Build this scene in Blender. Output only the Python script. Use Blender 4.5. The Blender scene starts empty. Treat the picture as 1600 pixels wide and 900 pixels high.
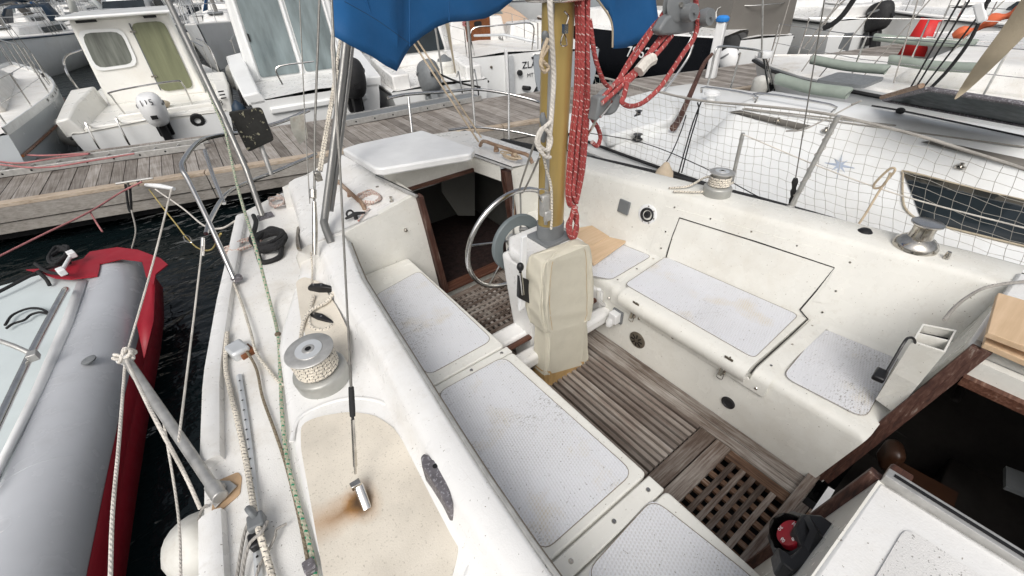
import bpy, bmesh, math, random
from mathutils import Vector, Matrix
R=random.Random(7)
V=Vector
# ---------------------------------------------------------------- camera frame
F=680.;PIT=math.radians(36.268);ROL=math.radians(-2.983);YB=math.radians(35.43);CAM=V((0,0,2.6))
fw=V((math.sin(YB)*math.cos(PIT),math.cos(YB)*math.cos(PIT),-math.sin(PIT)))
_r=V((math.cos(YB),-math.sin(YB),0));_u=_r.cross(fw)
rt=_r*math.cos(ROL)+_u*math.sin(ROL);up=-_r*math.sin(ROL)+_u*math.cos(ROL)
def Q(px,py,z=None,x=None,y=None):
    "survey point: where the sight line through a photo pixel meets a plane of the real place"
    d=fw*F+rt*(px-800)+up*(450-py)
    t=(z-CAM.z)/d.z if z is not None else (x/d.x if x is not None else y/d.y)
    return CAM+d*t
def QP(px,py,p,n):
    d=fw*F+rt*(px-800)+up*(450-py);n=V(n)
    return CAM+d*((V(p)-CAM).dot(n)/d.dot(n))
scene=bpy.context.scene;C=scene.collection
cd=bpy.data.cameras.new('camera');cam=bpy.data.objects.new('camera',cd);C.objects.link(cam)
cam.matrix_world=Matrix(((rt.x,up.x,-fw.x,0),(rt.y,up.y,-fw.y,0),(rt.z,up.z,-fw.z,2.6),(0,0,0,1)))
cd.sensor_width=36;cd.lens=36*F/1600;cd.clip_end=3000;cd.clip_start=.02;scene.camera=cam
# ---------------------------------------------------------------- materials
class NT:
    def __init__(s,name):
        s.m=bpy.data.materials.new(name);s.m.use_nodes=True;s.t=s.m.node_tree;s.n=s.t.nodes;s.b=s.n['Principled BSDF']
        s.tc=s.n.new('ShaderNodeTexCoord').outputs['Object']
    def new(s,k,**kw):
        n=s.n.new(k)
        for a,b in kw.items(): setattr(n,a,b)
        return n
    def lk(s,a,b): s.t.links.new(a,b)
    def map(s,sc=(1,1,1),rot=(0,0,0),src=None,loc=(0,0,0)):
        n=s.new('ShaderNodeMapping');n.inputs['Scale'].default_value=sc;n.inputs['Rotation'].default_value=rot;n.inputs['Location'].default_value=loc
        s.lk(src or s.tc,n.inputs[0]);return n.outputs[0]
    def noise(s,scale,det=5,src=None,rough=.55,dist=0):
        n=s.new('ShaderNodeTexNoise');n.inputs['Scale'].default_value=scale;n.inputs['Detail'].default_value=det
        n.inputs['Roughness'].default_value=rough;n.inputs['Distortion'].default_value=dist
        s.lk(src or s.tc,n.inputs['Vector']);return n.outputs['Fac']
    def rng(s,f,a,b,c=0,d=1):
        n=s.new('ShaderNodeMapRange');s.lk(f,n.inputs[0])
        for i,v in zip((1,2,3,4),(a,b,c,d)): n.inputs[i].default_value=v
        return n.outputs[0]
    def math(s,op,a,b=None,c=None):
        n=s.new('ShaderNodeMath',operation=op)
        for i,v in enumerate((a,b,c)):
            if v is None: continue
            if isinstance(v,(int,float)): n.inputs[i].default_value=v
            else: s.lk(v,n.inputs[i])
        return n.outputs[0]
    def mix(s,f,a,b,mode='MIX'):
        n=s.new('ShaderNodeMix',data_type='RGBA',blend_type=mode)
        for i,v in ((0,f),(6,a),(7,b)):
            if isinstance(v,(int,float)): n.inputs[i].default_value=v
            elif isinstance(v,tuple): n.inputs[i].default_value=(*v[:3],1)
            else: s.lk(v,n.inputs[i])
        return n.outputs[2]
    def ramp(s,f,stops):
        n=s.new('ShaderNodeValToRGB');s.lk(f,n.inputs[0]);e=n.color_ramp.elements
        while len(e)<len(stops): e.new(.5)
        for k,(p,c) in zip(e,stops): k.position=p;k.color=(*c,1)
        return n.outputs[0]
    def gray(s,f):
        n=s.new('ShaderNodeCombineColor')
        for i in range(3): s.lk(f,n.inputs[i])
        return n.outputs[0]
    def col(s,c):
        if isinstance(c,tuple): s.b.inputs['Base Color'].default_value=(*c,1)
        else: s.lk(c,s.b.inputs['Base Color'])
    def bump(s,h,st,dist=.01,prev=None):
        n=s.new('ShaderNodeBump');n.inputs['Strength'].default_value=st;n.inputs['Distance'].default_value=dist
        s.lk(h,n.inputs['Height'])
        if prev: s.lk(prev,n.inputs['Normal'])
        s.lk(n.outputs[0],s.b.inputs['Normal']);return n.outputs[0]
    def attr(s,name):
        n=s.new('ShaderNodeAttribute');n.attribute_name=name;return n.outputs['Fac']
def M(name,col,rough=.5,metal=0,var=.12,vs=3,bump=.15,bs=60,dirt=None,specks=None,board=0,tr=0,st=(1,1,1),ior=1.45,alpha=1,scuff=0):
    m=NT(name);src=m.map(st);c=col
    f=m.rng(m.noise(vs,6,src),.3,.7,1-var,1+var)
    c=m.mix(1.,col,m.gray(f),'MULTIPLY')
    if board: c=m.mix(1.,c,m.gray(m.rng(m.attr('var'),0,1,1-board,1+board)),'MULTIPLY')
    if dirt:
        dc,amt,ds=dirt; c=m.mix(m.rng(m.noise(ds,8,src,.7),.5,.75,0,amt),c,dc)
    if specks:
        sc,th,ss=specks; c=m.mix(m.rng(m.noise(ss,3,src,.6),th,th+.04,0,.85),c,sc)
    if scuff:
        l=m.noise(1,6,m.map((4,60,12),(0,0,.5)),.75,.6);l2=m.noise(1,6,m.map((70,5,12),(0,0,.2)),.75,.6);k=m.math('MULTIPLY',m.math('MAXIMUM',m.rng(l,.62,.70,0,1),m.rng(l2,.63,.71,0,1)),m.rng(m.noise(2.1,4,m.map(loc=(5,1,2))),.42,.62,0,.38))
        c=m.mix(k,c,(.40,.365,.31))
        c=m.mix(m.math('MULTIPLY',m.rng(m.noise(22,6,m.map(loc=(2,9,4)),.75),.55,.72,0,.30),m.rng(m.noise(1.3,3,m.map(loc=(8,3,1))),.45,.6,0,1)),c,(.46,.41,.33))
    m.col(c)
    m.lk(m.rng(m.noise(vs*3,4,src),.3,.7,max(.02,rough*.8),min(1,rough*1.2)),m.b.inputs['Roughness'])
    m.b.inputs['Metallic'].default_value=metal;m.b.inputs['IOR'].default_value=ior
    if tr: m.b.inputs['Transmission Weight'].default_value=tr
    if alpha<1: m.b.inputs['Alpha'].default_value=alpha
    if bump: m.bump(m.noise(bs,4,src),bump,.003)
    return m.m
def wood(name,axis,stops,sc=18,rough=.75,board=.18,bump=.5,cross=6):
    m=NT(name);s=[sc*cross,sc*cross,sc*cross];s[axis]=sc*.35
    a=m.noise(1,8,m.map(tuple(s)),.65,.3);b=m.noise(4.5,5);f=m.math('ADD',m.math('MULTIPLY',a,.65),m.math('MULTIPLY',b,.35))
    f=m.math('ADD',f,m.rng(m.attr('var'),0,1,-.05,.05));c=m.ramp(f,stops)
    c=m.mix(1.,c,m.gray(m.rng(m.attr('var'),0,1,1-board,1+board)),'MULTIPLY')
    m.col(c);m.b.inputs['Roughness'].default_value=rough;m.bump(a,bump,.002);return m.m
def rope_mat(name,c1,c2=None,freq=40,frac=.25,tw=60,rough=.85):
    m=NT(name);uv=m.new('ShaderNodeUVMap').outputs[0];sp=m.new('ShaderNodeSeparateXYZ');m.lk(uv,sp.inputs[0])
    u,v=sp.outputs[0],sp.outputs[1]
    c=m.mix(1.,c1,m.gray(m.rng(m.noise(9,5),.3,.7,.75,1.2)),'MULTIPLY')
    if c2:
        a=m.math('FRACT',m.math('ADD',m.math('MULTIPLY',v,freq),u));b=m.math('FRACT',m.math('SUBTRACT',m.math('MULTIPLY',v,freq*.5),m.math('MULTIPLY',u,2.)))
        k=m.math('MULTIPLY',m.math('LESS_THAN',a,frac),m.math('LESS_THAN',b,.55));c=m.mix(k,c,c2)
    m.col(c);m.b.inputs['Roughness'].default_value=rough
    h=m.math('SINE',m.math('ADD',m.math('MULTIPLY',v,tw*6.2832),m.math('MULTIPLY',u,6.2832*3)));m.bump(h,.5,.0015);return m.m
MT={}
G=(.42,.40,.36)
MT['gel']=M('cream_gelcoat',(.75,.74,.685),.26,var=.07,dirt=((.52,.475,.39),.42,2.6),specks=((.22,.18,.13),.685,95),bump=.12,bs=14,scuff=1)
MT['gelw']=M('white_gelcoat',(.80,.795,.775),.30,scuff=1,var=.06,dirt=((.52,.47,.38),.42,1.9),specks=((.2,.17,.13),.68,90),bump=.25,bs=150)
MT['deckw']=M('worn_deck_paint',(.785,.775,.745),scuff=1,rough=.5,var=.08,dirt=((.50,.44,.34),.6,2.8),specks=((.16,.14,.11),.655,110),bump=.4,bs=240)
MT['hullw']=M('white_hull',(.80,.81,.80),.22,var=.05,vs=.9,dirt=((.52,.49,.42),.3,1.1),bump=.03,bs=6)
MT['hullc']=M('cream_hull',(.79,.78,.735),.3,var=.05,vs=.9,dirt=((.5,.44,.32),.3,1.3),bump=.03,bs=6)
MT['hullg']=M('grey_hull',(.38,.41,.44),.25,var=.06,vs=.8,bump=.03,bs=6,dirt=((.2,.2,.2),.25,1.4))
MT['hulllg']=M('pale_grey_hull',(.52,.56,.58),.25,var=.05,vs=.8,bump=.03,bs=6,dirt=((.35,.33,.3),.3,1.4))
MT['hullb']=M('black_hull',(.012,.013,.016),.12,var=.3,vs=.8,bump=.02,bs=6)
MT['hullmint']=M('pale_mint_hull',(.50,.60,.58),.3,var=.05,vs=.8,bump=.03,bs=6,dirt=((.3,.33,.3),.3,1.4))
MT['alu']=M('dull_aluminium',(.50,.495,.475),.46,.6,var=.15,vs=25,bump=.1,bs=150,dirt=((.25,.24,.22),.4,9))
MT['alup']=M('pale_aluminium',(.66,.68,.69),.45,.45,var=.08,vs=12,bump=.05)
MT['steel']=M('polished_steel',(.68,.67,.65),.16,1,var=.08,vs=20,bump=.02,dirt=((.3,.24,.17),.3,12))
MT['chrome']=M('tarnished_chrome',(.63,.60,.55),.18,1,var=.22,vs=30,bump=.06,dirt=((.3,.25,.17),.6,14))
MT['greyplast']=M('grey_plastic',(.17,.18,.185),.5,var=.1,vs=12)
MT['wplast']=M('white_plastic',(.78,.785,.78),.35,var=.05,vs=10)
MT['winchbase']=M('grey_anodised',(.40,.40,.375),.42,.35,var=.08,vs=14,dirt=((.25,.24,.2),.4,11))
MT['black']=M('black_plastic',(.012,.012,.013),.4,var=.2,vs=20)
MT['rubber']=M('black_rubber',(.02,.02,.021),.7,var=.2,vs=20,bump=.3)
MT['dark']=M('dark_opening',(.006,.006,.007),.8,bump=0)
MT['groove']=M('dark_groove',(.03,.028,.025),.8,bump=0)
MT['caulk']=M('dirty_seam',(.22,.19,.15),.8,bump=.2)
MT['mastgold']=M('gold_anodised_mast',(.46,.33,.115),.42,.35,var=.16,vs=4,bump=.06,bs=120,dirt=((.28,.23,.15),.6,6),st=(1,1,.2))
MT['canvas']=M('beige_canvas',(.615,.58,.475),.95,var=.1,vs=5,bump=.6,bs=420,dirt=((.44,.42,.34),.6,5))
MT['hem']=M('ochre_hem',(.45,.29,.12),.9,var=.2,vs=14,bump=.4,bs=200)
MT['blue']=M('blue_canvas',(.008,.085,.235),.82,var=.16,vs=2.5,bump=.35,bs=260)
MT['bluebright']=M('bright_blue_canvas',(.01,.16,.55),.8,var=.1,vs=2.5)
MT['tan']=M('tan_tarpaulin',(.57,.42,.31),.85,var=.06,vs=1.5,bump=.3,bs=4)
MT['greycanvas']=M('grey_canvas',(.155,.145,.13),.9,var=.08,vs=1.3,bump=.4,bs=3)
MT['whitecanvas']=M('white_canvas',(.70,.72,.70),.85,var=.06,vs=1.3,bump=.4,bs=3)
MT['bandage']=M('beige_strap',(.48,.41,.30),.9,var=.1,vs=9,bump=.3,bs=160)
MT['clearplastic']=M('scratched_clear_panel',(.34,.40,.41),.2,var=.35,vs=4,bump=.2,bs=6)
MT['screen']=M('grey_screen_pane',(.06,.072,.074),.4,var=.4,vs=6,bump=0,ior=1.25)
MT['glass']=M('dark_window',(.018,.024,.028),.06,var=.4,vs=2,bump=0)
MT['curtain']=M('curtained_window',(.155,.165,.145),.12,var=.35,vs=14,bump=0,st=(1,1,.06))
MT['curtaing']=M('green_curtained_door',(.18,.19,.115),.2,var=.2,vs=11,bump=0,st=(1,1,.05))
MT['glassg']=M('misty_glass_door',(.20,.24,.245),.07,var=.35,vs=5,bump=0,st=(1,1,.2))
MT['red']=M('red_pvc',(.30,.010,.022),.5,var=.12,vs=3,bump=.15,bs=30)
MT['redb']=M('red_plastic',(.65,.03,.03),.45)
MT['orange']=M('orange_cloth',(.70,.16,.07),.8,bump=.4,bs=30)
MT['yellow']=M('yellow_float',(.72,.55,.02),.5)
MT['bluep']=M('blue_plastic',(.03,.22,.62),.4)
MT['ribtube']=M('grey_inflatable_tube',(.50,.515,.54),.26,var=.07,vs=2,bump=.06,bs=20,dirt=((.25,.25,.25),.3,3),specks=((.62,.62,.62),.70,60))
MT['ply']=wood('raw_plywood',0,[(.3,(.52,.36,.21)),(.55,(.66,.48,.31)),(.8,(.72,.56,.39))],6,.7,.1,.15)
MT['teaky']=wood('weathered_teak_long',1,[(.34,(.05,.034,.027)),(.42,(.125,.092,.072)),(.50,(.21,.18,.155)),(.66,(.36,.335,.305))],board=.32,bump=.9)
MT['teakx']=wood('weathered_teak_cross',0,[(.34,(.05,.032,.023)),(.45,(.12,.083,.062)),(.54,(.20,.165,.14)),(.7,(.36,.33,.29))],board=.3,bump=.9)
MT['teakred']=wood('brown_teak_patchy',1,[(.36,(.05,.024,.014)),(.47,(.125,.065,.035)),(.56,(.18,.11,.07)),(.72,(.40,.35,.30))],14,bump=.9)
MT['teakslat']=wood('weathered_teak_slat',1,[(.3,(.11,.075,.057)),(.46,(.195,.155,.13)),(.56,(.25,.215,.185)),(.74,(.36,.33,.30))],12,.8,.28,.7,cross=4)
MT['mahog']=wood('flaking_mahogany',2,[(.35,(.018,.009,.007)),(.48,(.06,.022,.014)),(.57,(.10,.05,.035)),(.68,(.32,.27,.23))],16,.6,bump=.9)
MT['mahogx']=wood('flaking_mahogany_cross',0,[(.35,(.04,.014,.009)),(.5,(.09,.035,.02)),(.6,(.15,.07,.045)),(.72,(.34,.27,.22))],16,.55)
MT['oak']=wood('bleached_handrail_wood',1,[(.35,(.16,.09,.05)),(.5,(.27,.18,.12)),(.66,(.42,.34,.27))],14)
MT['dock']=wood('grey_dock_plank',1,[(.34,(.12,.10,.083)),(.46,(.20,.176,.153)),(.56,(.28,.255,.23)),(.72,(.39,.365,.34))],5,.85,.2,.6,cross=11)
MT['dockbeam']=wood('pale_dock_beam',0,[(.34,(.26,.20,.14)),(.5,(.42,.34,.26)),(.68,(.53,.45,.37))],5,.8,.08,.4,cross=11)
MT['dockside']=wood('grey_dock_beam',0,[(.34,(.17,.155,.135)),(.5,(.27,.25,.225)),(.68,(.36,.34,.31))],5,.8,.08,.4,cross=11)
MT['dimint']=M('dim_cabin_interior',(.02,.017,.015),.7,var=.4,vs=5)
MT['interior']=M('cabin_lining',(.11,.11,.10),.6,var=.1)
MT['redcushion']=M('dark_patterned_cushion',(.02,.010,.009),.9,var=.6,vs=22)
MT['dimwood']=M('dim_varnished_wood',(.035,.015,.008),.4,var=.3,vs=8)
MT['brownwood']=M('varnished_wood',(.16,.055,.018),.3,var=.25,vs=8)
MT['fender']=M('dirty_white_fender',(.68,.67,.62),.4,var=.1,vs=6,dirt=((.4,.34,.26),.5,7))
MT['buff']=M('buff_buoy',(.52,.43,.32),.8,var=.14,vs=12,bump=.7,bs=40)
MT['navy']=M('navy_fender',(.012,.03,.055),.5)
MT['lead']=M('corroded_metal',(.15,.14,.15),.6,.3,var=.3,vs=40,bump=.8,bs=90,specks=((.34,.33,.35),.56,90))
MT['bronze']=M('dull_bronze',(.19,.165,.13),.4,.6,var=.2,vs=25)
MT['sticker']=M('pale_blue_decal',(.42,.48,.58),.4)
MT['letter']=M('black_lettering',(.02,.02,.025),.5,bump=0)
MT['letterw']=M('white_lettering',(.8,.8,.8),.5,bump=0)
MT['mastgrey']=M('grey_mast',(.30,.295,.28),.42,.7,var=.1,vs=5)
MT['cord']=rope_mat('white_cord',(.66,.62,.56));MT['greyrope']=rope_mat('grey_rope',(.36,.34,.31))
MT['rfleck']=rope_mat('white_rope_dark_fleck',(.66,.61,.52),(.04,.04,.05),70,.18)
MT['rgreen']=rope_mat('pale_rope_green_fleck',(.42,.41,.31),(.02,.22,.12),45,.35)
MT['rbrown']=rope_mat('brown_rope',(.24,.20,.14),(.12,.09,.06),60,.4)
MT['rred']=rope_mat('red_rope_white_fleck',(.35,.062,.058),(.56,.40,.37),34,.13)
MT['rpink']=rope_mat('pale_rope_pink_fleck',(.60,.53,.47),(.42,.14,.12),60,.3)
MT['rblack']=rope_mat('black_rope',(.014,.014,.015));MT['rtan']=rope_mat('tan_rope',(.52,.42,.30));MT['rrose']=rope_mat('faded_red_rope',(.40,.16,.16))
MT['ryel']=rope_mat('yellow_rope',(.42,.33,.12));MT['wire']=M('wire_rope',(.21,.205,.19),.5,.5,var=.2,vs=60,bump=.2,bs=300)
MT['netm']=M('net_twine',(.42,.40,.36),.9,bump=0)
def nonslip(name,wear,base=(.705,.712,.735)):
    m=NT(name);a=m.map((1,1,1),(0,0,math.radians(42)));sp=m.new('ShaderNodeSeparateXYZ');m.lk(a,sp.inputs[0])
    f=500.;g=m.math('MULTIPLY',m.math('SINE',m.math('MULTIPLY',sp.outputs[0],f)),m.math('SINE',m.math('MULTIPLY',sp.outputs[1],f*.62)))
    n=m.noise(3.2,6);big=m.noise(1.9,4,m.map((1,1,1),loc=(3,1,0)))
    pat=m.math('MULTIPLY',m.math('LESS_THAN',g,-.3),m.rng(n,.36,.60,.12,.85))
    c=m.mix(m.rng(n,.35,.7,0,.35),base,(.62,.625,.64));c=m.mix(m.math('MULTIPLY',pat,.42),c,(.42,.40,.37))
    c=m.mix(m.math('MULTIPLY',m.rng(m.noise(5,7,m.map(loc=(7,2,0))),.56,.70,0,1),m.rng(g,-1,.4,.9,.2)),c,(.58,.50,.36))
    sp2=m.noise(70,3,m.map((.8,2.3,1),(0,0,.7)),.7);k0=m.math('GREATER_THAN',m.noise(120,2,m.map(loc=(1,4,2))),.69);c=m.mix(m.math('MULTIPLY',k0,.7),c,(.24,.22,.19));k=m.math('MULTIPLY',m.math('GREATER_THAN',sp2,.585),m.rng(big,.58-wear,.70-wear*.8,0,1))
    c=m.mix(m.math('MULTIPLY',k,.85),c,(.16,.14,.12));m.col(c);m.b.inputs['Roughness'].default_value=.55
    m.bump(g,.55,.0012);return m.m
MT['ns']=nonslip('nonslip_pad',.05);MT['nsw']=nonslip('nonslip_pad_peeling',.11)
MT['nsr']=nonslip('nonslip_pad_right',.05,(.69,.70,.73))
MT['nsroof']=M('worn_roof_pad',(.68,.67,.65),.7,var=.1,vs=5,bump=.5,bs=260,specks=((.2,.19,.17),.63,130))
def beige():
    m=NT('beige_nonslip_rust');c=m.mix(1.,(.68,.625,.53),m.gray(m.rng(m.noise(5,7),.3,.7,.86,1.14)),'MULTIPLY')
    c=m.mix(m.rng(m.noise(150,3),.6,.68,0,.5),c,(.33,.29,.22));c=m.mix(m.rng(m.noise(2.5,5),.5,.7,0,.5),c,(.70,.66,.58))
    p=RUST;sp=m.new('ShaderNodeSeparateXYZ');m.lk(m.map(loc=(-p.x,-p.y,0),rot=(0,0,0)),sp.inputs[0]);x,y=sp.outputs[0],sp.outputs[1]
    n=m.math('MULTIPLY',m.math('SUBTRACT',m.noise(14,5),.5),.05)
    # rotated stain axis: runs outboard (-x) and slightly forward
    ax=m.math('ADD',m.math('MULTIPLY',x,-.97),m.math('MULTIPLY',y,.12));ay=m.math('ADD',m.math('MULTIPLY',x,.12),m.math('MULTIPLY',y,.97))
    w=m.rng(ax,0,.16,.045,.085);d=m.math('DIVIDE',m.math('ABSOLUTE',m.math('ADD',ay,n)),w)
    s1=m.math('MULTIPLY',m.rng(d,0,1,1,0),m.math('MULTIPLY',m.rng(ax,-.03,.01,0,1),m.rng(ax,.02,.24,1,.15)))
    r=m.math('SQRT',m.math('ADD',m.math('MULTIPLY',x,x),m.math('MULTIPLY',m.math('MULTIPLY',y,y),.5)));s2=m.rng(m.math('ADD',r,n),.02,.062,1,0)
    c=m.mix(m.math('MINIMUM',m.math('ADD',m.math('MULTIPLY',s1,.9),m.math('MULTIPLY',s2,.5)),1.),c,(.40,.20,.06))
    core=m.math('MULTIPLY',m.rng(d,0,.45,1,0),m.math('MULTIPLY',m.rng(ax,-.02,.01,0,1),m.rng(ax,.0,.12,.9,0)));c=m.mix(m.math('MULTIPLY',core,.75),c,(.09,.05,.025))
    c=m.mix(m.rng(m.math('ADD',r,n),.012,.04,.9,0),c,(.07,.04,.02))
    m.col(c);m.b.inputs['Roughness'].default_value=.8;m.bump(m.noise(260,3),.35,.002);return m.m
RUST=Q(567,785,z=1.335);MT['beige']=beige()
def water():
    m=NT('dark_harbour_water');m.col((.004,.008,.009));m.b.inputs['Roughness'].default_value=.06;m.b.inputs['IOR'].default_value=1.33
    a=m.noise(1.8,2,m.map((1,1.5,1),(0,0,.5)),.5,1.2);b=m.noise(9,2,m.map((1,1.6,1)),.5,.6);h=m.math('ADD',a,m.math('MULTIPLY',b,.18));m.bump(h,.7,.09);return m.m
MT['water']=water()
# ---------------------------------------------------------------- mesh builder
def ortho(d):
    d=d.normalized();a=V((0,0,1)) if abs(d.z)<.9 else V((1,0,0));u=d.cross(a).normalized();return u,d.cross(u).normalized()
def cr(pts,k=6,closed=False):
    P=[V(p) for p in pts];n=len(P)
    if n<3: return P
    out=[];rg=range(n if closed else n-1)
    for i in rg:
        p0=P[(i-1)%n] if closed or i>0 else P[0]*2-P[1];p1=P[i];p2=P[(i+1)%n];p3=P[(i+2)%n] if closed or i<n-2 else P[-1]*2-P[-2]
        for j in range(k):
            t=j/k;out.append(.5*((2*p1)+(p2-p0)*t+(2*p0-5*p1+4*p2-p3)*t*t+(3*p1-p0-3*p2+p3)*t**3))
    if not closed: out.append(P[-1])
    return out
class MB:
    def __init__(s): s.b=bmesh.new();s.uv=s.b.loops.layers.uv.new('UVMap');s.f=s.b.faces.layers.float.new('var');s.v=.5
    def face(s,vs,uv=None):
        try: f=s.b.faces.new(vs)
        except ValueError: return None
        f[s.f]=s.v
        if uv:
            for l,c in zip(f.loops,uv): l[s.uv].uv=c
        return f
    def box(s,c,sz,rot=None,tap=1):
        c=V(c);hx,hy,hz=[a/2 for a in sz];rot=rot or Matrix.Identity(3);vs=[]
        for z in(-1,1):
            k=tap if z>0 else 1
            for x,y in((-1,-1),(1,-1),(1,1),(-1,1)): vs.append(s.b.verts.new(c+rot@V((x*hx*k,y*hy*k,z*hz))))
        for q in((3,2,1,0),(4,5,6,7),(0,1,5,4),(1,2,6,5),(2,3,7,6),(3,0,4,7)): s.face([vs[i] for i in q])
        return s
    def bb(s,a,b): # box by two corners
        a,b=V(a),V(b);return s.box((a+b)/2,[abs(q) for q in(b-a)])
    def prism(s,pts,vec):
        vec=V(vec);A=[s.b.verts.new(V(p)) for p in pts];B=[s.b.verts.new(V(p)+vec) for p in pts];n=len(A)
        s.face(A[::-1]);s.face(B)
        for i in range(n): s.face([A[i],A[(i+1)%n],B[(i+1)%n],B[i]])
        return s
    def tube(s,pts,r,n=8,k=6,closed=False,cap=True,flat=1.):
        P=cr(pts,k,closed) if k>1 else [V(p) for p in pts]
        L=0;rings=[];d0=(P[1]-P[0]);u,w=ortho(d0);m=len(P);vs=[]
        for i,p in enumerate(P):
            d=(P[(i+1)%m]-P[i-1]) if closed else (P[min(i+1,m-1)]-P[max(i-1,0)])
            if d.length<1e-9: d=d0
            d.normalize();u=(u-d*u.dot(d))
            if u.length<1e-6: u,_=ortho(d)
            u.normalize();w=d.cross(u)
            if i: L+=(P[i]-P[i-1]).length
            rr=r(i/(m-1)) if callable(r) else r
            rings.append([s.b.verts.new(p+(u*math.cos(2*math.pi*j/n)+w*math.sin(2*math.pi*j/n)*flat)*rr) for j in range(n)]);vs.append(L)
        q=range(m if closed else m-1)
        for i in q:
            a,b=rings[i],rings[(i+1)%m];v0=vs[i];v1=vs[i+1] if i+1<m else L+(P[0]-P[-1]).length
            for j in range(n):
                u0,u1=j/n,(j+1)/n;s.face([a[j],a[(j+1)%n],b[(j+1)%n],b[j]],[(u0,v0),(u1,v0),(u1,v1),(u0,v1)])
        if cap and not closed: s.face(rings[0][::-1]);s.face(rings[-1])
        return s
    def lathe(s,prof,o=(0,0,0),ax=(0,0,1),n=28,sx=1.):
        o=V(o);ax=V(ax).normalized();u,w=ortho(ax);rings=[]
        for r,z in prof:
            if r<1e-5: rings.append([s.b.verts.new(o+ax*z)])
            else: rings.append([s.b.verts.new(o+ax*z+(u*math.cos(2*math.pi*j/n)*sx+w*math.sin(2*math.pi*j/n))*r) for j in range(n)])
        for a,b in zip(rings,rings[1:]):
            for j in range(n):
                k=(j+1)%n
                if len(a)==1 and len(b)==1: continue
                if len(a)==1: s.face([a[0],b[k],b[j]])
                elif len(b)==1: s.face([a[j],a[k],b[0]])
                else: s.face([a[j],a[k],b[k],b[j]])
        return s
    def loft(s,rows,closed=False,cap=False):
        g=[[s.b.verts.new(V(p)) for p in r] for r in rows];n=len(g[0])
        for i,(a,b) in enumerate(zip(g,g[1:])):
            for j in range(n if closed else n-1):
                k=(j+1)%n;s.face([a[j],a[k],b[k],b[j]],[(j/n,i),( (j+1)/n,i),((j+1)/n,i+1),(j/n,i+1)])
        if cap: s.face(g[0][::-1]);s.face(g[-1])
        return s
    def sphere(s,c,r,sc=(1,1,1),n=14):
        c=V(c);rows=[]
        pr=[(math.sin(math.pi*i/8)*r,-math.cos(math.pi*i/8)*r) for i in range(9)]
        nb=len(s.b.verts);s.lathe(pr,(0,0,0),n=n)
        s.b.verts.ensure_lookup_table()
        for v in list(s.b.verts)[nb:]: v.co=V((v.co.x*sc[0],v.co.y*sc[1],v.co.z*sc[2]))+c
        return s
    def xf(s,M4):
        for v in s.b.verts: v.co=M4@v.co
        return s
    def build(s,name,mat,parent=None,bev=0,smooth=True,solid=0,sub=0,disp=0,label=None,ang=40):
        bmesh.ops.recalc_face_normals(s.b,faces=s.b.faces)
        me=bpy.data.meshes.new(name);s.b.to_mesh(me);s.b.free()
        me.materials.append(MT[mat] if isinstance(mat,str) else mat)
        o=bpy.data.objects.new(name,me);C.objects.link(o)
        if smooth:
            for p in me.polygons: p.use_smooth=True
            try: me.set_sharp_from_angle(angle=math.radians(ang))
            except Exception: pass
        if parent is not None:
            o.parent=parent
            if parent.get('_root') is not None: o.location=-V(parent['_root'])
        if solid: m=o.modifiers.new('s','SOLIDIFY');m.thickness=solid;m.offset=-1
        if sub: m=o.modifiers.new('s','SUBSURF');m.levels=m.render_levels=sub
        if bev: m=o.modifiers.new('b','BEVEL');m.width=bev;m.segments=2;m.limit_method='ANGLE';m.angle_limit=math.radians(35)
        if label: o['label']=label
        return o
def build_each(mb,name,mat,parent=None,**k):
    "every loose piece becomes an object of its own"
    b=mb.b;b.verts.index_update();b.verts.ensure_lookup_table();seen=set();res=[];isl=[]
    for v in b.verts:
        if v.index in seen: continue
        st=[v];seen.add(v.index);cur=[]
        while st:
            q=st.pop();cur.append(q)
            for e in q.link_edges:
                o=e.other_vert(q)
                if o.index not in seen: seen.add(o.index);st.append(o)
        isl.append({q.index for q in cur})
    for ids in isl:
        m=MB();mp_={}
        for f in b.faces:
            if f.verts[0].index in ids:
                vs=[]
                for q in f.verts:
                    if q.index not in mp_: mp_[q.index]=m.b.verts.new(q.co)
                    vs.append(mp_[q.index])
                m.v=f[mb.f];m.face(vs,[tuple(l[mb.uv].uv) for l in f.loops])
        res.append(m.build(name,mat,parent,**k))
    b.free();return res
def tag(o,label,cat,group=None,kind=None):
    o['label']=label;o['category']=cat
    if group:o['group']=group
    if kind:o['kind']=kind
    return o
def struct(o): o['kind']='structure';return o
def root(name,loc,label,cat,group=None,world=True,rz=0):
    o=bpy.data.objects.new(name,None);C.objects.link(o);o.location=loc;o.rotation_euler=(0,0,rz);o.empty_display_size=.1
    if world:o['_root']=tuple(loc)
    return tag(o,label,cat,group)
def rpoly(P,r,n=5):
    "round the corners of a 3d polygon"
    P=[V(p) for p in P];out=[];m=len(P)
    for i in range(m):
        p=P[i];a=(P[i-1]-p);b=(P[(i+1)%m]-p);ra=min(r,a.length*.45);rb=min(r,b.length*.45);A=p+a.normalized()*ra;B=p+b.normalized()*rb
        for j in range(n+1):
            t=j/n;out.append((1-t)**2*A+2*t*(1-t)*p+t*t*B)
    return out
def text(s,size,M4,mat,name='lettering',parent=None,ext=.002):
    cu=bpy.data.curves.new('t','FONT');cu.body=s;cu.size=size;cu.extrude=ext;cu.resolution_u=3
    t=bpy.data.objects.new('t',cu);C.objects.link(t);bpy.context.view_layer.update()
    me=bpy.data.meshes.new_from_object(t.evaluated_get(bpy.context.evaluated_depsgraph_get()));bpy.data.objects.remove(t);me.transform(M4)
    me.materials.clear();me.materials.append(MT[mat]);o=bpy.data.objects.new(name,me);C.objects.link(o)
    if parent is not None:
        o.parent=parent
        if parent.get('_root') is not None:o.location=-V(parent['_root'])
    return o
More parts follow.
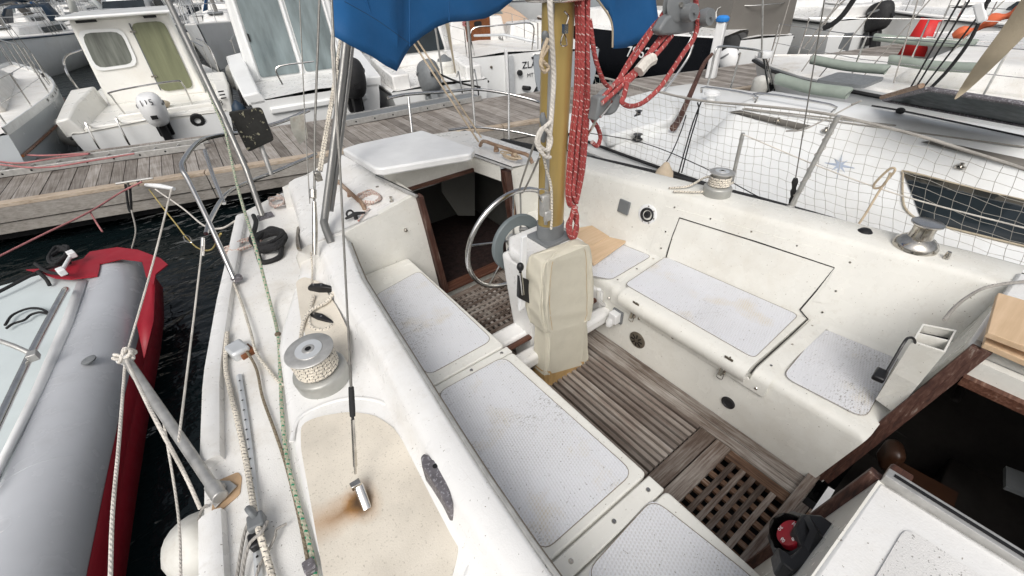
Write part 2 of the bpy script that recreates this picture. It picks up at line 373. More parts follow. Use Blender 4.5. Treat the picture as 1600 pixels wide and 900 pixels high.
def frame(o,x,y):
    x=V(x).normalized();y=V(y);y=(y-x*y.dot(x)).normalized();z=x.cross(y);o=V(o)
    return Matrix(((x.x,y.x,z.x,o.x),(x.y,y.y,z.y,o.y),(x.z,y.z,z.z,o.z),(0,0,0,1)))
def interp(tab,y):
    if y<=tab[0][0]: return tab[0][1]
    for (a,b),(c,d) in zip(tab,tab[1:]):
        if y<=c: return b+(d-b)*(y-a)/(c-a)
    return tab[-1][1]
EXPO=0.10
# ================================================================ water, pontoon
struct(MB().loft([[(-700,-300,0),(700,-300,0)],[(-700,900,0),(700,900,0)]]).build('water','water',smooth=False))
# ================================================================ the sailing boat we stand on
GLt=[(-2.2,-.42),(-1,-.52),(0,-.50),(.99,-.43),(1.3,-.39),(1.79,-.32),(2.35,-.19),(3.39,.08)]
GRt=[(-2.2,2.9),(-1,3.0),(0,2.98),(1,2.92),(1.79,2.81),(2.35,2.69),(3.39,2.40)]
DLt=[(-2.2,-.10),(-1,-.18),(0,-.2),(.76,-.16),(1.27,-.11),(1.76,-.03),(2.2,.19),(2.61,.33),(3.13,.42),(3.39,.45)]
ci=sorted([(p.y,p.x) for p in (Q(a,b,z=1.45) for a,b in ((539,364),(563,429),(611,507),(659,584),(693,640),(760,745),(860,892)))])
co=sorted([(p.y,p.x) for p in (Q(a,b,z=1.435) for a,b in ((504,395),(528,453),(579,528),(611,587),(637,640),(665,690),(715,780),(790,895)))])
CI=lambda y:interp([(-2.2,ci[0][1]-.02)]+ci,y);CO=lambda y:interp([(-2.2,co[0][1]-.04)]+co,y)
GL=lambda y:interp(GLt,y);GR=lambda y:interp(GRt,y);DL=lambda y:interp(DLt,y)
BR=lambda y:interp([(-.1,2.16),(.1,2.15),(.51,2.10),(1.24,2.03),(1.77,1.98),(2.3,1.93)],y)
CR=lambda y:interp([(-.1,2.36),(.1,2.34),(.7,2.23),(2.0,2.0),(2.3,1.95)],y)
B=root('sailing_boat',(1.22,1.2,0),'weathered white center cockpit sailing boat filling the photo, with teak sole and steering wheel','sailing boat')
def fr(a,b,n): return [a+(b-a)*i/n for i in range(n+1)]
# hull
out=[(GL(y),y) for y in fr(-2.2,3.39,14)]+[(.16,3.52),(.40,3.66),(.71,3.76),(1.22,3.82),(1.75,3.76),(2.05,3.66),(2.3,3.52)]+[(GR(y),y) for y in fr(3.39,-2.2,14)]
rows=[]
for z,k in ((1.25,1.),(1.21,1.004),(1.19,.998),(.6,.96),(.1,.86),(-.3,.6)):
    rows.append([(1.22+(x-1.22)*k,.5+(y-.5)*(k if y>0 else 1),z) for x,y in out])
m=MB();m.loft(rows);m.build('hull','hullw',B)
# toe rail (two lengths, left side) + right
for seg,mm in (((-2.2,1.13),GL),((1.34,3.39),GL)):
    mb=MB();mb.loft([[(mm(y)-.004,y,1.245),(mm(y)-.002,y,1.285),(mm(y)+.012,y,1.293),(mm(y)+.045,y,1.293),(mm(y)+.06,y,1.285),(mm(y)+.066,y,1.245)] for y in fr(seg[0],seg[1],16)],cap=True);mb.build('toe_rail','gelw',B)
mb=MB();mb.loft([[(GR(y)+.004,y,1.255),(GR(y),y,1.31),(GR(y)-.03,y,1.31),(GR(y)-.034,y,1.255)] for y in fr(-2.2,3.39,20)],cap=True);mb.build('toe_rail','rubber',B)
# side deck left
mb=MB();mb.loft([[(GL(y),y,1.25),((GL(y)+DL(y))/2,y,1.256),(DL(y)+.05,y,1.25)] for y in fr(-2.2,3.39,24)]);mb.build('side_deck','deckw',B)
# aft deck
mb=MB();L=[(GL(y),y) for y in fr(3.0,3.39,2)]+[(.16,3.52),(.40,3.66),(.71,3.76),(1.22,3.82),(1.75,3.76),(2.05,3.66),(2.3,3.52)]+[(GR(y),y) for y in fr(3.39,3.0,2)]
mb.prism([(x,y,1.246) for x,y in L],(0,0,.008));mb.build('aft_deck','deckw',B,smooth=False)
# plateau + coaming left, one moulded section
mb=MB();rws=[]
for y in fr(-2.2,2.34,44):
    d,c,i=DL(y),CO(y),CI(y);t=max(0,min(1,(y-1.7)/.5));
    h=1.335+.03*t
    w0=min(d+.06,c-.10)
    rws.append([(d-.005,y,1.25),(d+.006,y,1.265),(d+.012,y,h-.02),(d+.028,y,h-.004),(d+.045,y,h),((w0+c)/2,y,h),(c-.055,y,h+.002),(c-.03,y,h+.02),(c-.012,y,1.425),(c+.004,y,1.441),(c+.02,y,1.447),((c+i)/2,y,1.45),(i-.015,y,1.449),(i-.003,y,1.443),(i,y,1.43),(i+.006,y,1.1)])
mb.loft(rws);mb.build('coaming','gelw',B,ang=60)
# aluminium track along inner edge of coaming
mb=MB();mb.tube([(CI(y)+.006,y,1.441-.0*y) for y in fr(-.2,2.2,12)],.007,6,1);mb.build('coaming_track','alu',B)
mb=MB();mb.tube([(CI(y)+.014,y,1.428) for y in fr(-.2,2.2,12)],.006,6,1);mb.build('coaming_seam','caulk',B)
# beige non-slip panels on plateau
def pan(px,z,mat,name='nonslip_panel',h=.003,r=.05,par=None,n=5,label=None):
    mb=MB();mb.prism(rpoly([Q(a,b,z=z) for a,b in px],r,n),(0,0,-h));return mb.build(name,mat,par or B,smooth=False,label=label)
bp=[(470,662),(500,650),(545,643),(585,648),(615,668),(640,705),(668,745),(700,790),(714,822),(717,850),(712,880),(704,905),(690,1000),(530,1010),(506,905),(488,800),(470,700)]
pan(bp,1.341,'beige',r=.03,n=3,h=.008,label='beige panel stained brown by rust')
pan([(462,440),(474,432),(500,440),(528,482),(546,520),(548,560),(528,575),(505,585),(488,560),(470,500)],1.373,'beige',r=.03,n=3,label='small beige panel between the two black cleats')
# moulded rim round the beige panel
mb=MB();mb.tube([Q(a,b,z=1.337) for a,b in [(455,690),(466,655),(500,634),(545,622),(590,626),(622,645),(650,690),(680,740),(712,785),(732,830),(738,870),(725,910)]],.008,8,4,flat=.5);mb.build('moulded_rim','gelw',B)
# ---- cockpit seats, left
SX0=.28
mb=MB()
sec=lambda y:[(CI(y)-.01,y,1.125),(.80,y,1.125),(.82,y,1.115),(.832,y,1.095),(.832,y,.70)]
mb.loft([sec(y) for y in fr(-.12,2.32,8)]);mb.build('left_seat_moulding','gel',B,ang=60)
def lid(x0,x1,y0,y1,name,z=1.15,h=.032,mat='gel'):
    mb=MB();mb.prism(rpoly([(x0,y0,z),(x1,y0,z),(x1,y1,z),(x0,y1,z)],.02,3),(0,0,-h));return mb.build(name,mat,B,bev=.006,smooth=True)
# lids: far, middle, near; left edge tucked beneath coaming
lds=[(.30,.838,1.265,2.295),(.28,.842,.425,1.205),(.24,.845,-.09,.345)]
pads=[[(585,462),(655,423),(770,531),(668,587)],[(683,614),(787,557),(990,738),(848,864)],[(1020,779),(1170,897),(1260,985),(1000,1010),(915,895)]]
for (a,b,c,d),p,mt in zip(lds,pads,('ns','ns','nsw')):
    l=lid(a,b,c,d,'seat_lid');pp=[Q(x,y,z=1.153) for x,y in p];pp=[V((max(q.x,.25),q.y,q.z)) for q in pp]
    pan(p,1.153,mt,'nonslip_pad',.004,.045 if mt!='nsw' else .03,l)
    mb=MB();R4=rpoly([Q(x,y,z=1.1525) for x,y in p],.048,5);mb.tube(R4,.0016,5,1,closed=True);mb.build('pad_edge','caulk',l)
# battens between the lids, with screws
for c,d in ((1.212,1.258),(.352,.418)):
    mb=MB();mb.bb((.26,c,1.118),(.846,d,1.146));bt=mb.build('seat_batten','gel',B,bev=.005)
    mb=MB()
    for x in (.44,.63,.80): mb.lathe([(0,.003),(.007,.003),(.009,0)],(x,(c+d)/2,1.1455),n=12)
    build_each(mb,'screw','chrome',bt)
# ---- sole
for i in range(1):
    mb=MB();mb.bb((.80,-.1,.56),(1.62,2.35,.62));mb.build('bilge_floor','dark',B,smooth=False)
mb=MB();x=.842;k=0
while x<1.46:
    mb.v=R.random();mb.bb((x,.540,.724),(x+.0228,1.62,.750+R.uniform(-.0015,.0015)));x+=.0362
mb.build('slatted_sole','teakslat',B,bev=.002,smooth=False)
mb=MB()
for a,b in (((1.475,.06),(1.53,2.33)),((1.533,.06),(1.597,2.33))): mb.v=R.random();mb.bb((a[0],a[1],.725),(b[0],b[1],.752))
mb.build('sole_margin_board','teaky',B,bev=.003,smooth=False)
for a_,b_ in ((.455,.534),(1.62,1.70)):
    mb=MB();mb.v=R.random();mb.bb((.842,a_,.724),(1.472,b_,.7515));mb.build('sole_cross_board','teakx',B,bev=.003,smooth=False)
def grating(x0,x1,y0,y1,nx,ny,name,mats=('teaky','teakx'),frame_w=.05,z=.752,wx=.022,fw2=None):
    fy=fw2 or frame_w;g=MB();g.bb((x0,y0,z-.028),(x1,y0+fy,z));o=g.build(name,mats[1],B,bev=.003,smooth=False);g=MB();g.v=.8;g.bb((x0,y1-fy,z-.028),(x1,y1,z));g.build('frame_board',mats[1],o,bev=.003,smooth=False)
    for xx in (x0,x1-frame_w): g=MB();g.v=R.random();g.bb((xx,y0+fy,z-.028),(xx+frame_w,y1-fy,z-.001));g.build('frame_board',mats[0],o,bev=.003,smooth=False)
    X0,X1,Y0,Y1=x0+frame_w,x1-frame_w,y0+fy,y1-fy
    g=MB()
    for i in range(1,nx): g.v=R.random();xx=X0+(X1-X0)*i/nx;g.bb((xx-wx/2,Y0,z-.022),(xx+wx/2,Y1,z-.006))
    g.build('lower_bar',mats[0],o,smooth=False)
    g=MB()
    for i in range(1,ny): g.v=R.random();yy=Y0+(Y1-Y0)*i/ny;g.bb((X0,yy-wx/2,z-.016),(X1,yy+wx/2,z-.001))
    g.build('upper_bar',mats[1],o,smooth=False);return o
grating(.845,1.472,.03,.449,9,6,'sole_grating',('teakred','teakx'),frame_w=.055,wx=.024,fw2=.075)['label']='weathered grating beside the compass'
grating(.845,1.472,1.73,2.26,13,10,'sole_grating',frame_w=.045,wx=.021)['label']='small grating under the steering wheel'
mb=MB();mb.v=.9;mb.bb((.845,-.1,.722),(1.472,.026,.7505));mb.build('sole_patch_board','teakred',B,smooth=False)
# ---- right side: front, seat, back, ledge, deck : one moulded section
mb=MB();rws=[]
for y in fr(-.12,2.3,30):
    b,c=BR(y),CR(y);PLn=lambda z:max(y,-.057+.1795*(1.5-z)) if y<.2 else y
    rws.append([(x_,PLn(z_),z_) for x_,y_,z_ in [(1.600,y,.70),(1.602,y,1.09),(1.608,y,1.115),(1.622,y,1.128),(1.64,y,1.131),(b-.03,y,1.134),(b-.008,y,1.142),(b+.004,y,1.165),((b+c)/2,y,1.34),(c-.008,y,1.49),(c+.002,y,1.512),(c+.018,y,1.522),(c+.19,y,1.524),(c+.22,y,1.515),(c+.235,y,1.49),(c+.25,y,1.30),(c+.28,y,1.272),(GR(y),y,1.262)]])
mb.loft(rws);mb.build('right_seat_moulding','gel',B,ang=60)
# the deck on that side before and behind the cockpit
mb=MB();mb.loft([[(CR(max(-.12,min(2.3,y)))-.0,y,1.268),(GR(y),y,1.262)] for y in fr(-2.2,-.12,5)]);mb.loft([[(2.0-.12*(y-2.3),y,1.25),(GR(y),y,1.255)] for y in fr(2.3,3.39,5)]);mb.build('side_deck','deckw',B)
# locker lid right (seat + back) : raised frame, groove, pads
def SB(px,py,off=.0): # on right seat plane
    return Q(px,py,z=1.134+off)
def BK(px,py,off=.0):  # on the leaning right back
    d=fw*F+rt*(px-800)+up*(450-py);d.normalize();t=1.
    while t<5:
        p=CAM+d*t;b,c=BR(p.y),CR(p.y)
        if p.z<1.52 and p.x>b+.004-off+(c-b-.012)*(p.z-1.165)/.325: return p
        t+=.002
    return p
def BKold(px,py,off=.0):
    p0=V((BR(1.24),1.24,1.16));p1=V((CR(1.24),1.24,1.50));p2=V((BR(.2),.2,1.16));n=(p1-p0).cross(p2-p0).normalized();n=n if n.x<0 else -n
    return QP(px,py,p0+n*off,n)
def strip(outer,inner,h,name,mat,par=B,closed=False):
    mb=MB();a=[V(p) for p in outer];b=[V(p) for p in inner];mb.loft([[p,p+h,q+h,q] for p,q in zip(a,b)]);return mb.build(name,mat,par,ang=30)
_a,_b,_c=BK(976,300),BK(960,345),BK(1020,335);nb=(_b-_a).cross(_c-_a).normalized();nb=nb if nb.x<0 else -nb
oB=[BK(a,b,.001) for a,b in ((1003,425),(1022,368),(1041,322),(1180,360),(1337,405),(1322,440),(1302,475))]
iB=[BK(a,b,.001) for a,b in ((1037,408),(1050,370),(1062,339),(1185,378),(1305,418),(1290,445),(1270,470))]
strip(oB,iB,nb*.005,'locker_frame','gel')
for y0_,y1_ in ((.372,.448),(1.200,1.268)):
    mb=MB();mb.loft([[(1.590,y_,1.04),(1.586,y_,1.10),(1.594,y_,1.124),(1.612,y_,1.136),(1.64,y_,1.1395),(BR(y_)-.02,y_,1.1425),(BR(y_)+.0,y_,1.158)] for y_ in (y0_,y0_+.004,y1_-.004,y1_)]);mb.build('locker_frame','gel',B,ang=60)
gro=[BK(1040,405,.004),BK(1050,370,.004),BK(1062,340,.004),BK(1180,377,.004),BK(1304,418,.004),BK(1275,455,.004),BK(1250,484,.004),V((2.09,.456,1.156)),V((1.9,.455,1.146)),V((1.62,.454,1.142)),V((1.585,.454,1.12))]
mb=MB();mb.tube(gro,.0038,6,1);mb.build('lid_gap','groove',B)
mb=MB();mb.tube([V((2.02,1.196,1.15)),V((1.62,1.196,1.142)),V((1.585,1.196,1.12))],.0028,6,1);mb.build('lid_gap','caulk',B)
# lid seat slab with thick rounded nose
a0,a1=SB(1040,405,0),SB(1244,488,0)
yl0,yl1=.462,1.190
mb=MB();mb.loft([[(1.562,y,1.075),(1.550,y,1.10),(1.553,y,1.13),(1.572,y,1.152),(1.60,y,1.159),(BR(y)-.02,y,1.158),(BR(y)-.01,y,1.14),(1.60,y,1.07),(1.562,y,1.075)] for y in fr(yl0,yl1,8)],cap=True);rl=mb.build('locker_lid','gel',B,ang=50)
def rpad(px,z,mat,par,r=.05):
    pan(px,z,mat,'nonslip_pad',.004,r,par);mb=MB();mb.tube(rpoly([Q(x,y,z=z) for x,y in px],r+.003,5),.0015,5,1,closed=True);mb.build('pad_edge','caulk',par)
rpad([(976,444),(1040,401),(1248,492),(1178,560)],1.162,'nsr',rl,.03)
rpad([(895,425),(955,375),(1018,400),(955,437)],1.139,'nsr',B,.03)
rpad([(1222,588),(1285,512),(1408,552),(1352,655)],1.139,'nsw',B,.05)
# shelf lip under the lid with screws and latches
mb=MB();mb.bb((1.588,.372,1.03),(1.6,1.27,1.085));mb.build('locker_sill','gel',B,bev=.004)
mb=MB()
for px,py in ((951,466),(998,498),(1051,528),(1112,564),(1181,607)): 
    p=Q(px,py,x=1.588);mb.lathe([(0,.003),(.006,.003),(.008,0)],p,(-1,0,0),12)
build_each(mb,'screw','chrome',B)
mb=MB()
for px,py in ((1054,324),(1110,342),(1174,362),(1245,384),(1328,410),(1306,455),(1285,488),(1040,362),(1033,388)):
    p=BK(px,py,.006);mb.lathe([(0,.002),(.005,.002),(.006,0)],p,(-1,0,.3),10)
for px,py in ((1269,509),(1238,538),(1205,571),(1021,404),(995,420),(965,437)):
    mb.lathe([(0,.002),(.005,.002),(.006,0)],SB(px,py,.007),(0,0,1),10)
build_each(mb,'screw','chrome',B)
for px,py in ((990,491),(1130,579)):
    p=Q(px,py,x=1.58);mb=MB();mb.box(p+V((-.004,0,.005)),(.012,.03,.045));mb.box(p+V((-.014,0,.0)),(.014,.016,.036),Matrix.Rotation(.35,3,'Y'));l=mb.build('toggle_latch','chrome',B,bev=.002)
    mb=MB();mb.tube([p+V((-.012,-.012,-.005)),p+V((-.02,-.013,-.035)),p+V((-.02,.013,-.035)),p+V((-.012,.012,-.005))],.0025,6,3);mb.build('wire_loop','steel',l)
for px,py in ((995,474),(1140,560)):
    p=Q(px,py,x=1.57);mb=MB();mb.lathe([(0,-.01),(.006,-.01),(.006,.008),(0,.008)],p,(-1,0,0),10);mb.box(p+V((-.008,.012,.004)),(.004,.016,.012));mb.box(p+V((-.008,-.012,.004)),(.004,.016,.012));build_each(mb,'wing_nut','bronze',B,bev=.001)
# fittings on the right side
p=Q(996,531,x=1.6);mb=MB();mb.lathe([(.052,0),(.052,.004),(.047,.008),(.0,.009)],p,(-1,0,0),32);v=mb.build('round_vent','bronze',B)
mb=MB()
for k in range(8):
    a=k*math.pi/4;c=p+V((-.0095,math.cos(a)*.026,math.sin(a)*.026));mb.box(c,(.002,.026,.007),Matrix.Rotation(a,3,'X'))
mb.build('vent_slot','dark',v,smooth=False)
p=Q(1138,629,x=1.6);mb=MB();mb.lathe([(.033,0),(.033,.005),(.026,.008),(.022,.002),(0,.001)],p,(-1,0,0),28);mb.build('round_socket','rubber',B)
p=Q(966,497,x=1.6);mb=MB();mb.box(p+V((-.008,0,.02)),(.016,.07,.085));sk=mb.build('switch_plate','greyplast',B,bev=.004)
mb=MB();mb.box(p+V((-.035,.0,.025)),(.045,.055,.065));mb.lathe([(.022,-.02),(.024,.02),(.02,.03),(.017,.045),(0,.046)],p+V((-.045,.015,.0)),(-.25,.1,-1),16);mb.build('plug','wplast',sk,bev=.004)
def onbk(px,py): return BK(px,py,.0)
_a,_b,_c=BK(976,300),BK(960,345),BK(1020,335);nb=(_b-_a).cross(_c-_a).normalized();nb=nb if nb.x<0 else -nb
p=onbk(976,323);mb=MB();u=V((0,1,0));w=nb.cross(u).normalized();rr=Matrix((nb,u,w)).transposed();mb.box(p+nb*.008,(.016,.085,.085),rr);mb.build('instrument_cover','greyplast',B,bev=.006)
p=onbk(1012,335);mb=MB();mb.lathe([(.062,0),(.062,.003),(.058,.006),(.042,.006)],p,nb,36);rg=mb.build('white_flange','wplast',B)
mb=MB();mb.lathe([(.043,.004),(.043,.012),(.036,.016),(.033,.004),(.022,.0),(.02,.012),(.012,.014),(.011,.004),(0,.003)],p,nb,30);mb.build('black_gland','rubber',rg)
mb=MB()
for k in range(7):
    a=k*math.tau/7+.3;mb.lathe([(0,.003),(.004,.003),(.005,0)],p+nb*.006+(u*math.cos(a)+w*math.sin(a))*.052,nb,8)
build_each(mb,'screw','chrome',rg)
mb=MB()
for px,py in ((988,355),(1017,369)): mb.lathe([(0,.002),(.005,.002),(.006,0)],BK(px,py,0),nb,10)
build_each(mb,'screw','bronze',B)
# ---- aft bulkhead + companionway
yB=2.30
def YB_(a,b,y=yB): return Q(a,b,y=y)
L0=YB_(539,364);L1=YB_(652,303)
mb=MB();mb.prism([(L0.x,yB,L0.z),(L1.x-.01,yB,L1.z),(1.02,yB,.79),(1.03,yB,.70),(.50,yB,.70),(.50,yB,1.3)],(0,.035,0));mb.build('aft_bulkhead','gel',B,smooth=False)
mb=MB();mb.prism([(1.64,yB,1.50),(1.96,yB,1.5),(1.96,yB,.70),(1.70,yB,.70)],(0,.035,0));mb.prism([(.98,yB,.70),(1.75,yB,.70),(1.75,yB,.785),(.98,yB,.785)],(0,.035,0));mb.build('aft_bulkhead','gel',B,smooth=False)
mb=MB();mb.bb((.99,2.262,.783),(1.74,2.35,.806));mb.build('door_sill','mahogx',B,bev=.004,smooth=False)
mb=MB();mb.prism([(.965,2.262,1.53),(1.0,2.262,1.535),(1.07,2.262,.80),(1.03,2.262,.80)],(0,.055,0));mb.build('door_jamb','mahog',B,bev=.003,smooth=False)
mb=MB();mb.prism([(1.60,2.262,1.515),(1.655,2.262,1.515),(1.72,2.262,.80),(1.675,2.262,.80)],(0,.055,0));mb.build('door_jamb','mahog',B,bev=.003,smooth=False)
# cabin inside
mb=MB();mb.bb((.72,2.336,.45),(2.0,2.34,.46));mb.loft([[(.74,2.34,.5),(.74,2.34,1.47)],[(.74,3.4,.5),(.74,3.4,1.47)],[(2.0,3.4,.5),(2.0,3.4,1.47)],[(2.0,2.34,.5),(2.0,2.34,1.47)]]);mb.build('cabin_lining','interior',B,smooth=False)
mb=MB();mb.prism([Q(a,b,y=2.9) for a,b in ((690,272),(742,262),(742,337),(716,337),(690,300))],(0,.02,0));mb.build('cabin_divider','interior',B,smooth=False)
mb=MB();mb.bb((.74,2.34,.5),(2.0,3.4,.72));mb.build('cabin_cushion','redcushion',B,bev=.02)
# trunk roof
def rz(x): return 1.53-.085*((abs(x-1.29)-.32)/.5)**1.3 if abs(x-1.29)>.32 else 1.53
def side(y0,y1,right=False):
    r_=[]
    for y in fr(y0,y1,10):
        d=DL(y) if not right else None
        if not right: xs=[(d,1.24),(d+.008,1.40),(d+.03,1.432),(d+.075,1.448),(d+.16,1.455),(.72,1.49),(.97-.07*(y-2.3),1.53)]
        else:
            e=2.14-.1*(y-2.3);xs=[(e+.06,1.25),(e+.02,1.42),(e,1.46),(e-.05,1.475),(1.85,1.50),(1.60-.08*(y-2.3),1.53)]
        r_.append([(x,y,z) for x,z in xs])
    return r_
mb=MB();e_=side(2.30,2.31)[0];mb.prism([(x,2.303,z) for x,y,z in e_]+[(.97,2.303,1.2),(e_[0][0],2.303,1.2)],(0,.01,0));mb.build('trunk_front','gelw',B,smooth=False)
for rgt in (0,1):
    mb=MB();mb.loft(side(2.30,3.35,rgt));mb.build('cabin_side_and_roof','gelw',B,ang=60)
mb=MB();mb.loft([[(.91,y,1.53),(1.25,y,1.54),(1.54,y,1.53)] for y in (2.62,3.35)]);mb.loft([[(.4,3.35,1.25),(1.2,3.40,1.25),(2.05,3.35,1.25)],[(.42,3.33,1.42),(1.2,3.37,1.5),(2.0,3.33,1.42)],[(.9,3.30,1.53),(1.2,3.30,1.535),(1.5,3.30,1.53)]]);mb.build('cabin_roof','gelw',B)
# hatch rim walls, rails, sliding lid
mb=MB();mb.bb((.915,2.60,1.45),(1.56,2.625,1.585));mb.bb((.955,2.31,1.45),(.975,2.6,1.54));mb.loft([[(1.60,2.31,1.44),(1.60,2.31,1.545)],[(1.555,2.62,1.44),(1.555,2.62,1.575)]]);build_each(mb,'hatch_rim','gel',B,smooth=False)
mb=MB();mb.bb((.95,2.585,1.44),(1.56,2.6,1.465));mb.build('hatch_trim','mahogx',B,smooth=False)
for a,b in (((588,276),(651,306)),((733,240),(800,264))):
    p,q=Q(*a,z=1.565),Q(*b,z=1.55);mb=MB();d=(q-p).normalized();mb.tube([p,q],.012,4,1);r_=mb.build('hatch_rail','alu',B,smooth=False)
    mb=MB();mb.tube([p+V((0,0,.012)),q+V((0,0,.012))],.004,4,1);mb.build('rail_slot','dark',r_,smooth=False)
lp=[Q(a,b,z=1.675) for a,b in ((534,232),(560,224),(660,203),(742,231),(735,240),(597,263),(585,262))]
mb=MB();mb.prism(rpoly(lp,.02,3),(0,0,-.05));mb.build('sliding_hatch','wplast',B,bev=.012)
# portlight
pn_=V((-.985,.17,0));pp0=V((.33,2.61,1.3))+pn_*.006
q=[QP(475+9*math.cos(t*math.tau/28)-3*math.sin(t*math.tau/28),362+30*math.sin(t*math.tau/28),pp0,pn_) for t in range(28)]
mb=MB();mb.prism(q,pn_*.012);mb.build('portlight','bronze',B,smooth=False);c_=sum(q,V())/28
mb=MB();mb.prism([c_+(p-c_)*.78+pn_*.013 for p in q],pn_*.002);mb.build('portlight_pane','curtain',B,smooth=False)
# handrails and small deck eyes on aft cabin
def handrail(a,b,h=.045,nfeet=3,name='handrail'):
    a,b=V(a),V(b);pts=[a]+[a.lerp(b,t)+V((0,0,h)) for t in (.08,.3,.5,.7,.92)]+[b];mb=MB();mb.tube(pts,.013,8,5,flat=1)
    for k in range(1,nfeet-1+1):
        c=a.lerp(b,k/(nfeet));mb.tube([c,c+V((0,0,h))],lambda t:.022-.01*t,8,1)
    return mb.build(name,'oak',B)
handrail(Q(527,290,z=1.47),Q(572,332,z=1.47),nfeet=2)
handrail(Q(750,228,z=1.53),Q(832,255,z=1.52),nfeet=3)
mb=MB()
for px,py,z in ((554,281,1.48),(612,315,1.52),(591,298,1.5)): 
    p=Q(px,py,z=z-.01);mb.lathe([(.013,0),(.013,.004),(.007,.006),(.006,.022),(.010,.024),(.010,.03),(0,.03)],p,(0,0,1),12)
p=Q(633,359,y=2.3);mb.lathe([(.012,0),(.012,.004),(.005,.006),(.007,.02),(0,.021)],p,(0,-1,0),12);build_each(mb,'deck_eye','chrome',B)
# ================================================================ near cabin (frame bottom right)
nn=V((0,.78,.14)).normalized();pn=V((0,-.055,1.5))
def NB(px,py,off=0): return QP(px,py,pn+nn*off,nn)
tl=Q(1375,750,z=1.5);tr_=Q(1512,538,z=1.52)
pl_=lambda z:-.057+.1795*(1.5-z)
PT=lambda x,z,o=0:V((x,pl_(z)+o,z))
mb=MB();mb.prism([PT(.30,1.47),PT(1.085,1.5),PT(.93,.72),PT(.80,.72),PT(.30,1.1)],(0,-.035,-.006));mb.build('near_bulkhead','gel',B,smooth=False)
mb=MB();mb.prism([PT(1.66,.72),PT(1.845,1.525),PT(2.36,1.525),PT(2.2,1.1),PT(2.2,.72)],(0,-.035,-.006));mb.build('near_bulkhead','gel',B,smooth=False)
def bar3(a,b,w,d,name,mat,par=B,upv=(0,0,1),bev=.003):
    a,b=V(a),V(b);x=(b-a);L=x.length;x.normalize();y=V(upv).cross(x).normalized();z=x.cross(y);m=Matrix((x,y,z)).transposed();mb=MB();mb.box((a+b)/2,(L,w,d),m);return mb.build(name,mat,par,bev=bev,smooth=False)
ja=PT(1.655,.76,.012);jb=PT(1.838,1.53,.012)
bar3(ja+V((-.022,-.022,0)),jb+V((-.022,-.022,0)),.03,.03,'door_jamb','mahog',upv=(0,1,0))
bar3(ja+V((-.004,-.045,0)),jb+V((-.004,-.045,0)),.05,.03,'door_jamb','mahog',upv=(0,1,0))
jc=PT(1.10,1.50,.008);jd=PT(.945,.76,.008)
bar3(jc,jd,.026,.035,'door_jamb','mahog',upv=(0,1,0))
bar3((.90,.082,.765),(1.66,.082,.765),.04,.03,'door_sill','teakx')
# roof, left and right of the hatch opening, with worn pads
mb=MB();mb.prism([(.28,-.055,1.475),(tl.x,-.055,1.5),(tl.x,-.9,1.53),(tl.x,-2.0,1.53),(.28,-2.0,1.5)],(0,0,-.04));mb.build('near_cabin_roof','gelw',B,bev=.012)
mb=MB();mb.prism(rpoly([(.42,-.14,1.487),(tl.x-.085,-.14,1.503),(tl.x-.085,-1.2,1.53),(.42,-1.2,1.53)],.03,3),(0,0,-.004));mb.build('nonslip_panel',MT['nsroof'] if 'nsroof' in MT else 'deckw',B,smooth=False)
mb=MB();mb.prism([(1.84,-.05,1.522),(2.46,-.05,1.535),(2.50,-2.0,1.55),(1.84,-2.0,1.55)],(0,0,-.05));mb.build('near_cabin_roof','gelw',B,bev=.012)
for x,n in ((tl.x+.012,0),(1.85,1)):
    mb=MB();mb.bb((x-.016,-.06,1.49),(x+.016,-1.1,1.528));r_=mb.build('hatch_rail','alu',B,bev=.002,smooth=False);mb=MB();mb.bb((x-.004,-.075,1.5285),(x+.006,-1.1,1.5295));mb.build('rail_slot','dark',r_,smooth=False)
mb=MB();mb.bb((tl.x+.03,-.9,1.53),(1.83,-2.0,1.56));mb.build('sliding_hatch','wplast',B,bev=.01)
mb=MB();mb.bb((tl.x+.03,-.10,1.36),(tl.x+.05,-1.1,1.49));mb.bb((1.80,-.08,1.40),(1.832,-1.1,1.49));build_each(mb,'hatch_rim','gel',B,smooth=False)
mb=MB();mb.bb((1.775,-.09,1.395),(1.80,-1.1,1.43));mb.build('hatch_trim','mahogx',B,smooth=False)
mb=MB();a=.35;b=2.4
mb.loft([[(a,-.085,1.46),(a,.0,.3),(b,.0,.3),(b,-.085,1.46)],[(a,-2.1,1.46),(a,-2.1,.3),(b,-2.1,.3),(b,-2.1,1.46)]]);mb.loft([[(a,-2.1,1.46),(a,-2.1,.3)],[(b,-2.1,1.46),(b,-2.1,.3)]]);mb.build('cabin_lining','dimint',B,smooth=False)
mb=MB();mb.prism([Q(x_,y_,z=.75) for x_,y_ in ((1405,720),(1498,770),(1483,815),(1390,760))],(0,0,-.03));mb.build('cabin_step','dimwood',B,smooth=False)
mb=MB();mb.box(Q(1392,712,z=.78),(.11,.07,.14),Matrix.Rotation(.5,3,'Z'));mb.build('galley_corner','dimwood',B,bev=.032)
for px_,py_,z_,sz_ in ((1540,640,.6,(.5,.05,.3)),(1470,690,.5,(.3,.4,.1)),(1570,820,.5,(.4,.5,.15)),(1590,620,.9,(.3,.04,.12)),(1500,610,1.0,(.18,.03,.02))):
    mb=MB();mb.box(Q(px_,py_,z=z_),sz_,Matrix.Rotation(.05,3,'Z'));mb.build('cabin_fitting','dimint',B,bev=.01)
mb=MB();mb.prism([Q(x_,y_,z=.85) for x_,y_ in ((1572,728),(1610,742),(1610,775),(1572,760))],(0,0,-.02));mb.build('cabin_step','greyplast',B,smooth=False)
mb=MB();mb.box(Q(1378,755,z=1.49)+V((.05,-.02,-.02)),(.09,.05,.03));mb.build('hatch_catch','mahogx',B,bev=.006)
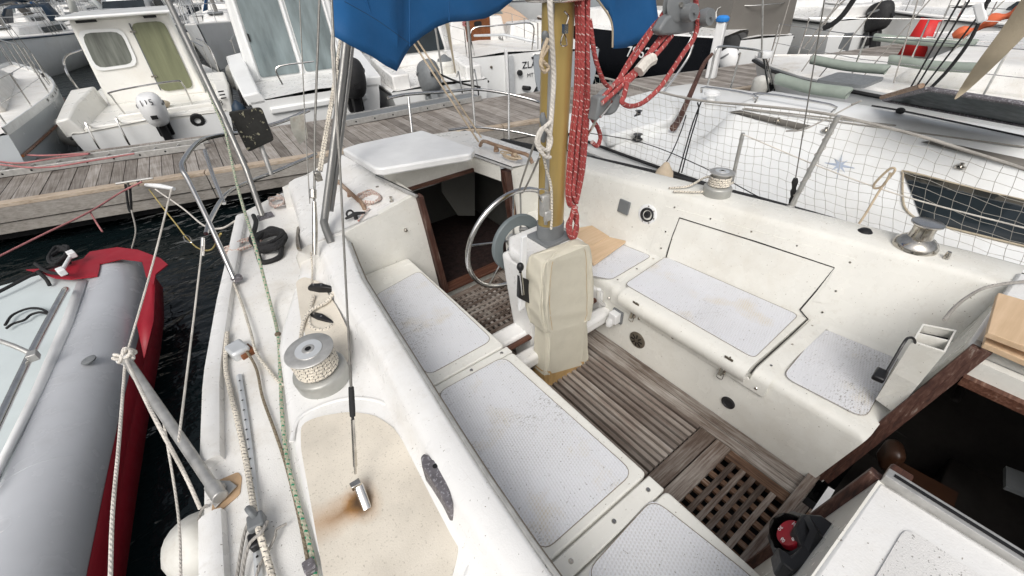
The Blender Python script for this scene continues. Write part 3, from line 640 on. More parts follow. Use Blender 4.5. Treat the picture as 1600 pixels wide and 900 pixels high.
mb=MB();mb.prism([Q(x_,y_,z=.80) for x_,y_ in ((1265,803),(1280,806),(1303,768),(1293,762))],(0,0,.01));mb.build('white_clip','wplast',B,smooth=False)
# cream pocket box with the winch handle
bx=root('winch_handle_holder',Q(1440,560,z=1.18),'cream box holder with two open pockets fixed beside the dark cabin door','handle holder')
P1=[Q(a_,b_,z=1.50) for a_,b_ in ((1440,506),(1492,516),(1478,553),(1424,535))];P0=[Q(a_,b_,z=1.18) for a_,b_ in ((1375,600),(1400,640),(1375,645),(1362,625))]
mb=MB()
P1=[Q(1441,507,z=1.50),Q(1494,517,z=1.50),Q(1476,552,z=1.50),Q(1424,535,z=1.5)]
low=[Q(a_,b_,z=1.17) for a_,b_ in ((1392,588),(1415,604),(1398,646),(1368,624))];mb.loft([P1,[(a_+b_)/2+V((0,0,0)) for a_,b_ in zip(P1,low)],low],closed=True);hb=mb.build('holder_body','gel',bx,solid=.006,smooth=False)
for k,(ta,tb) in enumerate(((.06,.42),(.58,.94))):
    q=[P1[0].lerp(P1[3],ta).lerp(P1[1].lerp(P1[2],ta),.08),P1[0].lerp(P1[3],ta).lerp(P1[1].lerp(P1[2],ta),.92),P1[0].lerp(P1[3],tb).lerp(P1[1].lerp(P1[2],tb),.92),P1[0].lerp(P1[3],tb).lerp(P1[1].lerp(P1[2],tb),.08)]
    mb=MB();mb.prism([p+V((0,0,-.03)) for p in q],(0,0,-.01));mb.build('pocket_floor','dark',bx,smooth=False)
mb=MB();m_=[P1[0].lerp(P1[3],t) for t in (0,.45,.5,1)];n_=[P1[1].lerp(P1[2],t) for t in (0,.45,.5,1)]
mb.prism([m_[1],n_[1],n_[2],m_[2]],(0,0,-.05))
for e,f_ in ((0,1),(1,2),(2,3),(3,0)):
    c_=(P1[0]+P1[1]+P1[2]+P1[3])/4;A_,B_=P1[e],P1[f_];mb.prism([A_,B_,B_.lerp(c_,.12),A_.lerp(c_,.12)],(0,0,.004))
mb.build('holder_rim','gel',bx,smooth=False)
wh=root('winch_crank',Q(1420,530,z=1.52),'dark bent winch handle sticking out of the cream box holder','winch handle')
mb=MB();mb.tube([Q(1432,545,z=1.46),Q(1428,530,z=1.525),Q(1420,528,z=1.535),Q(1412,536,z=1.53),Q(1386,580,z=1.44)],.0045,8,4);mb.build('handle_arm','black',wh)
mb=MB();c_=Q(1375,586,z=1.43);mb.box(c_,(.06,.035,.022),Matrix.Rotation(.1,3,'Z'));mb.build('handle_grip','black',wh,bev=.006)
# plywood boards on the roof
for k,(px,z,l) in enumerate((([(1560,457),(1640,480),(1640,556),(1543,519)],1.60,'raw plywood board on top of the pair by the dark cabin'),([(1545,512),(1640,548),(1640,580),(1538,536)],1.557,'raw plywood board underneath, lower of the pair by the dark cabin'))):
    mb=MB();mb.prism([Q(a_,b_,z=z) for a_,b_ in px],(0,0,-.02));tag(mb.build('plywood_board','ply',None,bev=.002,smooth=False),l,'board','plywood boards')
for k,(px,z,l) in enumerate((([(893,381),(930,365),(978,376),(928,412)],1.165,'pale wooden board lying on the seat behind the mast, nearer the corner'),([(880,360),(925,352),(952,369),(905,397)],1.168,'pale wooden board on the seat, half hidden behind the red rope bundle'))):
    q=[Q(a_,b_,z=z) for a_,b_ in px];mb=MB();mb.prism(q,(0,0,-.018));tag(mb.build('wooden_board','ply',None,bev=.002,smooth=False),l,'board','pale boards on the seat')
# ---- compass
cp=Q(1240,846,z=1.34)
mb=MB();ax=V((-.25,.55,.45)).normalized();cx=cp+V((.012,.004,.0))
u_,w_=ortho(ax)
mb.lathe([(.0,-.05),(.06,-.045),(.070,-.01),(.070,.012),(.056,.02)],cx,ax,8);cps=mb.build('compass','black',B,ang=25,label='black compass with red dial on the bulkhead')
mb=MB();mb.sphere(cx+ax*.012,.052,(1,1,1),20);mb.build('compass_dome',M('compass_bowl',(.9,.9,.9),.03,tr=1.,bump=0,var=0,ior=1.04),cps)
card=cx+ax*.014;mb=MB();mb.lathe([(.0,.0),(.020,.0),(.035,.004),(.038,-.012),(0,-.012)],card,ax,24);mb.build('compass_card','red',cps)
hood=MB();hood.prism([cx+ax*.0+u_*a_+w_*b_ for a_,b_ in ((-.065,-.02),(-.02,-.07),(.05,-.055),(.068,0),(.03,.03),(-.01,.0))],ax*.055)
for i,(s_,a_) in enumerate((('30',.5),('60',1.4),('8',2.2),('N',3.4))):
    d_=(u_*math.cos(a_*1.6)+w_*math.sin(a_*1.6));text(s_,.014,frame(card+ax*.0075+d_*.020,ax.cross(d_),d_),'letterw','dial_number',cps,.0003)
hood.b.free()
mb=MB();mb.prism([Q(a_,b_,z=1.385) for a_,b_ in ((1253,802),(1283,804),(1305,820),(1297,838),(1283,860),(1258,884),(1240,895),(1222,880),(1216,853),(1236,868),(1254,853),(1241,824))],(0,0,-.07));mb.build('compass_hood','black',cps,bev=.005)
# ================================================================ pedestal, beams, wheel
mb=MB();mb.bb((.82,1.40,.93),(1.62,1.52,1.00));mb.build('bridge_beam','gelw',B,bev=.02)
mb=MB();mb.bb((.82,1.26,.88),(1.62,1.345,.96));mb.build('bridge_beam','gelw',B,bev=.02)
mb=MB();mb.tube([(.82,1.375,.985),(1.62,1.375,.985)],.016,8,1);mb.build('beam_wood','mahogx',B)
mb=MB();mb.box((1.595,1.43,.98),(.03,.2,.17));mb.build('beam_bracket','gelw',B,bev=.02)
mb=MB();mb.loft([[(x_*k+1.19,1.43+y_*k,z) for x_,y_ in ((-.14,-.10),(.14,-.10),(.14,.13),(-.14,.13))] for z,k in ((.72,.75),(1.0,.8),(1.3,.95),(1.45,1.0))],closed=True,cap=True);pd=mb.build('steering_pedestal','gelw',B,bev=.02)
mb=MB();mb.loft([[(x_*k+1.21,1.42+y_*k,z) for x_,y_ in ((-.16,-.13),(.16,-.13),(.17,.05),(.10,.15),(-.10,.15),(-.17,.05))] for z,k in ((1.44,.93),(1.475,1.0),(1.50,1.0),(1.515,.94))],closed=True,cap=True);mb.build('pedestal_top','gelw',pd,bev=.008)
mb=MB();mb.bb((1.06,1.27,1.36),(1.22,1.30,1.455));mb.build('pedestal_panel','greyplast',pd,bev=.006)
mb=MB();q0=Q(812,375,y=1.30);mb.prism([Q(a_,b_,y=1.30) for a_,b_ in ((816,372),(824,368),(821,480),(812,486))],(0,.015,0));mb.build('white_side_plate','wplast',pd,bev=.002)
mb=MB();mb.prism([Q(a_,b_,y=1.29) for a_,b_ in ((812,432),(836,442),(834,478),(811,466))],(0,.02,0));mb.build('lever_plate','black',pd,bev=.003)
mb=MB();mb.tube([Q(817,460,y=1.27),Q(815,440,y=1.25),Q(813,425,y=1.23)],.007,8,3);lv=mb.build('throttle_lever','steel',pd);mb=MB();mb.sphere(Q(813,417,y=1.23),.016,(1,1,1.3),12);mb.build('lever_knob','black',lv)
# wheel
WC=V((1.235,1.70,1.385));WR=.30;tilt=.12
def wp(a,r,dy=0): return WC+V((math.cos(a)*r,-math.sin(a)*r*tilt+dy,math.sin(a)*r))
mb=MB();mb.tube([wp(k*math.tau/40,WR) for k in range(40)],.0135,10,1,closed=True);wl=mb.build('steering_wheel','steel',B)
for k in range(5):
    a_=math.radians(90+72*k+2);mb=MB();mb.tube([wp(a_,.03),wp(a_,WR-.01)],.006,8,1);mb.build('spoke','steel',wl)
mb=MB();mb.lathe([(0,-.02),(.035,-.02),(.04,.0),(.03,.03),(0,.03)],WC,(0,-1,-.05),16);mb.build('hub','alu',wl)
gc=Q(806,378,y=1.60);mb=MB();n_=V((0,-1,.02));mb.lathe([(.097,.0),(.155,.0),(.157,.006),(.157,.016),(.152,.022),(.10,.022),(.097,.016),(.097,.0)],gc,n_,40);mb.build('drive_disc',M('blue_grey_disc',(.145,.17,.175),.4,var=.06),B)
mb=MB();mb.tube([gc+V((.1,.1,0)),gc+V((.3,-.1,.0))],.012,8,1);mb.tube([Q(830,366,y=1.55),Q(822,385,y=1.45),Q(818,400,y=1.42)],.008,8,3);mb.build('wheel_axle','alu',B)
# ================================================================ mizzen mast
mb_=Q(864,372,y=1.42);mt_=V((mb_.x+.02,1.42,8.0));mx=V((1.26,1.42,1.5))
def mp(z): return V((1.258+.03*(z-1.5),1.42,z))
mb=MB();mb.tube([mp(1.55),mp(8.5)],.054,24,1,flat=1.25);ms=mb.build('mizzen_mast','mastgold',B)
mb=MB();mb.tube([mp(1.5),mp(1.60)],.058,24,1,flat=1.25);mb.box(mp(1.515),(.17,.16,.03));mb.build('mast_step','greyplast',ms,bev=.004)
mb=MB();mb.tube([mp(1.62)+V((-.058,-.03,0)),mp(8.4)+V((-.058,-.03,0))],.009,8,1);mb.build('sail_track','alu',ms)
def onm(px,py,off=.065): # point on the camera side of the mast
    return Q(px,py,y=1.42-off)
mb=MB();p=onm(851,320,.07);mb.box(p,(.045,.03,.10));mb.box(p+V((.005,-.015,-.05)),(.04,.02,.05));cl=mb.build('jam_cleat','alu',ms,bev=.006)
mb=MB();mb.tube([onm(842,296,.08),onm(858,300,.08),onm(862,318,.08),onm(846,314,.08)],.004,6,4,closed=True);mb.build('wire_loop','steel',cl)
def mastcleat(px1,py1,px2,py2,w=.016):
    a_,b_=onm(px1,py1,.055),onm(px2,py2,.055);mb=MB();mb.tube([a_,a_.lerp(b_,.2),a_.lerp(b_,.5)+V((.01,0,0)),a_.lerp(b_,.8),b_],lambda t:w*(1-.55*abs(2*t-1)**2),8,4);mb.build('horn_cleat','greyplast',ms)
mastcleat(852,48,851,80);mastcleat(848,176,849,222)
mb=MB();mb.tube([onm(906,42,.0),onm(910,48,0),onm(903,54,0),onm(902,88,0)],.003,6,3);mb.build('wire_hook','steel',ms)
mb=MB();mb.tube([onm(882,18,.075),onm(888,26,.075),onm(884,40,.08),onm(881,50,.08)],.004,6,4);mb.box(onm(883,45,.08),(.018,.015,.03));mb.tube([onm(876,70,.08),onm(881,52,.08),onm(886,70,.08)],.0025,6,3,closed=True);mb.build('shackle','chrome',ms)
mb=MB();mb.box(mp(2.52)+V((0,0,0)),(.17,.2,.05));mb.build('mast_band','chrome',ms,bev=.01)
mb=MB();mb.box(Q(897,222,y=1.39),(.02,.03,.09));mb.box(Q(903,215,y=1.37),(.03,.01,.05));mb.build('eye_plate','alu',ms,bev=.003)
# canvas cover on the binnacle: loose cloth with real folds
def ring(pl,pr,dep,k,n=120,ph=0,top=0):
    a_,b_=Q(pl[0],pl[1],y=1.20),Q(pr[0],pr[1],y=1.20);zc=(a_.z+b_.z)/2;o_=[]
    for j in range(n):
        ang=j/n*math.tau;cx_,sx_=math.cos(ang),math.sin(ang);e=.20;k=k if j else k
        xx=math.copysign(abs(cx_)**e,cx_);yy=math.copysign(abs(sx_)**e,sx_)
        q1=(1-abs(math.sin(ang*2.5+.4+zc*1.6+ph)))**3;q2=(1-abs(math.sin(ang*4.5+2-zc*2.4+ph)))**4;q3=(1-abs(math.sin(ang*1.5+1.1+zc*9)))**5
        f_=.6*k*(1.1*q1+.8*q2+.5*q3-.5)+.0012*math.sin(ang*17+zc*60)
        o_.append(V(((a_.x+b_.x)/2+xx*(b_.x-a_.x)/2+cx_*f_,1.20+dep/2+yy*dep/2+sx_*f_,a_.z*(1-(xx+1)/2)+b_.z*(xx+1)/2+.004*math.sin(ang*3+1)*k/.01)))
    return o_
prof=[((855,409),(921,383),.085,.001),((852,413),(924,386),.105,.003),((850,419),(926,391),.115,.006),((847,436),(928,408),.12,.010),((846,458),(929,432),.125,.014),((845,478),(930,452),.13,.016),((846,495),(930,470),.13,.015),((849,510),(928,487),.13,.012),((851,520),(925,499),.12,.008),((855,522),(920,501),.11,.004),((855,526),(919,505),.105,.003),((854,545),(920,523),.108,.006),((853,565),(920,545),.11,.008),((852,588),(920,568),.113,.010)]
def dens(pr,m):
    o_=[]
    for a_,b_ in zip(pr,pr[1:]):
        for q in range(m):
            t=q/m;L_=lambda u,v:u+(v-u)*t;o_.append(((L_(a_[0][0],b_[0][0]),L_(a_[0][1],b_[0][1])),(L_(a_[1][0],b_[1][0]),L_(a_[1][1],b_[1][1])),L_(a_[2],b_[2]),L_(a_[3],b_[3])))
    return o_+[pr[-1]]
mb=MB();rr=[ring(*p) for p in dens(prof,4)];c0=sum(rr[0],V())/120;mb.loft([[c0+V((0,0,.010))]*120,[c0.lerp(p,.6)+V((0,0,.008+.003*math.sin(i*.3))) for i,p in enumerate(rr[0])]]+rr,closed=True)
bmesh.ops.remove_doubles(mb.b,verts=mb.b.verts,dist=1e-5)
cvr=mb.build('canvas_cover','canvas',None);tag(cvr,'beige canvas cover with ochre hem hung over the steering pedestal instruments','canvas cover')
mb=MB();hp_=dens([((852,582),(920,562),.114,.011),((853,592),(920,574),.118,.014),((854,604),(919,587),.122,.017)],3);mb.loft([[p+V((0,0,math.sin(i*.21)*.007*q/8)) for i,p in enumerate(ring(*h_))] for q,h_ in enumerate(hp_)],closed=True);mb.build('hem','hem',cvr)
for k_ in (27,33,87,93):
    mb=MB();mb.tube([r_[k_]+(r_[k_]-V((1.2,1.26,r_[k_].z))).normalized()*.0012 for r_ in rr[4:34:2]],.0012,4,1);mb.build('stitched_seam','hem',cvr)
mb=MB();mb.tube([Q(936,452,y=1.25),Q(936,470,y=1.27),Q(952,480,y=1.35)],.012,8,3);mb.build('stay_bracket','gelw',B)
# ================================================================ winches
def winch(base,h,r,tiltv=(0,0,1),kind='self',label=None,lathe_n=40):
    ax=V(tiltv).normalized();u_,w_=ortho(ax)
    if kind=='big':
        mb=MB();mb.lathe([(0,0),(r,0),(r*1.0,h*.08),(r*1.02,h*.30),(r*.99,h*.345),(r*.93,h*.375),(r*.6,h*.40),(0,h*.4)],base,ax,lathe_n);o=mb.build('winch','winchbase',B,ang=35,label=label)
        mb=MB();mb.lathe([(r*.66,h*.38),(r*.60,h*.5),(r*.57,h*.7),(r*.62,h*.86),(r*.86,h*.93),(r*.89,h*.965),(r*.84,h*.985),(r*.52,h*.988),(r*.5,h*1.0),(r*.22,h*1.005),(r*.2,h*1.02),(r*.12,h*1.02),(r*.11,h*.95),(0,h*.95)],base,ax,lathe_n);mb.build('drum','alu',o,ang=35)
        mb=MB();mb.lathe([(r*.49,h*.99),(r*.49,h*1.004),(r*.23,h*1.008)],base,ax,lathe_n);mb.build('top_disc','alup',o)
        mb=MB();mb.lathe([(0,h*1.021),(r*.115,h*1.021)],base,ax,8);mb.build('handle_socket','dark',o)
    else:
        mb=MB();mb.lathe([(0,0),(r,0),(r*1.0,h*.12),(r*.93,h*.22),(r*.74,h*.34),(r*.55,h*.42),(r*.50,h*.6),(r*.51,h*.82),(r*.58,h*.88),(r*.70,h*.91),(r*.72,h*.95),(r*.66,h*.98),(r*.3,h),(0,h)],base,ax,lathe_n);o=mb.build('winch','chrome',B,ang=35,label=label)
        mb=MB();mb.lathe([(r*.66,h*.983),(r*.3,h*1.004),(0,h*1.004)],base,ax,30);mb.build('top_disc','steel',o)
    return o
wb=Q(503,597,z=1.34)
wb=V((.075,1.40,1.338));winch(wb,.175,.098,(-.06,-.05,1),'big','large grey winch with rope wound on the drum, left deck')
def wound(base,ax,r,z0,n,pitch,rr,tail,mat,name='winch_rope',squash=1):
    ax=V(ax).normalized();u_,w_=ortho(ax);P_=[]
    for k in range(int(n*20)+1):
        a_=k/20*math.tau;P_.append(base+ax*(z0+pitch*k/20)+(u_*math.cos(a_)+w_*math.sin(a_))*r)
    mb=MB();mb.tube(P_+tail,rr,8,1);return mb.build(name,mat,None)
o=wound(wb,(-.06,-.05,1),.073,.078,4.6,.0155,.0085,[],'rfleck');tag(o,'white rope with black flecks wound round the large left winch','rope')
w2=V((2.275,1.16,1.522));winch(w2,.135,.075,(.04,0,1),'big','silver winch with cream rope at far right coaming')
o=wound(w2,(.04,0,1),.053,.058,4,.0125,.0065,[],'rfleck');tag(o,'cream rope wound on the silver winch of the far coaming','rope')
w3=V((2.41,.275,1.522));winch(w3,.125,.082,(.02,0,1),'small','bell shaped bare chrome winch on right coaming')
mb=MB();mb.lathe([(0,.03),(.008,.03),(.011,0)],Q(1478,403,z=1.526),(0,0,1),10);mb.build('deck_bolt','chrome',B)
o=MB();o.tube([Q(1045,294,z=1.53),Q(1075,291,z=1.54),Q(1100,278,z=1.56),Q(1112,276,z=1.575)],.0065,8,6);o.tube([Q(1052,299,z=1.53),Q(1085,300,z=1.535),Q(1120,297,z=1.54),Q(1146,285,z=1.55)],.0065,8,6);tag(o.build('sheet_rope','rfleck',None),'cream rope tail running from silver winch along the far coaming top','rope')
o=MB();o.tube([Q(1475,500,z=1.524),Q(1492,480,z=1.53),Q(1515,462,z=1.535),Q(1545,448,z=1.54),Q(1600,440,z=1.55),Q(1640,440,z=1.55)],.006,8,6);tag(o.build('loose_rope','greyrope',None),'thin grey rope end trailing over the coaming beside chrome winch','rope')
mb=MB();mb.lathe([(0,0),(.035,0),(.034,.03),(.02,.045),(0,.048)],Q(1340,379,z=1.525)+V((.14,.02,-.035)),(0,0,1),16);mb.build('black_fairlead','black',B)
# ================================================================ deck fittings on the left deck
def clam(px1,py1,px2,py2,z):
    a_,b_=Q(px1,py1,z=z),Q(px2,py2,z=z);mb=MB();d=(b_-a_);s_=d.cross(V((0,0,1))).normalized()
    mb.loft([[p+s_*w,p+s_*w*.7+V((0,0,h)),p-s_*w*.7+V((0,0,h)),p-s_*w] for p,w,h in ((a_,.010,.012),(a_+d*.1,.017,.026),(a_+d*.5,.022,.034),(a_+d*.85,.012,.03),(b_,.006,.022))],closed=True,cap=True);o=mb.build('clam_cleat','black',B,bev=.003)
    for t in (.25,.55):
        mb=MB();mb.lathe([(0,.0015),(.0045,.001),(.005,-.004)],a_+d*t+V((0,0,.031+.003*t)),(0,0,1),8);mb.build('screw','steel',o)
clam(483,451,523,456,1.372);clam(484,494,523,510,1.352)
# turnbuckle, wire shroud and chainplate
tp=Q(571,792,z=1.338);t0=Q(564,757,z=1.385)
mb=MB();a_=Q(574,796,z=1.342);b_=Q(560,758,z=1.385);mb.tube([a_,b_],.014,8,1,flat=.55);ch=mb.build('chainplate','steel',B,bev=.002)
mb=MB();mb.box(Q(556,757,z=1.39),(.03,.02,.018));mb.build('clevis_pin','chrome',ch,bev=.002)
sh=[Q(556,752,z=1.39),Q(553,660,z=1.52)]
# the wire rises straight to the masthead
wt=Q(518,0,y=1.2);s0=Q(556,750,z=1.39)
def along(t): return s0.lerp(wt,t)
def nearest_t(py):
    lo,hi=0,1
    for _ in range(30):
        m_=(lo+hi)/2;p=along(m_)-CAM;y_=450-p.dot(up)*F/p.dot(fw)
        if y_>py: lo=m_
        else: hi=m_
    return (lo+hi)/2
mb=MB();mb.tube([along(nearest_t(740)),along(nearest_t(728))],.004,8,1);mb.tube([along(nearest_t(728)),along(nearest_t(700)),along(nearest_t(655))],lambda t:.0065-.001*t,10,1);mb.build('turnbuckle','chrome',B)
mb=MB();mb.tube([along(nearest_t(655)),along(nearest_t(600))],.004,8,1);mb.tube([along(nearest_t(650)),along(nearest_t(640)),along(nearest_t(612)),along(nearest_t(605))],lambda t:.0085-.002*abs(t-.4),10,2);mb.build('black_tape_wrap','rubber',B)
mb=MB();mb.tube([along(nearest_t(604)),along(nearest_t(570))],.0042,8,1);mb.tube([along(nearest_t(570)),along(1.0),along(3.2)],.003,6,1);mb.build('shroud_wire','wire',B)
# chock near the coaming
q=[Q(a_,b_,z=1.432) for a_,b_ in ((657,713),(662,708),(670,711),(676,718),(681,713),(687,716),(693,730),(697,744),(704,768),(707,786),(703,793),(697,790),(686,768),(668,740),(659,728))]
mb=MB();mb.prism([p-V((0,0,.085)) for p in q],(0,0,.085));o=mb.build('fairlead_chock','lead',B,bev=.005,label='corroded dark fairlead beside the beige panel');mb=MB();mb.lathe([(0,.0),(.008,.0)],Q(680,728,z=1.4335),(0,0,1),12);mb.build('hole','dark',o)
# turning block box
p=Q(372,547,z=1.275);mb=MB();mb.box(p,(.075,.095,.05),Matrix.Rotation(.25,3,'Z'));o=mb.build('turning_block','alup',B,bev=.012);mb=MB();mb.box(p+V((.025,-.02,-.012)),(.06,.07,.028),Matrix.Rotation(.25,3,'Z'));mb.build('block_base','brownwood',o,bev=.004)
# perforated track
q=[Q(a_,b_,z=1.262) for a_,b_ in ((369,586),(377,586),(404,770),(410,900),(402,900),(390,760))]
mb=MB();mb.tube([Q(373,586,z=1.268),Q(384,660,z=1.268),Q(396,765,z=1.268),Q(404,905,z=1.268)],.011,4,4,flat=.6);tk=mb.build('perforated_track','alup',B,smooth=False)
for k in range(20):
    t=k/19;py=595+t*290;px=373+(py-586)*.125*1.0;px=interp([(586,373),(660,384),(765,396),(905,404)],py)
    mb=MB();mb.lathe([(0,.001),(.004,.001)],Q(px,py,z=1.277),(0,0,1),8);mb.build('track_hole','dark',tk)
# genoa car with rope
p=Q(402,818,z=1.30);mb=MB();mb.box(p,(.045,.05,.045),Matrix.Rotation(-.1,3,'Z'));mb.lathe([(.024,-.008),(.026,.0),(.024,.008),(0,.008)],p+V((0,.03,.02)),(1,.2,.2),16);o=mb.build('genoa_car','greyplast',B,bev=.006)
mb=MB();mb.box(Q(400,845,z=1.285),(.035,.05,.03));mb.build('car_slide','black',o,bev=.006)
# stanchion with triangular base, leaning outboard
sb=Q(338,768,z=1.29);st=Q(196,557,z=1.86);st=Q(196,560,x=sb.x-.20)
mb=MB();mb.tube([sb,st],.0175,14,1);sn=mb.build('stanchion','alu',B,label='grey stanchion leaning outboard over the water')
mb=MB();q=[Q(a_,b_,z=1.262) for a_,b_ in ((337,795),(333,788),(344,752),(360,752),(371,760))];mb.prism(q,(0,0,.006));mb.build('stanchion_plate','alu',sn,bev=.002)
d_=(st-sb).normalized();mb=MB();mb.tube([sb-d_*.03,sb+d_*.035],.023,14,1);mb.lathe([(0,.02),(.012,.018),(.014,0)],Q(347,763,z=1.27),(0,0,1),12);mb.build('stanchion_socket','alu',sn,bev=.003)
mb=MB();mb.tube([st-d_*.02,st+d_*.01],.024,14,1);mb.tube([st-V((.03,0,0)),st+V((.03,0,0))],.012,10,1);mb.build('stanchion_cap','wplast',sn)
pan([(338,752),(372,737),(378,745),(375,772),(345,798),(330,800)],1.2575,M('brown_stained_patch',(.48,.33,.20),.8,var=.3,vs=14),'rust_patch',.002,.01)
# rope knot and lifelines
def rope(pts,r,mat,label,cat='rope',name='rope',k=6,n=8,group=None):
    mb=MB();mb.tube(pts,r,n,k);return tag(mb.build(name,mat,None),label,cat,group)
R.seed(5)
mb=MB();mb.tube([st+V((math.cos(k*1.3)*.028+R.uniform(-.01,.01),math.sin(k*1.7)*.025,.015+.02*math.sin(k*2.1))) for k in range(16)],.007,8,5);tag(mb.build('rope_knot','cord',None),'white rope knot tied round the head of the leaning stanchion','knot')
pr=Q(268,295,y=3.0)
rope([pr,pr.lerp(st,.5)+V((0,0,-.01)),st],.0045,'cord','thin white lifeline from stern rail to the leaning stanchion')
s2=Q(172,915,x=-.6);rope([st,Q(186,690,x=-.58),Q(176,800,x=-.59),s2],.0055,'cord','thin white lifeline hanging from leaning stanchion down to frame bottom')
mid=sb.lerp(st,.53)
rope([Q(316,385,y=2.6),Q(300,520,y=2.0),Q(279,690,y=1.38)],.0042,'cord','lower thin white lifeline over the black water by the hull')
rope([mid,Q(278,800,x=-.5),Q(283,915,x=-.5)],.0042,'cord','lower white lifeline going down from the middle of the leaning stanchion')
rope([st,Q(240,650,z=1.5),Q(288,740,z=1.3),Q(313,795,z=1.2)],.006,'cord','white cord slanting from the leaning stanchion to the hull side')
# ropes on deck
rope([Q(352,205,y=3.5),Q(372,295,y=2.9),Q(399,385,y=2.3),Q(420,465,z=1.30),Q(434,522,z=1.275),Q(438,590,z=1.27),Q(441,650,z=1.268),Q(448,715,z=1.268),Q(462,775,z=1.268),Q(478,830,z=1.268),Q(490,880,z=1.27),Q(497,925,z=1.27)],.0075,'rgreen','pale rope with green flecks running along the left deck edge')
rope([Q(258,0,y=4.9),Q(300,85,y=4.4),Q(352,205,y=3.5)],.0065,'rgreen','upper run of green flecked rope rising beside the grey pole')
rope([Q(380,540,z=1.28),Q(400,575,z=1.275),Q(410,620,z=1.27),Q(428,670,z=1.268),Q(445,720,z=1.268),Q(462,785,z=1.268),Q(474,840,z=1.268),Q(483,890,z=1.268)],.0055,'rbrown','brown braided rope on deck, running beside the green flecked rope')
rope([Q(362,435,z=1.275),Q(378,475,z=1.275),Q(392,520,z=1.285),Q(400,550,z=1.28),Q(420,578,z=1.27),Q(440,600,z=1.268),Q(455,600,z=1.3)],.006,'rfleck','pale rope crossing the deck between the turning block and winch')
rope([Q(355,520,z=1.28),Q(352,570,z=1.272),Q(362,620,z=1.272),Q(374,670,z=1.274),Q(386,730,z=1.276),Q(396,790,z=1.30),Q(405,830,z=1.31),Q(418,875,z=1.28),Q(432,925,z=1.28)],.0095,'rfleck','thick white rope with black flecks beside the perforated track')
rope([Q(396,800,z=1.30),Q(383,830,z=1.28),Q(375,870,z=1.27),Q(368,920,z=1.27)],.005,'greyrope','grey cord looping down from the genoa car, left strand')
rope([Q(418,815,z=1.31),Q(408,832,z=1.32),Q(390,850,z=1.30),Q(380,885,z=1.28),Q(378,920,z=1.27)],.005,'greyrope','grey cord wrapped over the genoa car, right strand')
rope([Q(448,818,z=1.275),Q(432,827,z=1.28),Q(430,838,z=1.28),Q(418,862,z=1.27),Q(405,885,z=1.275),Q(398,915,z=1.27)],.004,'greyrope','short thin cord with knotted end beside genoa car')
mb=MB();mb.sphere(Q(434,522,z=1.28),.014,(1,1,.8),10);tag(mb.build('rope_knot','rbrown',None),'small dark knot in the green flecked rope','knot')
mb=MB();mb.box(Q(484,886,z=1.285),(.03,.035,.03));mb.build('rope_stopper','lead',B,bev=.004)
rope([Q(490,462,z=1.385),Q(484,490,z=1.372),Q(486,510,z=1.372),Q(505,516,z=1.37),Q(521,508,z=1.37)],.009,'rfleck','thick pale rope curled round the lower black cleat')
rope([Q(521,457,z=1.39),Q(510,472,z=1.385),Q(489,483,z=1.39),Q(475,500,z=1.385),Q(470,530,z=1.37)],.009,'rfleck','thick pale rope leading from upper black cleat to winch')
rope([Q(486,395,z=1.42),Q(488,420,z=1.38),Q(487,447,z=1.375)],.005,'rfleck','frayed flecked rope end hanging above the upper black cleat')
def coil(c,rx,ry,n,r,mat,label,seed,normal=(0,0,1),tails=(),jit=.25,cat='rope coil',hgt=.012):
    R.seed(seed);c=V(c);nz=V(normal).normalized();u_,w_=ortho(nz);P_=[]
    for k in range(n*10):
        a_=k/10*math.tau;j=1+R.uniform(-jit,jit)*.4;cxx=u_*R.uniform(-1,1)*rx*.10+w_*R.uniform(-1,1)*ry*.10
        P_.append(c+cxx+u_*math.cos(a_+math.sin(k*.37)*.3)*rx*j*(1-.25*math.sin(k*.13))+w_*math.sin(a_)*ry*j+nz*(r+hgt*(k/(n*10))*n*.5+R.uniform(0,.004)))
    mb=MB();mb.tube(P_,r,7,4)
    for t in tails: mb.tube(t,r,7,6)
    return tag(mb.build('rope_coil',mat,None),label,cat)
coil(Q(425,382,z=1.265),.11,.085,6,.0155,'rblack','heap of thick black rope on the deck by the stern rail',2,tails=([Q(392,375,z=1.29),Q(400,350,z=1.30),Q(396,337,z=1.28)],[Q(440,385,z=1.29),Q(436,402,z=1.27),Q(410,410,z=1.27),Q(402,395,z=1.29)]))
coil(Q(384,385,z=1.265),.06,.11,3,.007,'rpink','pink flecked rope bundle at the deck edge by black rope',3)
coil(Q(434,319,z=1.262),.085,.05,4,.006,'rpink','small pink flecked rope coil near the stern corner',4)
coil(Q(578,315,z=1.485),.075,.065,5,.006,'rpink','pink flecked rope coil on the aft cabin roof',6,tails=([Q(560,345,z=1.49),Q(570,332,z=1.5),Q(577,326,z=1.5)],))
coil(Q(798,247,z=1.53),.09,.035,4,.005,'rtan','flat tan rope coil on the aft cabin roof by handrail',8)
mb=MB()
a_,b_=Q(541,347,z=1.475),Q(572,337,z=1.485);mb.tube([a_+V((0,0,.02)),a_.lerp(b_,.5)+V((0,0,.03)),b_+V((0,0,.02))],lambda t:.013*(1-.5*abs(2*t-1)),8,4);mb.tube([a_.lerp(b_,.5),a_.lerp(b_,.5)+V((0,0,.03))],.012,8,1);mb.tube([Q(547,334,z=1.5)+V((math.cos(t)*.02,0,math.sin(t)*.02)) for t in (0,1,2,3,4,5)],.006,6,3);mb.build('horn_cleat','rubber',B)
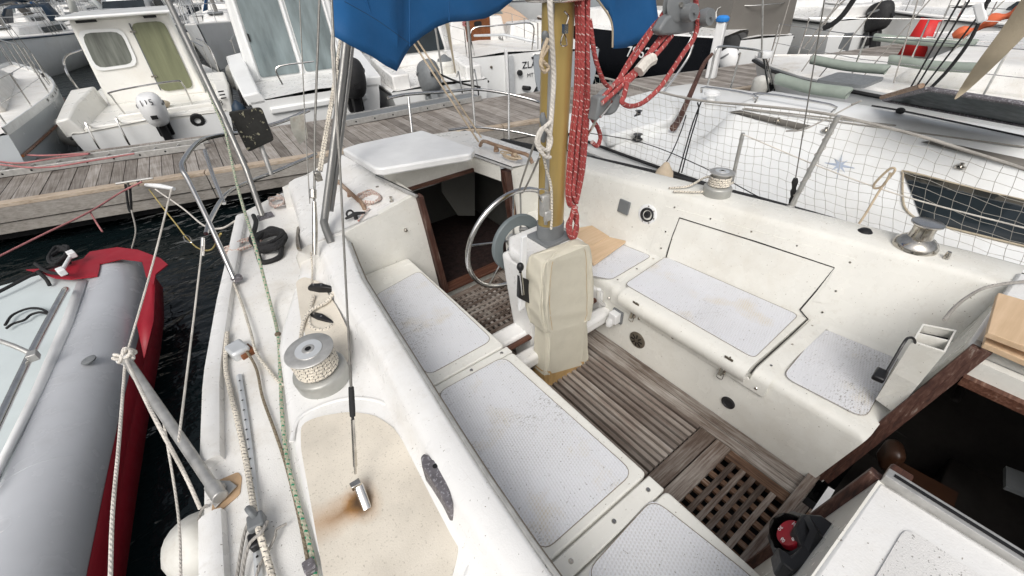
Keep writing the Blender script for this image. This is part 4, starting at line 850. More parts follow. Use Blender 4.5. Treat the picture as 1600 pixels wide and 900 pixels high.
# crutch tubes and turnbuckles by the aft cabin
f0=Q(518,381,z=1.44)
mb=MB();mb.lathe([(0,0),(.045,0),(.045,.006),(0,.007)],f0,(0,0,1),18);pl=mb.build('crutch_foot','alup',B)
mb=MB();mb.tube([f0+V((0,0,.0)),Q(507,350,y=2.35),Q(508,335,y=2.40),Q(521,230,y=2.6),Q(541,60,y=2.8),Q(549,-60,y=2.9)],.021,12,3);mb.build('crutch_tube','mastgrey',B)
mb=MB();mb.tube([Q(517,330,y=2.45),Q(531,230,y=2.62),Q(551,60,y=2.82),Q(560,-60,y=2.9)],.014,10,3);mb.build('crutch_tube','mastgrey',B)
c0_=Q(491,395,z=1.43)
mb=MB();mb.tube([Q(492,398,y=2.18),Q(492,350,y=2.24),Q(491,315,y=2.28)],lambda t:.014-.006*abs(t-.4),10,3);mb.build('turnbuckle','chrome',B)
mb=MB();mb.tube([Q(491,330,y=2.28),Q(492,200,y=2.45),Q(499,0,y=2.65),Q(502,-60,y=2.7)],.006,8,1);mb.build('shroud_wire','wire',B)
mb=MB();mb.tube([Q(484,318,y=2.30),Q(477,200,y=2.5),Q(468,0,y=2.75),Q(466,-60,y=2.8)],.003,6,1);mb.build('shroud_wire','wire',B)
mb=MB();mb.tube([Q(489,310,y=2.26),Q(489,296,y=2.28)],.018,8,1);mb.box(Q(497,275,y=2.33),(.03,.03,.05));build_each(mb,'shackle','chrome',B,bev=.003)
rope([Q(497,275,y=2.33),Q(506,220,y=2.42),Q(522,130,y=2.55),Q(532,60,y=2.65)],.008,'rfleck','frayed pale rope strand nearest the grey crutch tube')
rope([Q(502,268,y=2.34),Q(513,200,y=2.44),Q(528,110,y=2.56)],.006,'rfleck','second pale rope strand alongside the grey crutch tube')
rope([Q(528,-20,y=1.9),Q(519,60,y=1.95),Q(520,100,y=1.95),Q(527,200,y=2.0),Q(531,262,y=2.02)],.0045,'cord','white cord hanging down in front of the grey crutch tubes')
# stern rails
def rail(pts,r=.0125,name='stern_rail',mat='steel',k=8,label=None):
    mb=MB();mb.tube(pts,r,10,k);return mb.build(name,mat,B,label=label)
bA=Q(368,440,z=1.28)
rail([bA,Q(330,355,y=2.75),Q(296,285,y=2.98),Q(285,265,y=3.05),Q(287,250,y=3.15),Q(310,222,y=3.45),Q(340,212,y=3.7),Q(385,205,y=3.9),Q(440,190,y=3.95),Q(483,172,y=4.0)],.0135,label='large stern rail hoop over the black water')
rail([Q(320,235,y=3.5),Q(333,275,y=3.3),Q(350,318,y=3.1)])
rail([Q(322,365,y=2.75),Q(330,340,y=2.9),Q(352,305,y=3.2),Q(380,288,y=3.5),Q(430,268,y=3.8),Q(495,240,y=3.9)])
mb=MB();mb.tube([Q(410,338,z=1.26),Q(385,265,y=3.52),Q(350,185,y=3.7),Q(262,0,y=4.3),Q(235,-60,y=4.5)],.019,12,1);po=mb.build('stern_pole','mastgrey',B);mb=MB();mb.box(Q(415,338,z=1.258),(.1,.09,.012));mb.build('pole_foot','lead',po)
p_=Q(317,395,y=2.7);mb=MB();mb.tube([Q(317,372,y=2.72),Q(316,400,y=2.66)],.01,8,1);mb.build('turnbuckle','steel',B)
mb=MB();mb.tube([Q(372,438,z=1.275)+V((0,0,.0)),Q(368,432,z=1.30)],.028,12,1);mb.build('rail_base','lead',B)
# black outboard pad bracket on the rail
pb=[Q(a_,b_,y=3.75) for a_,b_ in ((357,176),(409,168),(429,219),(388,238))];mb=MB();mb.prism(rpoly(pb,.02,2),(0,.035,0));ob=mb.build('outboard_pad',M('peeling_black_paint',(.02,.02,.018),.75,var=.4,vs=8,bump=.8,bs=40,specks=((.3,.28,.2),.60,24)),None,bev=.004)
tag(ob,'peeling black outboard motor pad clamped to the stern pole','outboard pad')
mb=MB();mb.tube([Q(406,222,y=3.8),Q(424,273,y=3.72)],.017,8,1);mb.build('pad_stay','alu',ob)
# scratched plastic board standing at the rail
pb=[Q(a_,b_,y=3.95) for a_,b_ in ((453,184),(476,178),(481,216),(468,226),(456,205))];mb=MB();mb.prism(pb,(0,.012,0));tag(mb.build('scratched_board',M('scratched_pale_board',(.44,.43,.38),.6,var=.3,vs=9,dirt=((.25,.17,.1),.8,7)),None),'scratched translucent grey board hanging on the stern rail','board')
# right pushpit behind the roof
yS=4.15
rail([Q(606,153,y=3.9),Q(640,147,y=3.95),Q(700,143,y=4.0),Q(735,140,y=4.0),Q(760,141,y=3.95),Q(800,148,y=3.8),Q(838,158,y=3.6),Q(846,166,y=3.5),Q(848,200,y=3.4)],.0135,label='stern rail behind the cabin roof')
for a_,b_,y in (((638,152),(644,207),3.9),((738,140),(744,226),3.98),((795,146),(795,228),3.75)): rail([Q(*a_,y=y),Q(*b_,y=y-.1)],.0125,'rail_post',k=1)
rail([Q(700,203,y=3.9),Q(745,199,y=3.9),Q(800,205,y=3.7),Q(838,213,y=3.5)],.011)
mb=MB();mb.tube([Q(733,60,y=4.1),Q(739,140,y=4.0)],.016,10,1);mb.tube([Q(733,60,y=4.1),Q(722,-60,y=4.2)],.016,10,1);mb.build('backstay_tube','mastgrey',B)
for k,(x1,y1,x2,y2) in enumerate(((645,66,748,222),(650,60,752,215))):
    rope([Q(x1,y1,y=3.0),Q(x2,y2,z=1.62)],.006,'rtan','brown and white backstay line %s the blue canvas corner'%('passing just under' if k==0 else 'doubled beside the first, under'),k=1)
mb=MB();mb.tube([Q(696,22,y=3.2),Q(712,115,y=3.3)],lambda t:.035-.028*t,6,1,flat=.25);mb.build('sail_strap','bandage',B)
# wooden tiller-like post, right
# ================================================================ blue boom cover
def cloth(px,name,label,ydep,mat='blue',ext=None,wav=.03,th=.01):
    pass
def sheet(rowsP,mat,label,name,cat,amp=.02,solid=.006,ny=20):
    # rows: list of (top px, bottom px, y)
    mb=MB();rws=[]
    for i,(tp_,bp_,yt,yb) in enumerate(rowsP):
        r_=[]
        for j in range(ny+1):
            t=j/ny;a_=Q(tp_[0],tp_[1],y=yt);b_=Q(bp_[0],bp_[1],y=yb);p=a_.lerp(b_,t);p.y+=(math.sin(i*.8+t*3)*amp+abs(math.sin(i*1.1-t*5))**3*.02)*math.sin(min(1,t*1.05)*math.pi*.9);r_.append(p)
        rws.append(r_)
    mb.loft(rws);o=mb.build(name,mat,None,solid=solid,sub=0);return tag(o,label,cat)
T=-260
sheet([((521,T),(521,56),1.95,1.85),((545,T),(548,72),1.96,1.86),((575,T),(580,88),1.98,1.88),((600,T),(603,103),2.0,1.9),((615,T),(619,111),2.0,1.9),((628,T),(629,92),2.02,1.92),((640,T),(641,75),2.03,1.93),((660,T),(660,57),2.05,1.95),((680,T),(681,43),2.06,1.97),((700,T),(702,35),2.08,2.0),((730,T),(730,33),2.1,2.02),((757,T),(757,29),2.1,2.02),((780,T),(780,18),2.12,2.05),((800,T),(803,-1),2.12,2.06),((825,T),(830,-22),2.12,2.06)],'blue','large blue canvas corner with dark seam hanging left of the mast','canvas','canvas','canvas') if False else None
bl=[((521,T),(521,56),1.95,1.85),((545,T),(548,72),1.96,1.86),((575,T),(580,88),1.98,1.88),((600,T),(603,103),2.0,1.9),((615,T),(619,111),2.0,1.9),((628,T),(629,92),2.02,1.92),((640,T),(641,75),2.03,1.93),((660,T),(660,57),2.05,1.95),((680,T),(681,43),2.06,1.97),((700,T),(702,35),2.08,2.0),((730,T),(730,33),2.1,2.02),((757,T),(757,29),2.1,2.02),((780,T),(780,18),2.12,2.05),((800,T),(803,-1),2.12,2.06),((825,T),(830,-22),2.12,2.06)]
sc=sheet(bl,'blue','large blue canvas sail cover corner hanging left of the mast','sail_cover','sail cover')
for sx_,sy_,ex_,ey_ in ((560,-40,604,100),(640,-20,640,72),(700,-30,702,32)):
    mb=MB();mb.tube([Q(sx_,sy_,y=1.90),Q((sx_+ex_)/2,(sy_+ey_)/2,y=1.90),Q(ex_,ey_,y=1.90)],.003,6,2);mb.build('stitched_fold','blue',sc)
mb=MB();mb.tube([Q(538,2,y=1.80),Q(590,32,y=1.80),Q(640,68,y=1.88)],.0016,4,3,flat=.5);mb.build('seam',M('dark_seam_thread',(.02,.03,.05),.9),sc)
s2_=sheet([((918,T),(920,-25),1.5,1.46),((932,T),(932,2),1.5,1.46),((946,T),(948,17),1.5,1.46),((954,T),(956,32),1.5,1.46),((957,T),(958,76),1.5,1.46),((975,T),(977,75),1.49,1.45),((1000,T),(1003,66),1.48,1.44),((1015,T),(1017,58),1.48,1.43),((1027,T),(1029,42),1.47,1.42)],'blue','smaller blue canvas flap with pale edging right of the mast','sail_cover','sail cover')
mb=MB();mb.tube([Q(a_,b_,y=1.44) for a_,b_ in ((925,-12),(940,8),(952,26),(957,44),(957,74))],.004,6,4);mb.build('edging','bandage',s2_)
mb=MB();mb.tube([mp(3.35)+V((0,.05,0)),mp(3.3)+V((-.6,1.6,.05)),mp(3.3)+V((-1.0,2.6,.1))],.05,12,1);mb.tube([mp(3.3)+V((.0,-.05,0)),mp(3.3)+V((.5,-.3,0))],.03,8,1);mb.build('boom','mastgold',B)
# ================================================================ red ropes
yM=1.33
for k,(x0,x1,x2) in enumerate(((900,896,893),(906,903,898),(911,908,904),(916,914,909))):
    mb=MB()
xs=[(903,-20),(906,100),(902,180),(896,235),(893,300)]
bund=[([(904,-20),(906,60),(903,150),(897,205),(893,250),(890,300),(893,320),(899,322)],'first from the mast'),([(909,-20),(911,60),(909,150),(904,210),(900,260),(896,300),(901,316)],'second'),([(914,-20),(916,60),(915,150),(911,210),(907,260),(902,300),(901,318)],''),([(919,-20),(918,60),(919,150),(917,200),(912,260),(907,290),(902,313)],'')]
mb=MB()
for i,(pts,_) in enumerate(bund): mb.tube([Q(a_,b_,y=1.345-.012*(i%2)) for a_,b_ in pts],.0088,8,5);mb.tube([Q(a_-4+i,b_,y=1.36-.006*(i%2)) for a_,b_ in pts],.0085,8,5)
mb.tube([Q(897,322,y=1.34),Q(892,340,y=1.34),Q(887,352,y=1.33),Q(890,368,y=1.33),Q(897,372,y=1.33),Q(902,355,y=1.34),Q(898,338,y=1.34),Q(900,322,y=1.34)],.010,8,5)
mb.tube([Q(898,325,y=1.33),Q(902,340,y=1.32),Q(898,360,y=1.32),Q(893,372,y=1.32),Q(891,350,y=1.32),Q(896,330,y=1.32)],.010,8,5)
tag(mb.build('rope_bundle','rred',None),'hanging bundle of red rope looped down the right side of mast','rope bundle')
def rr_(pts,label,r=.0092,y=1.30): return rope([Q(a_,b_,y=(c_[0] if c_ else y)) for a_,b_,*c_ in pts],r,'rred',label,group='red tackle ropes')
rr_([(921,30),(930,90),(942,125),(950,135)],'red rope leading from the mast down to the lower dark block',y=1.33)
rr_([(942,152),(960,132),(985,100),(1012,60),(1040,15)],'uppermost red tackle rope between the two dark blocks',y=1.28)
rr_([(940,162),(975,130),(1010,90),(1040,55),(1062,28)],'second red tackle rope from the top between the two blocks',y=1.26)
rr_([(975,135),(1000,110),(1030,80),(1050,55)],'third red tackle rope, passing the white whipped end',y=1.25)
rr_([(980,128),(975,150),(972,160),(985,166),(1005,160),(1030,138),(1050,110),(1070,80),(1083,62),(1090,38),(1087,0),(1086,-20)],'red rope swinging in a wide loop below the tackle',.010,1.22)
rr_([(957,135),(990,112),(1022,72),(1052,30)],'fourth red tackle rope, lowest of the parallel strands',y=1.27)
rr_([(1055,20),(1030,30),(1005,60),(985,90),(968,120),(960,140)],'thin slack red rope sagging beside the tackle',.006,1.31)
rr_([(918,170),(925,185),(934,200),(938,215),(933,228),(925,222)],'red rope end hanging loose beneath the lower block',y=1.33)
def block(c1,r_,ax,n,name,label,par=B):
    mb=MB();c1=V(c1);mb.lathe([(0,-.022),(r_*.85,-.02),(r_,-.012),(r_*.6,-.004),(r_*.6,.004),(r_,.012),(r_*.85,.02),(0,.022)],c1,ax,24);o=mb.build(name,'greyplast',par,label=label);mb=MB();mb.lathe([(0,-.028),(.01,-.028),(.01,.028),(0,.028)],c1,ax,6);mb.build('pin','chrome',o);return o
lb=Q(949,159,y=1.29);o=block(lb,.052,(-.35,-1,.25),0,'pulley_block','lower dark pulley block of red tackle')
mb=MB();q=[Q(a_,b_,y=1.265) for a_,b_ in ((937,152),(962,146),(970,158),(940,184),(930,190),(934,172))];mb.prism(q,(0,.05,0));mb.build('block_cheek','greyplast',o,bev=.008)
mb=MB();mb.tube([Q(932,186,y=1.28),Q(925,200,y=1.3),Q(918,212,y=1.34)],.006,8,3);mb.tube([Q(955,162,y=1.25),Q(938,183,y=1.25)],.005,6,1);mb.build('shackle','chrome',o)
mb=MB();mb.tube([Q(965,145,y=1.27),Q(975,132,y=1.27),Q(985,120,y=1.27)],.009,8,2);mb.build('becket','greyplast',o)
ub=Q(1068,25,y=1.25);o=block(Q(1057,8,y=1.25),.06,(-.2,-1,.1),0,'pulley_block','upper dark pulley block of red tackle')
mb=MB();q=[Q(a_,b_,y=1.235) for a_,b_ in ((1042,28),(1068,8),(1105,22),(1106,40),(1085,50),(1062,54),(1035,56),(1030,48))];mb.prism(q,(0,.045,0));mb.build('block_cheek','greyplast',o,bev=.01)
for px,py in ((1078,20),(1104,27)):
    mb=MB();mb.lathe([(0,-.03),(.03,-.028),(.035,0),(.03,.02),(0,.02)],Q(px,py,y=1.20),(-.1,-1,.1),16);mb.lathe([(0,.03),(.008,.03),(.008,0)],Q(px,py,y=1.20),(-.1,-1,.1),6);mb.build('sheave','greyplast',o)
rope([Q(998,112,y=1.235),Q(1010,98,y=1.235),Q(1020,92,y=1.235)],.024,'cord','white whipped splice wrapped round the red tackle ropes',name='rope_whipping')
# white halyards on the mast
rope([onm(858,-20,.09),onm(862,60,.09),onm(865,125,.09),onm(860,200,.09),onm(855,246,.09)],.010,'cord','white halyard running down the front of the mast')
rope([onm(856,60,.1),onm(846,90,.1),onm(857,105,.1),onm(850,112,.1),onm(845,95,.1),onm(857,72,.1)],.007,'rtan','tan line figure-eighted on the upper mast cleat')
rope([onm(860,190,.1),onm(846,205,.1),onm(842,225,.1),onm(856,235,.1),onm(861,215,.1),onm(848,200,.1),onm(838,222,.1),onm(850,243,.11),onm(860,246,.11)],.008,'cord','white halyard wrapped round the lower mast cleat')
rope([onm(847,232,.1),onm(853,262,.09),onm(861,292,.09),onm(862,335,.09),onm(861,358,.09)],.006,'rfleck','flecked line hanging down the mast below the lower cleat')
rope([onm(838,215,.1),Q(822,262,y=1.5),Q(812,295,y=1.66),Q(817,300,y=1.68),Q(830,275,y=1.5),onm(843,245,.1)],.005,'greyrope','grey cord tying the steering wheel rim to the mast')
mb=MB();mb.tube([Q(813,296,y=1.69),Q(814,335,y=1.69),Q(813,370,y=1.69)],.005,8,1);mb.build('wheel_strut','alu',B)
# ================================================================ pontoon
f1=Q(225,285,z=.6);f2=Q(847,188,z=.6);fd=(f2-f1).normalized();b1=Q(540,183,z=.6);b2=Q(1055,115,z=.6);bd=(b2-b1).normalized()
pd_=V((math.sin(math.radians(3)),math.cos(math.radians(3)),0));DZ=.6
def backhit(p):
    # intersection of p + t*pd_ with back line
    d=pd_;n=V((-bd.y,bd.x,0));return p+d*((b1-p).dot(n)/d.dot(n))
R.seed(11);mb=MB();s=-16.
while s<34:
    w_=.137;a=f1+fd*s+pd_*.12;b=f1+fd*(s+w_)+pd_*.12;c,d=backhit(b),backhit(a)
    mb.v=R.random();dz=R.uniform(-.003,.003);q=[V((p.x,p.y,DZ+dz)) for p in (a,b,c,d)];mb.prism(q,(0,0,-.03));s+=.146
struct(mb.build('pontoon_deck','dock',None,smooth=False))
ang=math.atan2(fd.y,fd.x);RM=Matrix.Rotation(ang,3,'Z')
mb=MB()
for k in range(12):
    L=4.2;c=f1+fd*(-14+k*L)+pd_*.065;mb.v=R.random();mb.box((c.x,c.y,DZ-.015),(L-.01,.125,.05),RM)
struct(mb.build('pontoon_edge_beam','dockbeam',None,bev=.006,smooth=False))
mb=MB()
for z,h,o in ((.475,.19,.0),(.30,.13,-.02)):
    for k in range(12):
        L=4.2;c=f1+fd*(-14+k*L)+pd_*(.03+o*-1);mb.v=R.random();mb.box((c.x,c.y,z),(L-.01,.05,h),RM)
bc=(b1+bd*8);mb.box((bc.x,bc.y,.45),(50,.06,.3),Matrix.Rotation(math.atan2(bd.y,bd.x),3,'Z'))
struct(mb.build('pontoon_side_beam','dockside',None,bev=.004,smooth=False))
mb=MB();c=f1+fd*9+pd_*1.2;mb.box((c.x,c.y,.3),(50,1.9,.4),RM);struct(mb.build('pontoon_float','dark',None,smooth=False))
# gangways lying on the pontoon
def gangway(p,q,w,h,label,surf=None):
    r_=root('gangway',p,label,'gangway','aluminium gangways lying on the pontoon');d=(q-p);L=d.length;d.normalize();n=V((-d.y,d.x,0));m=Matrix((d,n,d.cross(n))).transposed()
    for s_ in(0,1):
        mb=MB();mb.box((p+q)/2+n*(w*s_)+V((0,0,h/2)),(L,.035,h),m);o=mb.build('side_rail','alu',r_,bev=.004,smooth=False)
        mb=MB()
        for k in range(int(L/.32)): mb.lathe([(0,.0),(.014,0)],p+d*(.16+.32*k)+n*(-.0185)+V((0,0,h/2)),-n,10)
        if s_==0: mb.build('rung_hole','dark',o)
    mb=MB()
    if surf: mb.box((p+q)/2+n*(w/2)+V((0,0,h-.02)),(L-.02,w-.04,.015),m);mb.build('walkway','greyplast' if surf==1 else surf,r_,smooth=False)
    else:
        for k in range(int(L/.3)): mb.tube([p+d*(.15+.3*k)+V((0,0,h/2)),p+d*(.15+.3*k)+n*w+V((0,0,h/2))],.012,6,1)
        build_each(mb,'rung','alu',r_)
gangway(Q(-160,300,z=.61),Q(322,232,z=.61),.30,.085,'long aluminium ladder gangway lying below the fishing boat')
gangway(Q(542,197,z=.61),Q(752,157,z=.61),.38,.09,'aluminium gangway with dark grey walkway beside the steel rails',1)
rope([Q(-20,250,z=.75),Q(30,255,z=.72),Q(80,248,z=.72),Q(140,240,z=.70),Q(60,243,z=.74),Q(0,238,z=.74)],.012,'rrose','faded red mooring rope heaped over the long ladder')
rope([Q(-40,252,z=.72),Q(60,262,z=.70),Q(150,250,z=.70),Q(210,240,z=.70)],.012,'rrose','second faded red rope lying along the long ladder rail')
# dock cleat with ropes, far left front
k_=Q(210,285,z=.63);cl=root('dock_cleat',k_,'grey dock cleat bar holding the pink and black mooring ropes','dock cleat')
mb=MB();mb.tube([Q(181,287,z=.72),Q(239,278,z=.72)],.013,8,1);mb.tube([Q(200,284,z=.72),Q(200,292,z=.6)],.014,8,1);mb.tube([Q(216,281,z=.72),Q(216,289,z=.6)],.014,8,1);mb.build('cleat_bar','alu',cl)
rope([Q(222,284,z=.73),Q(190,300,z=.66),Q(138,332,z=.62),Q(60,370,z=.60),Q(-40,420,z=.58)],.010,'rrose','thin pink mooring rope running from dock cleat out of frame')
rope([Q(140,330,z=.62),Q(152,350,z=.5),Q(160,362,z=.45)],.009,'rrose','frayed pink rope tail hanging from the mooring rope')
rope([Q(196,288,z=.7),Q(201,325,z=.42),Q(205,327,z=.42),Q(203,290,z=.7)],.013,'rblack','black rope loop tied on the dock cleat bar')
rope([Q(205,327,z=.42),Q(212,360,z=.2),Q(206,388,z=.0)],.009,'greyrope','grey rope dropping from the black loop into the water')
mb=MB();mb.tube([Q(228,289,z=.66),Q(250,291,z=.66),Q(272,295,z=.66)],lambda t:.03*(1-.3*abs(2*t-1)),10,3);tag(mb.build('white_sleeve','wplast',None),'white plastic chafe sleeve on a line by the dock cleat','rope sleeve')
rope([Q(243,296,z=.64),Q(285,325,z=.7),Q(318,352,z=.85),Q(345,357,z=1.0),Q(372,343,z=1.27)],.008,'cord','white mooring line sagging from the pontoon to the hull corner')
rope([Q(233,296,z=.6),Q(255,325,z=.5),Q(275,350,z=.4),Q(292,372,z=.3),Q(310,388,z=.4),Q(330,390,z=.7),Q(345,365,z=1.2)],.007,'ryel','thin yellow stained line with shackle above the black water')
mb=MB();mb.tube([Q(287,368,z=.34),Q(296,370,z=.34),Q(299,379,z=.33),Q(290,377,z=.33)],.006,6,4,closed=True);tag(mb.build('shackle_link','chrome',None),'small steel shackle on the yellow stained line','shackle')
# service bollard with blue cap
bp_=Q(1110,122,z=.6);bo=root('service_bollard',bp_,'white square bollard with bright blue cap on the pontoon','bollard');bo2=V((bp_.x,bp_.y,.6))
mb=MB();mb.box(bo2+V((0,0,.0+.5)),(.19,.19,1.0),Matrix.Rotation(.3,3,'Z'),.86);mb.build('post','wplast',bo,bev=.02)
mb=MB();mb.lathe([(.11,0),(.125,.03),(.12,.07),(.08,.10),(0,.11)],bo2+V((0,0,1.0)),(0,0,1),20,);mb.build('cap','bluep',bo)
# yellow float
yb=MB();a,b=Q(712,211,z=.72),Q(765,222,z=.72);yb.tube([a,a.lerp(b,.1),a.lerp(b,.5),a.lerp(b,.9),b],lambda t:.07*(1-abs(2*t-1)**4*.7),12,4);tag(yb.build('yellow_float','yellow',None),'long yellow float lying at pontoon edge behind the cabin roof','float')
# ================================================================ grey inflatable
RB=root('inflatable_dinghy',Q(90,650,z=0),'grey inflatable boat with red skirt moored beside the hull','inflatable boat')
AX=[(-.99,5.12),(-1.0,4.9),(-1.02,4.5),(-1.08,4.0),(-1.19,3.3),(-1.29,2.6),(-1.38,1.9),(-1.5,1.0),(-1.65,0),(-1.8,-1.2)]
mb=MB();mb.tube([(x,y,.42) for x,y in AX],lambda t:.225*min(1,math.sqrt(max(0.02,1-(1-min(1,t/.055))**2))),32,4);mb.build('tube','ribtube',RB)
mb=MB();mb.loft([[(x+.20,y,.34),(x+.228,y,.40),(x+.242,y,.37),(x+.235,y,.29),(x+.2,y,.26)] for x,y in AX]);sk=mb.build('red_skirt','red',RB)
mb=MB();mb.loft([[(x+.19,y,.33),(x+.21,y,.22),(x+.215,y,.10)] for x,y in AX]);mb.build('skirt_edge','red',RB,solid=.01)
for yy in (3.9,2.55,1.5):
    xx=interp([(y,x) for x,y in AX[::-1]],yy);mb=MB();mb.tube([(xx+math.cos(a_)*.2265,yy+.02*math.cos(a_),.42+math.sin(a_)*.2265) for a_ in fr(-.4,3.5,16)],.005,6,1,flat=.3);mb.build('glued_seam','ribtube',RB)
mb=MB();mb.lathe([(.04,0),(.042,.01),(.03,.016),(.01,.017),(.0,.012)],(-1.06,3.35,.635),(-.1,0,1),16);mb.build('valve','greyplast',RB)
z1=.66
fl=[Q(a_,b_,z=z1) for a_,b_ in ((40,421),(75,419),(130,404),(140,393),(183,386),(215,390),(250,403),(262,413),(243,428),(240,445),(228,432),(222,408),(190,404),(156,412),(155,420),(152,431),(110,436),(85,434),(62,426))]
mb=MB();mb.prism(fl,(0,0,-.01));mb.build('bow_flap','red',RB,smooth=False)
mb=MB();mb.loft([[Q(243,428,z=.62),Q(215,390,z=.64)],[Q(240,500,z=.5),Q(232,440,z=.6)],[Q(225,560,z=.45),Q(212,500,z=.5)]]);mb.build('flap_side','red',RB,solid=.008)
mb=MB();mb.prism([Q(a_,b_,z=.60) for a_,b_ in ((0,447),(60,430),(108,433),(135,437),(108,500),(60,610),(0,745),(-90,900),(-300,900),(-300,450))],(0,0,-.05));mb.build('deck_moulding',M('pale_deck_moulding',(.60,.66,.66),.4,var=.06),RB,smooth=False)
mb=MB();mb.loft([[Q(120,440,z=.64),Q(135,437,z=.64)],[Q(92,510,z=.64),Q(112,507,z=.64)],[Q(40,630,z=.64),Q(70,600,z=.64)],[Q(-40,790,z=.64),Q(0,735,z=.64)]]);mb.build('tube_strip','wplast',RB,solid=.02)
mb=MB();mb.tube([Q(104,453,z=.68),Q(98,460,z=.74),Q(50,550,z=.74),Q(0,655,z=.74),Q(-60,780,z=.74)],.022,12,4);rl_=mb.build('grab_rail','steel',RB)
mb=MB();mb.tube([Q(-40,520,z=.9),Q(20,540,z=.82),Q(52,555,z=.75)],.015,10,3);mb.box(Q(52,556,z=.76),(.05,.06,.05));mb.build('rail_clamp','alu',rl_,bev=.006)
rope([Q(8,508,z=.63),Q(20,492,z=.63),Q(45,482,z=.63),Q(65,483,z=.63),Q(75,490,z=.63),Q(62,488,z=.64),Q(48,492,z=.63),Q(38,500,z=.63),Q(20,506,z=.63),Q(10,513,z=.63)],.009,'rblack','black rope lying on the dinghy foredeck')
coil(Q(95,402,z=.70),.14,.06,4,.014,'rblack','tangle of black rope round the dinghy bow cleat',12,tails=([Q(55,412,z=.7),Q(75,425,z=.7),Q(105,428,z=.7)],[Q(110,410,z=.7),Q(70,420,z=.68),Q(0,455,z=.66),Q(-50,480,z=.64)],[Q(60,425,z=.68),Q(72,436,z=.66),Q(78,446,z=.62)]),jit=.5)
mb=MB()
for px,py in ((96,424),(112,397)): mb.box(Q(px,py,z=.76),(.05,.09,.05),Matrix.Rotation(.3,3,'Z'))
mb.tube([Q(96,424,z=.75),Q(112,397,z=.75)],.016,8,1);mb.build('bow_cleat','wplast',RB,bev=.006)
# fender hanging at our hull
def fender(c,r,L,label,ax=(0,0,1),mat='fender',tip=None,grp='fenders hanging between the boats',par=None,name='fender'):
    ax=V(ax);c=V(c);mb=MB();h=L/2;pr=[(0,-h),(r*.45,-h*.98),(r*.8,-h*.86),(r,-h*.6),(r,h*.6),(r*.8,h*.86),(r*.4,h*.98),(r*.25,h*1.05),(0,h*1.1)];mb.lathe(pr,c,ax,18);o=mb.build(name,mat,par)
    if tip:
        mb=MB();mb.lathe([(r*1.004,h*.55),(r*.805,h*.87),(r*.41,h*.99),(r*.26,h*1.07),(0,h*1.12)],c,ax,18);mb.build('fender_end',tip,o)
    return tag(o,label,'fender',grp) if par is None else o
fender(Q(330,868,z=.88),.115,.36,'white fender hanging at the hull side at the frame bottom')
rope([Q(308,820,z=1.0),Q(314,800,z=1.15),Q(322,790,z=1.28)],.005,'greyrope','short grey lanyard holding the white fender at the hull')
# ================================================================ the neighbouring white yacht (right)
ORD_='first second third fourth fifth sixth seventh'.split()
N1=root('neighbour_yacht',(4.8,-1,0),'large white yacht moored alongside to the right behind the net','yacht')
NX=[(2.98,-.3),(3.02,.7),(3.08,1.10),(3.10,1.15),(3.12,1.19),(3.16,1.20),(3.40,1.315),(3.70,1.44),(3.80,1.53),(3.87,1.60),(3.98,1.645),(4.25,1.64),(4.7,1.53),(5.1,1.40),(5.4,1.27),(6.1,1.2),(6.15,1.1),(6.2,-.3)]
NB_={7:(3.62,1.355),8:(3.70,1.40),9:(3.76,1.56),10:(3.88,1.625)}
def n1z(i,y):
    x,z=NX[i]
    if i in NB_:
        u=max(0,min(1,(y-.75)/.6));u=u*u*(3-2*u);x=x*(1-u)+NB_[i][0]*u;z=z*(1-u)+NB_[i][1]*u
    if 5<=i<=14:
        t=max(0,min(1,(y-1.95)/.25));dk=1.22+.03*min(1,max(0,(x-3.16)*2));z=z*(1-t)+dk*t
    return x,z
def n1h(x,y):
    tab=[n1z(i,y) for i in range(len(NX))][4:15];
    return interp([(a_,b_) for a_,b_ in tab],x) if x>3.12 else 1.19
def march(px,py,h,t0=.8,t1=14,st=.01,off=0):
    d=fw*F+rt*(px-800)+up*(450-py);d.normalize();t=t0
    while t<t1:
        p=CAM+d*t
        if p.z<h(p.x,p.y)+off: return p
        t+=st
    return p
mb=MB();ys=fr(-7,.5,8)+[.65,.8,.9,1.0,1.1,1.2,1.3,1.45,1.7,1.9]+[1.97,2.03,2.1,2.17,2.22]+fr(2.3,3.75,4);wx=lambda y:1-.10*max(0,(y-1)/2.75)**2
mb.loft([[(4.6+(x-4.6)*(wx(y)),y,z) for x,z in [n1z(i,y) for i in range(len(NX))]] for y in ys],cap=True);mb.build('hull_and_deck','hullw',N1,ang=50)
mb=MB();mb.tube([(4.6+(3.10-4.6)*wx(y)-.01,y,1.185) for y in ys],.013,6,1);mb.build('toe_line','rubber',N1)
mb=MB();mb.tube([(4.6+(3.055-4.6)*wx(y)-.02,y,1.02) for y in ys],.028,6,1);mb.build('rubbing_strake','rubber',N1)
mb=MB();mb.tube([(4.6+(3.07-4.6)*wx(y)-.01,y,1.09) for y in ys],.01,6,1);mb.build('strake_trim','alu',N1)
def decal(px,name,mat,off=.006,par=N1,h=n1h,tri=True,dense=0,**k):
    pts=[]
    m=len(px)
    for i in range(m):
        a_,b_=px[i],px[(i+1)%m]
        for j in range(dense+1): pts.append((a_[0]+(b_[0]-a_[0])*j/(dense+1),a_[1]+(b_[1]-a_[1])*j/(dense+1)))
    mb=MB();mb.prism([march(a_,b_,h,off=off,**k)  for a_,b_ in pts],(0,0,-.004));return mb.build(name,mat,par,smooth=False)
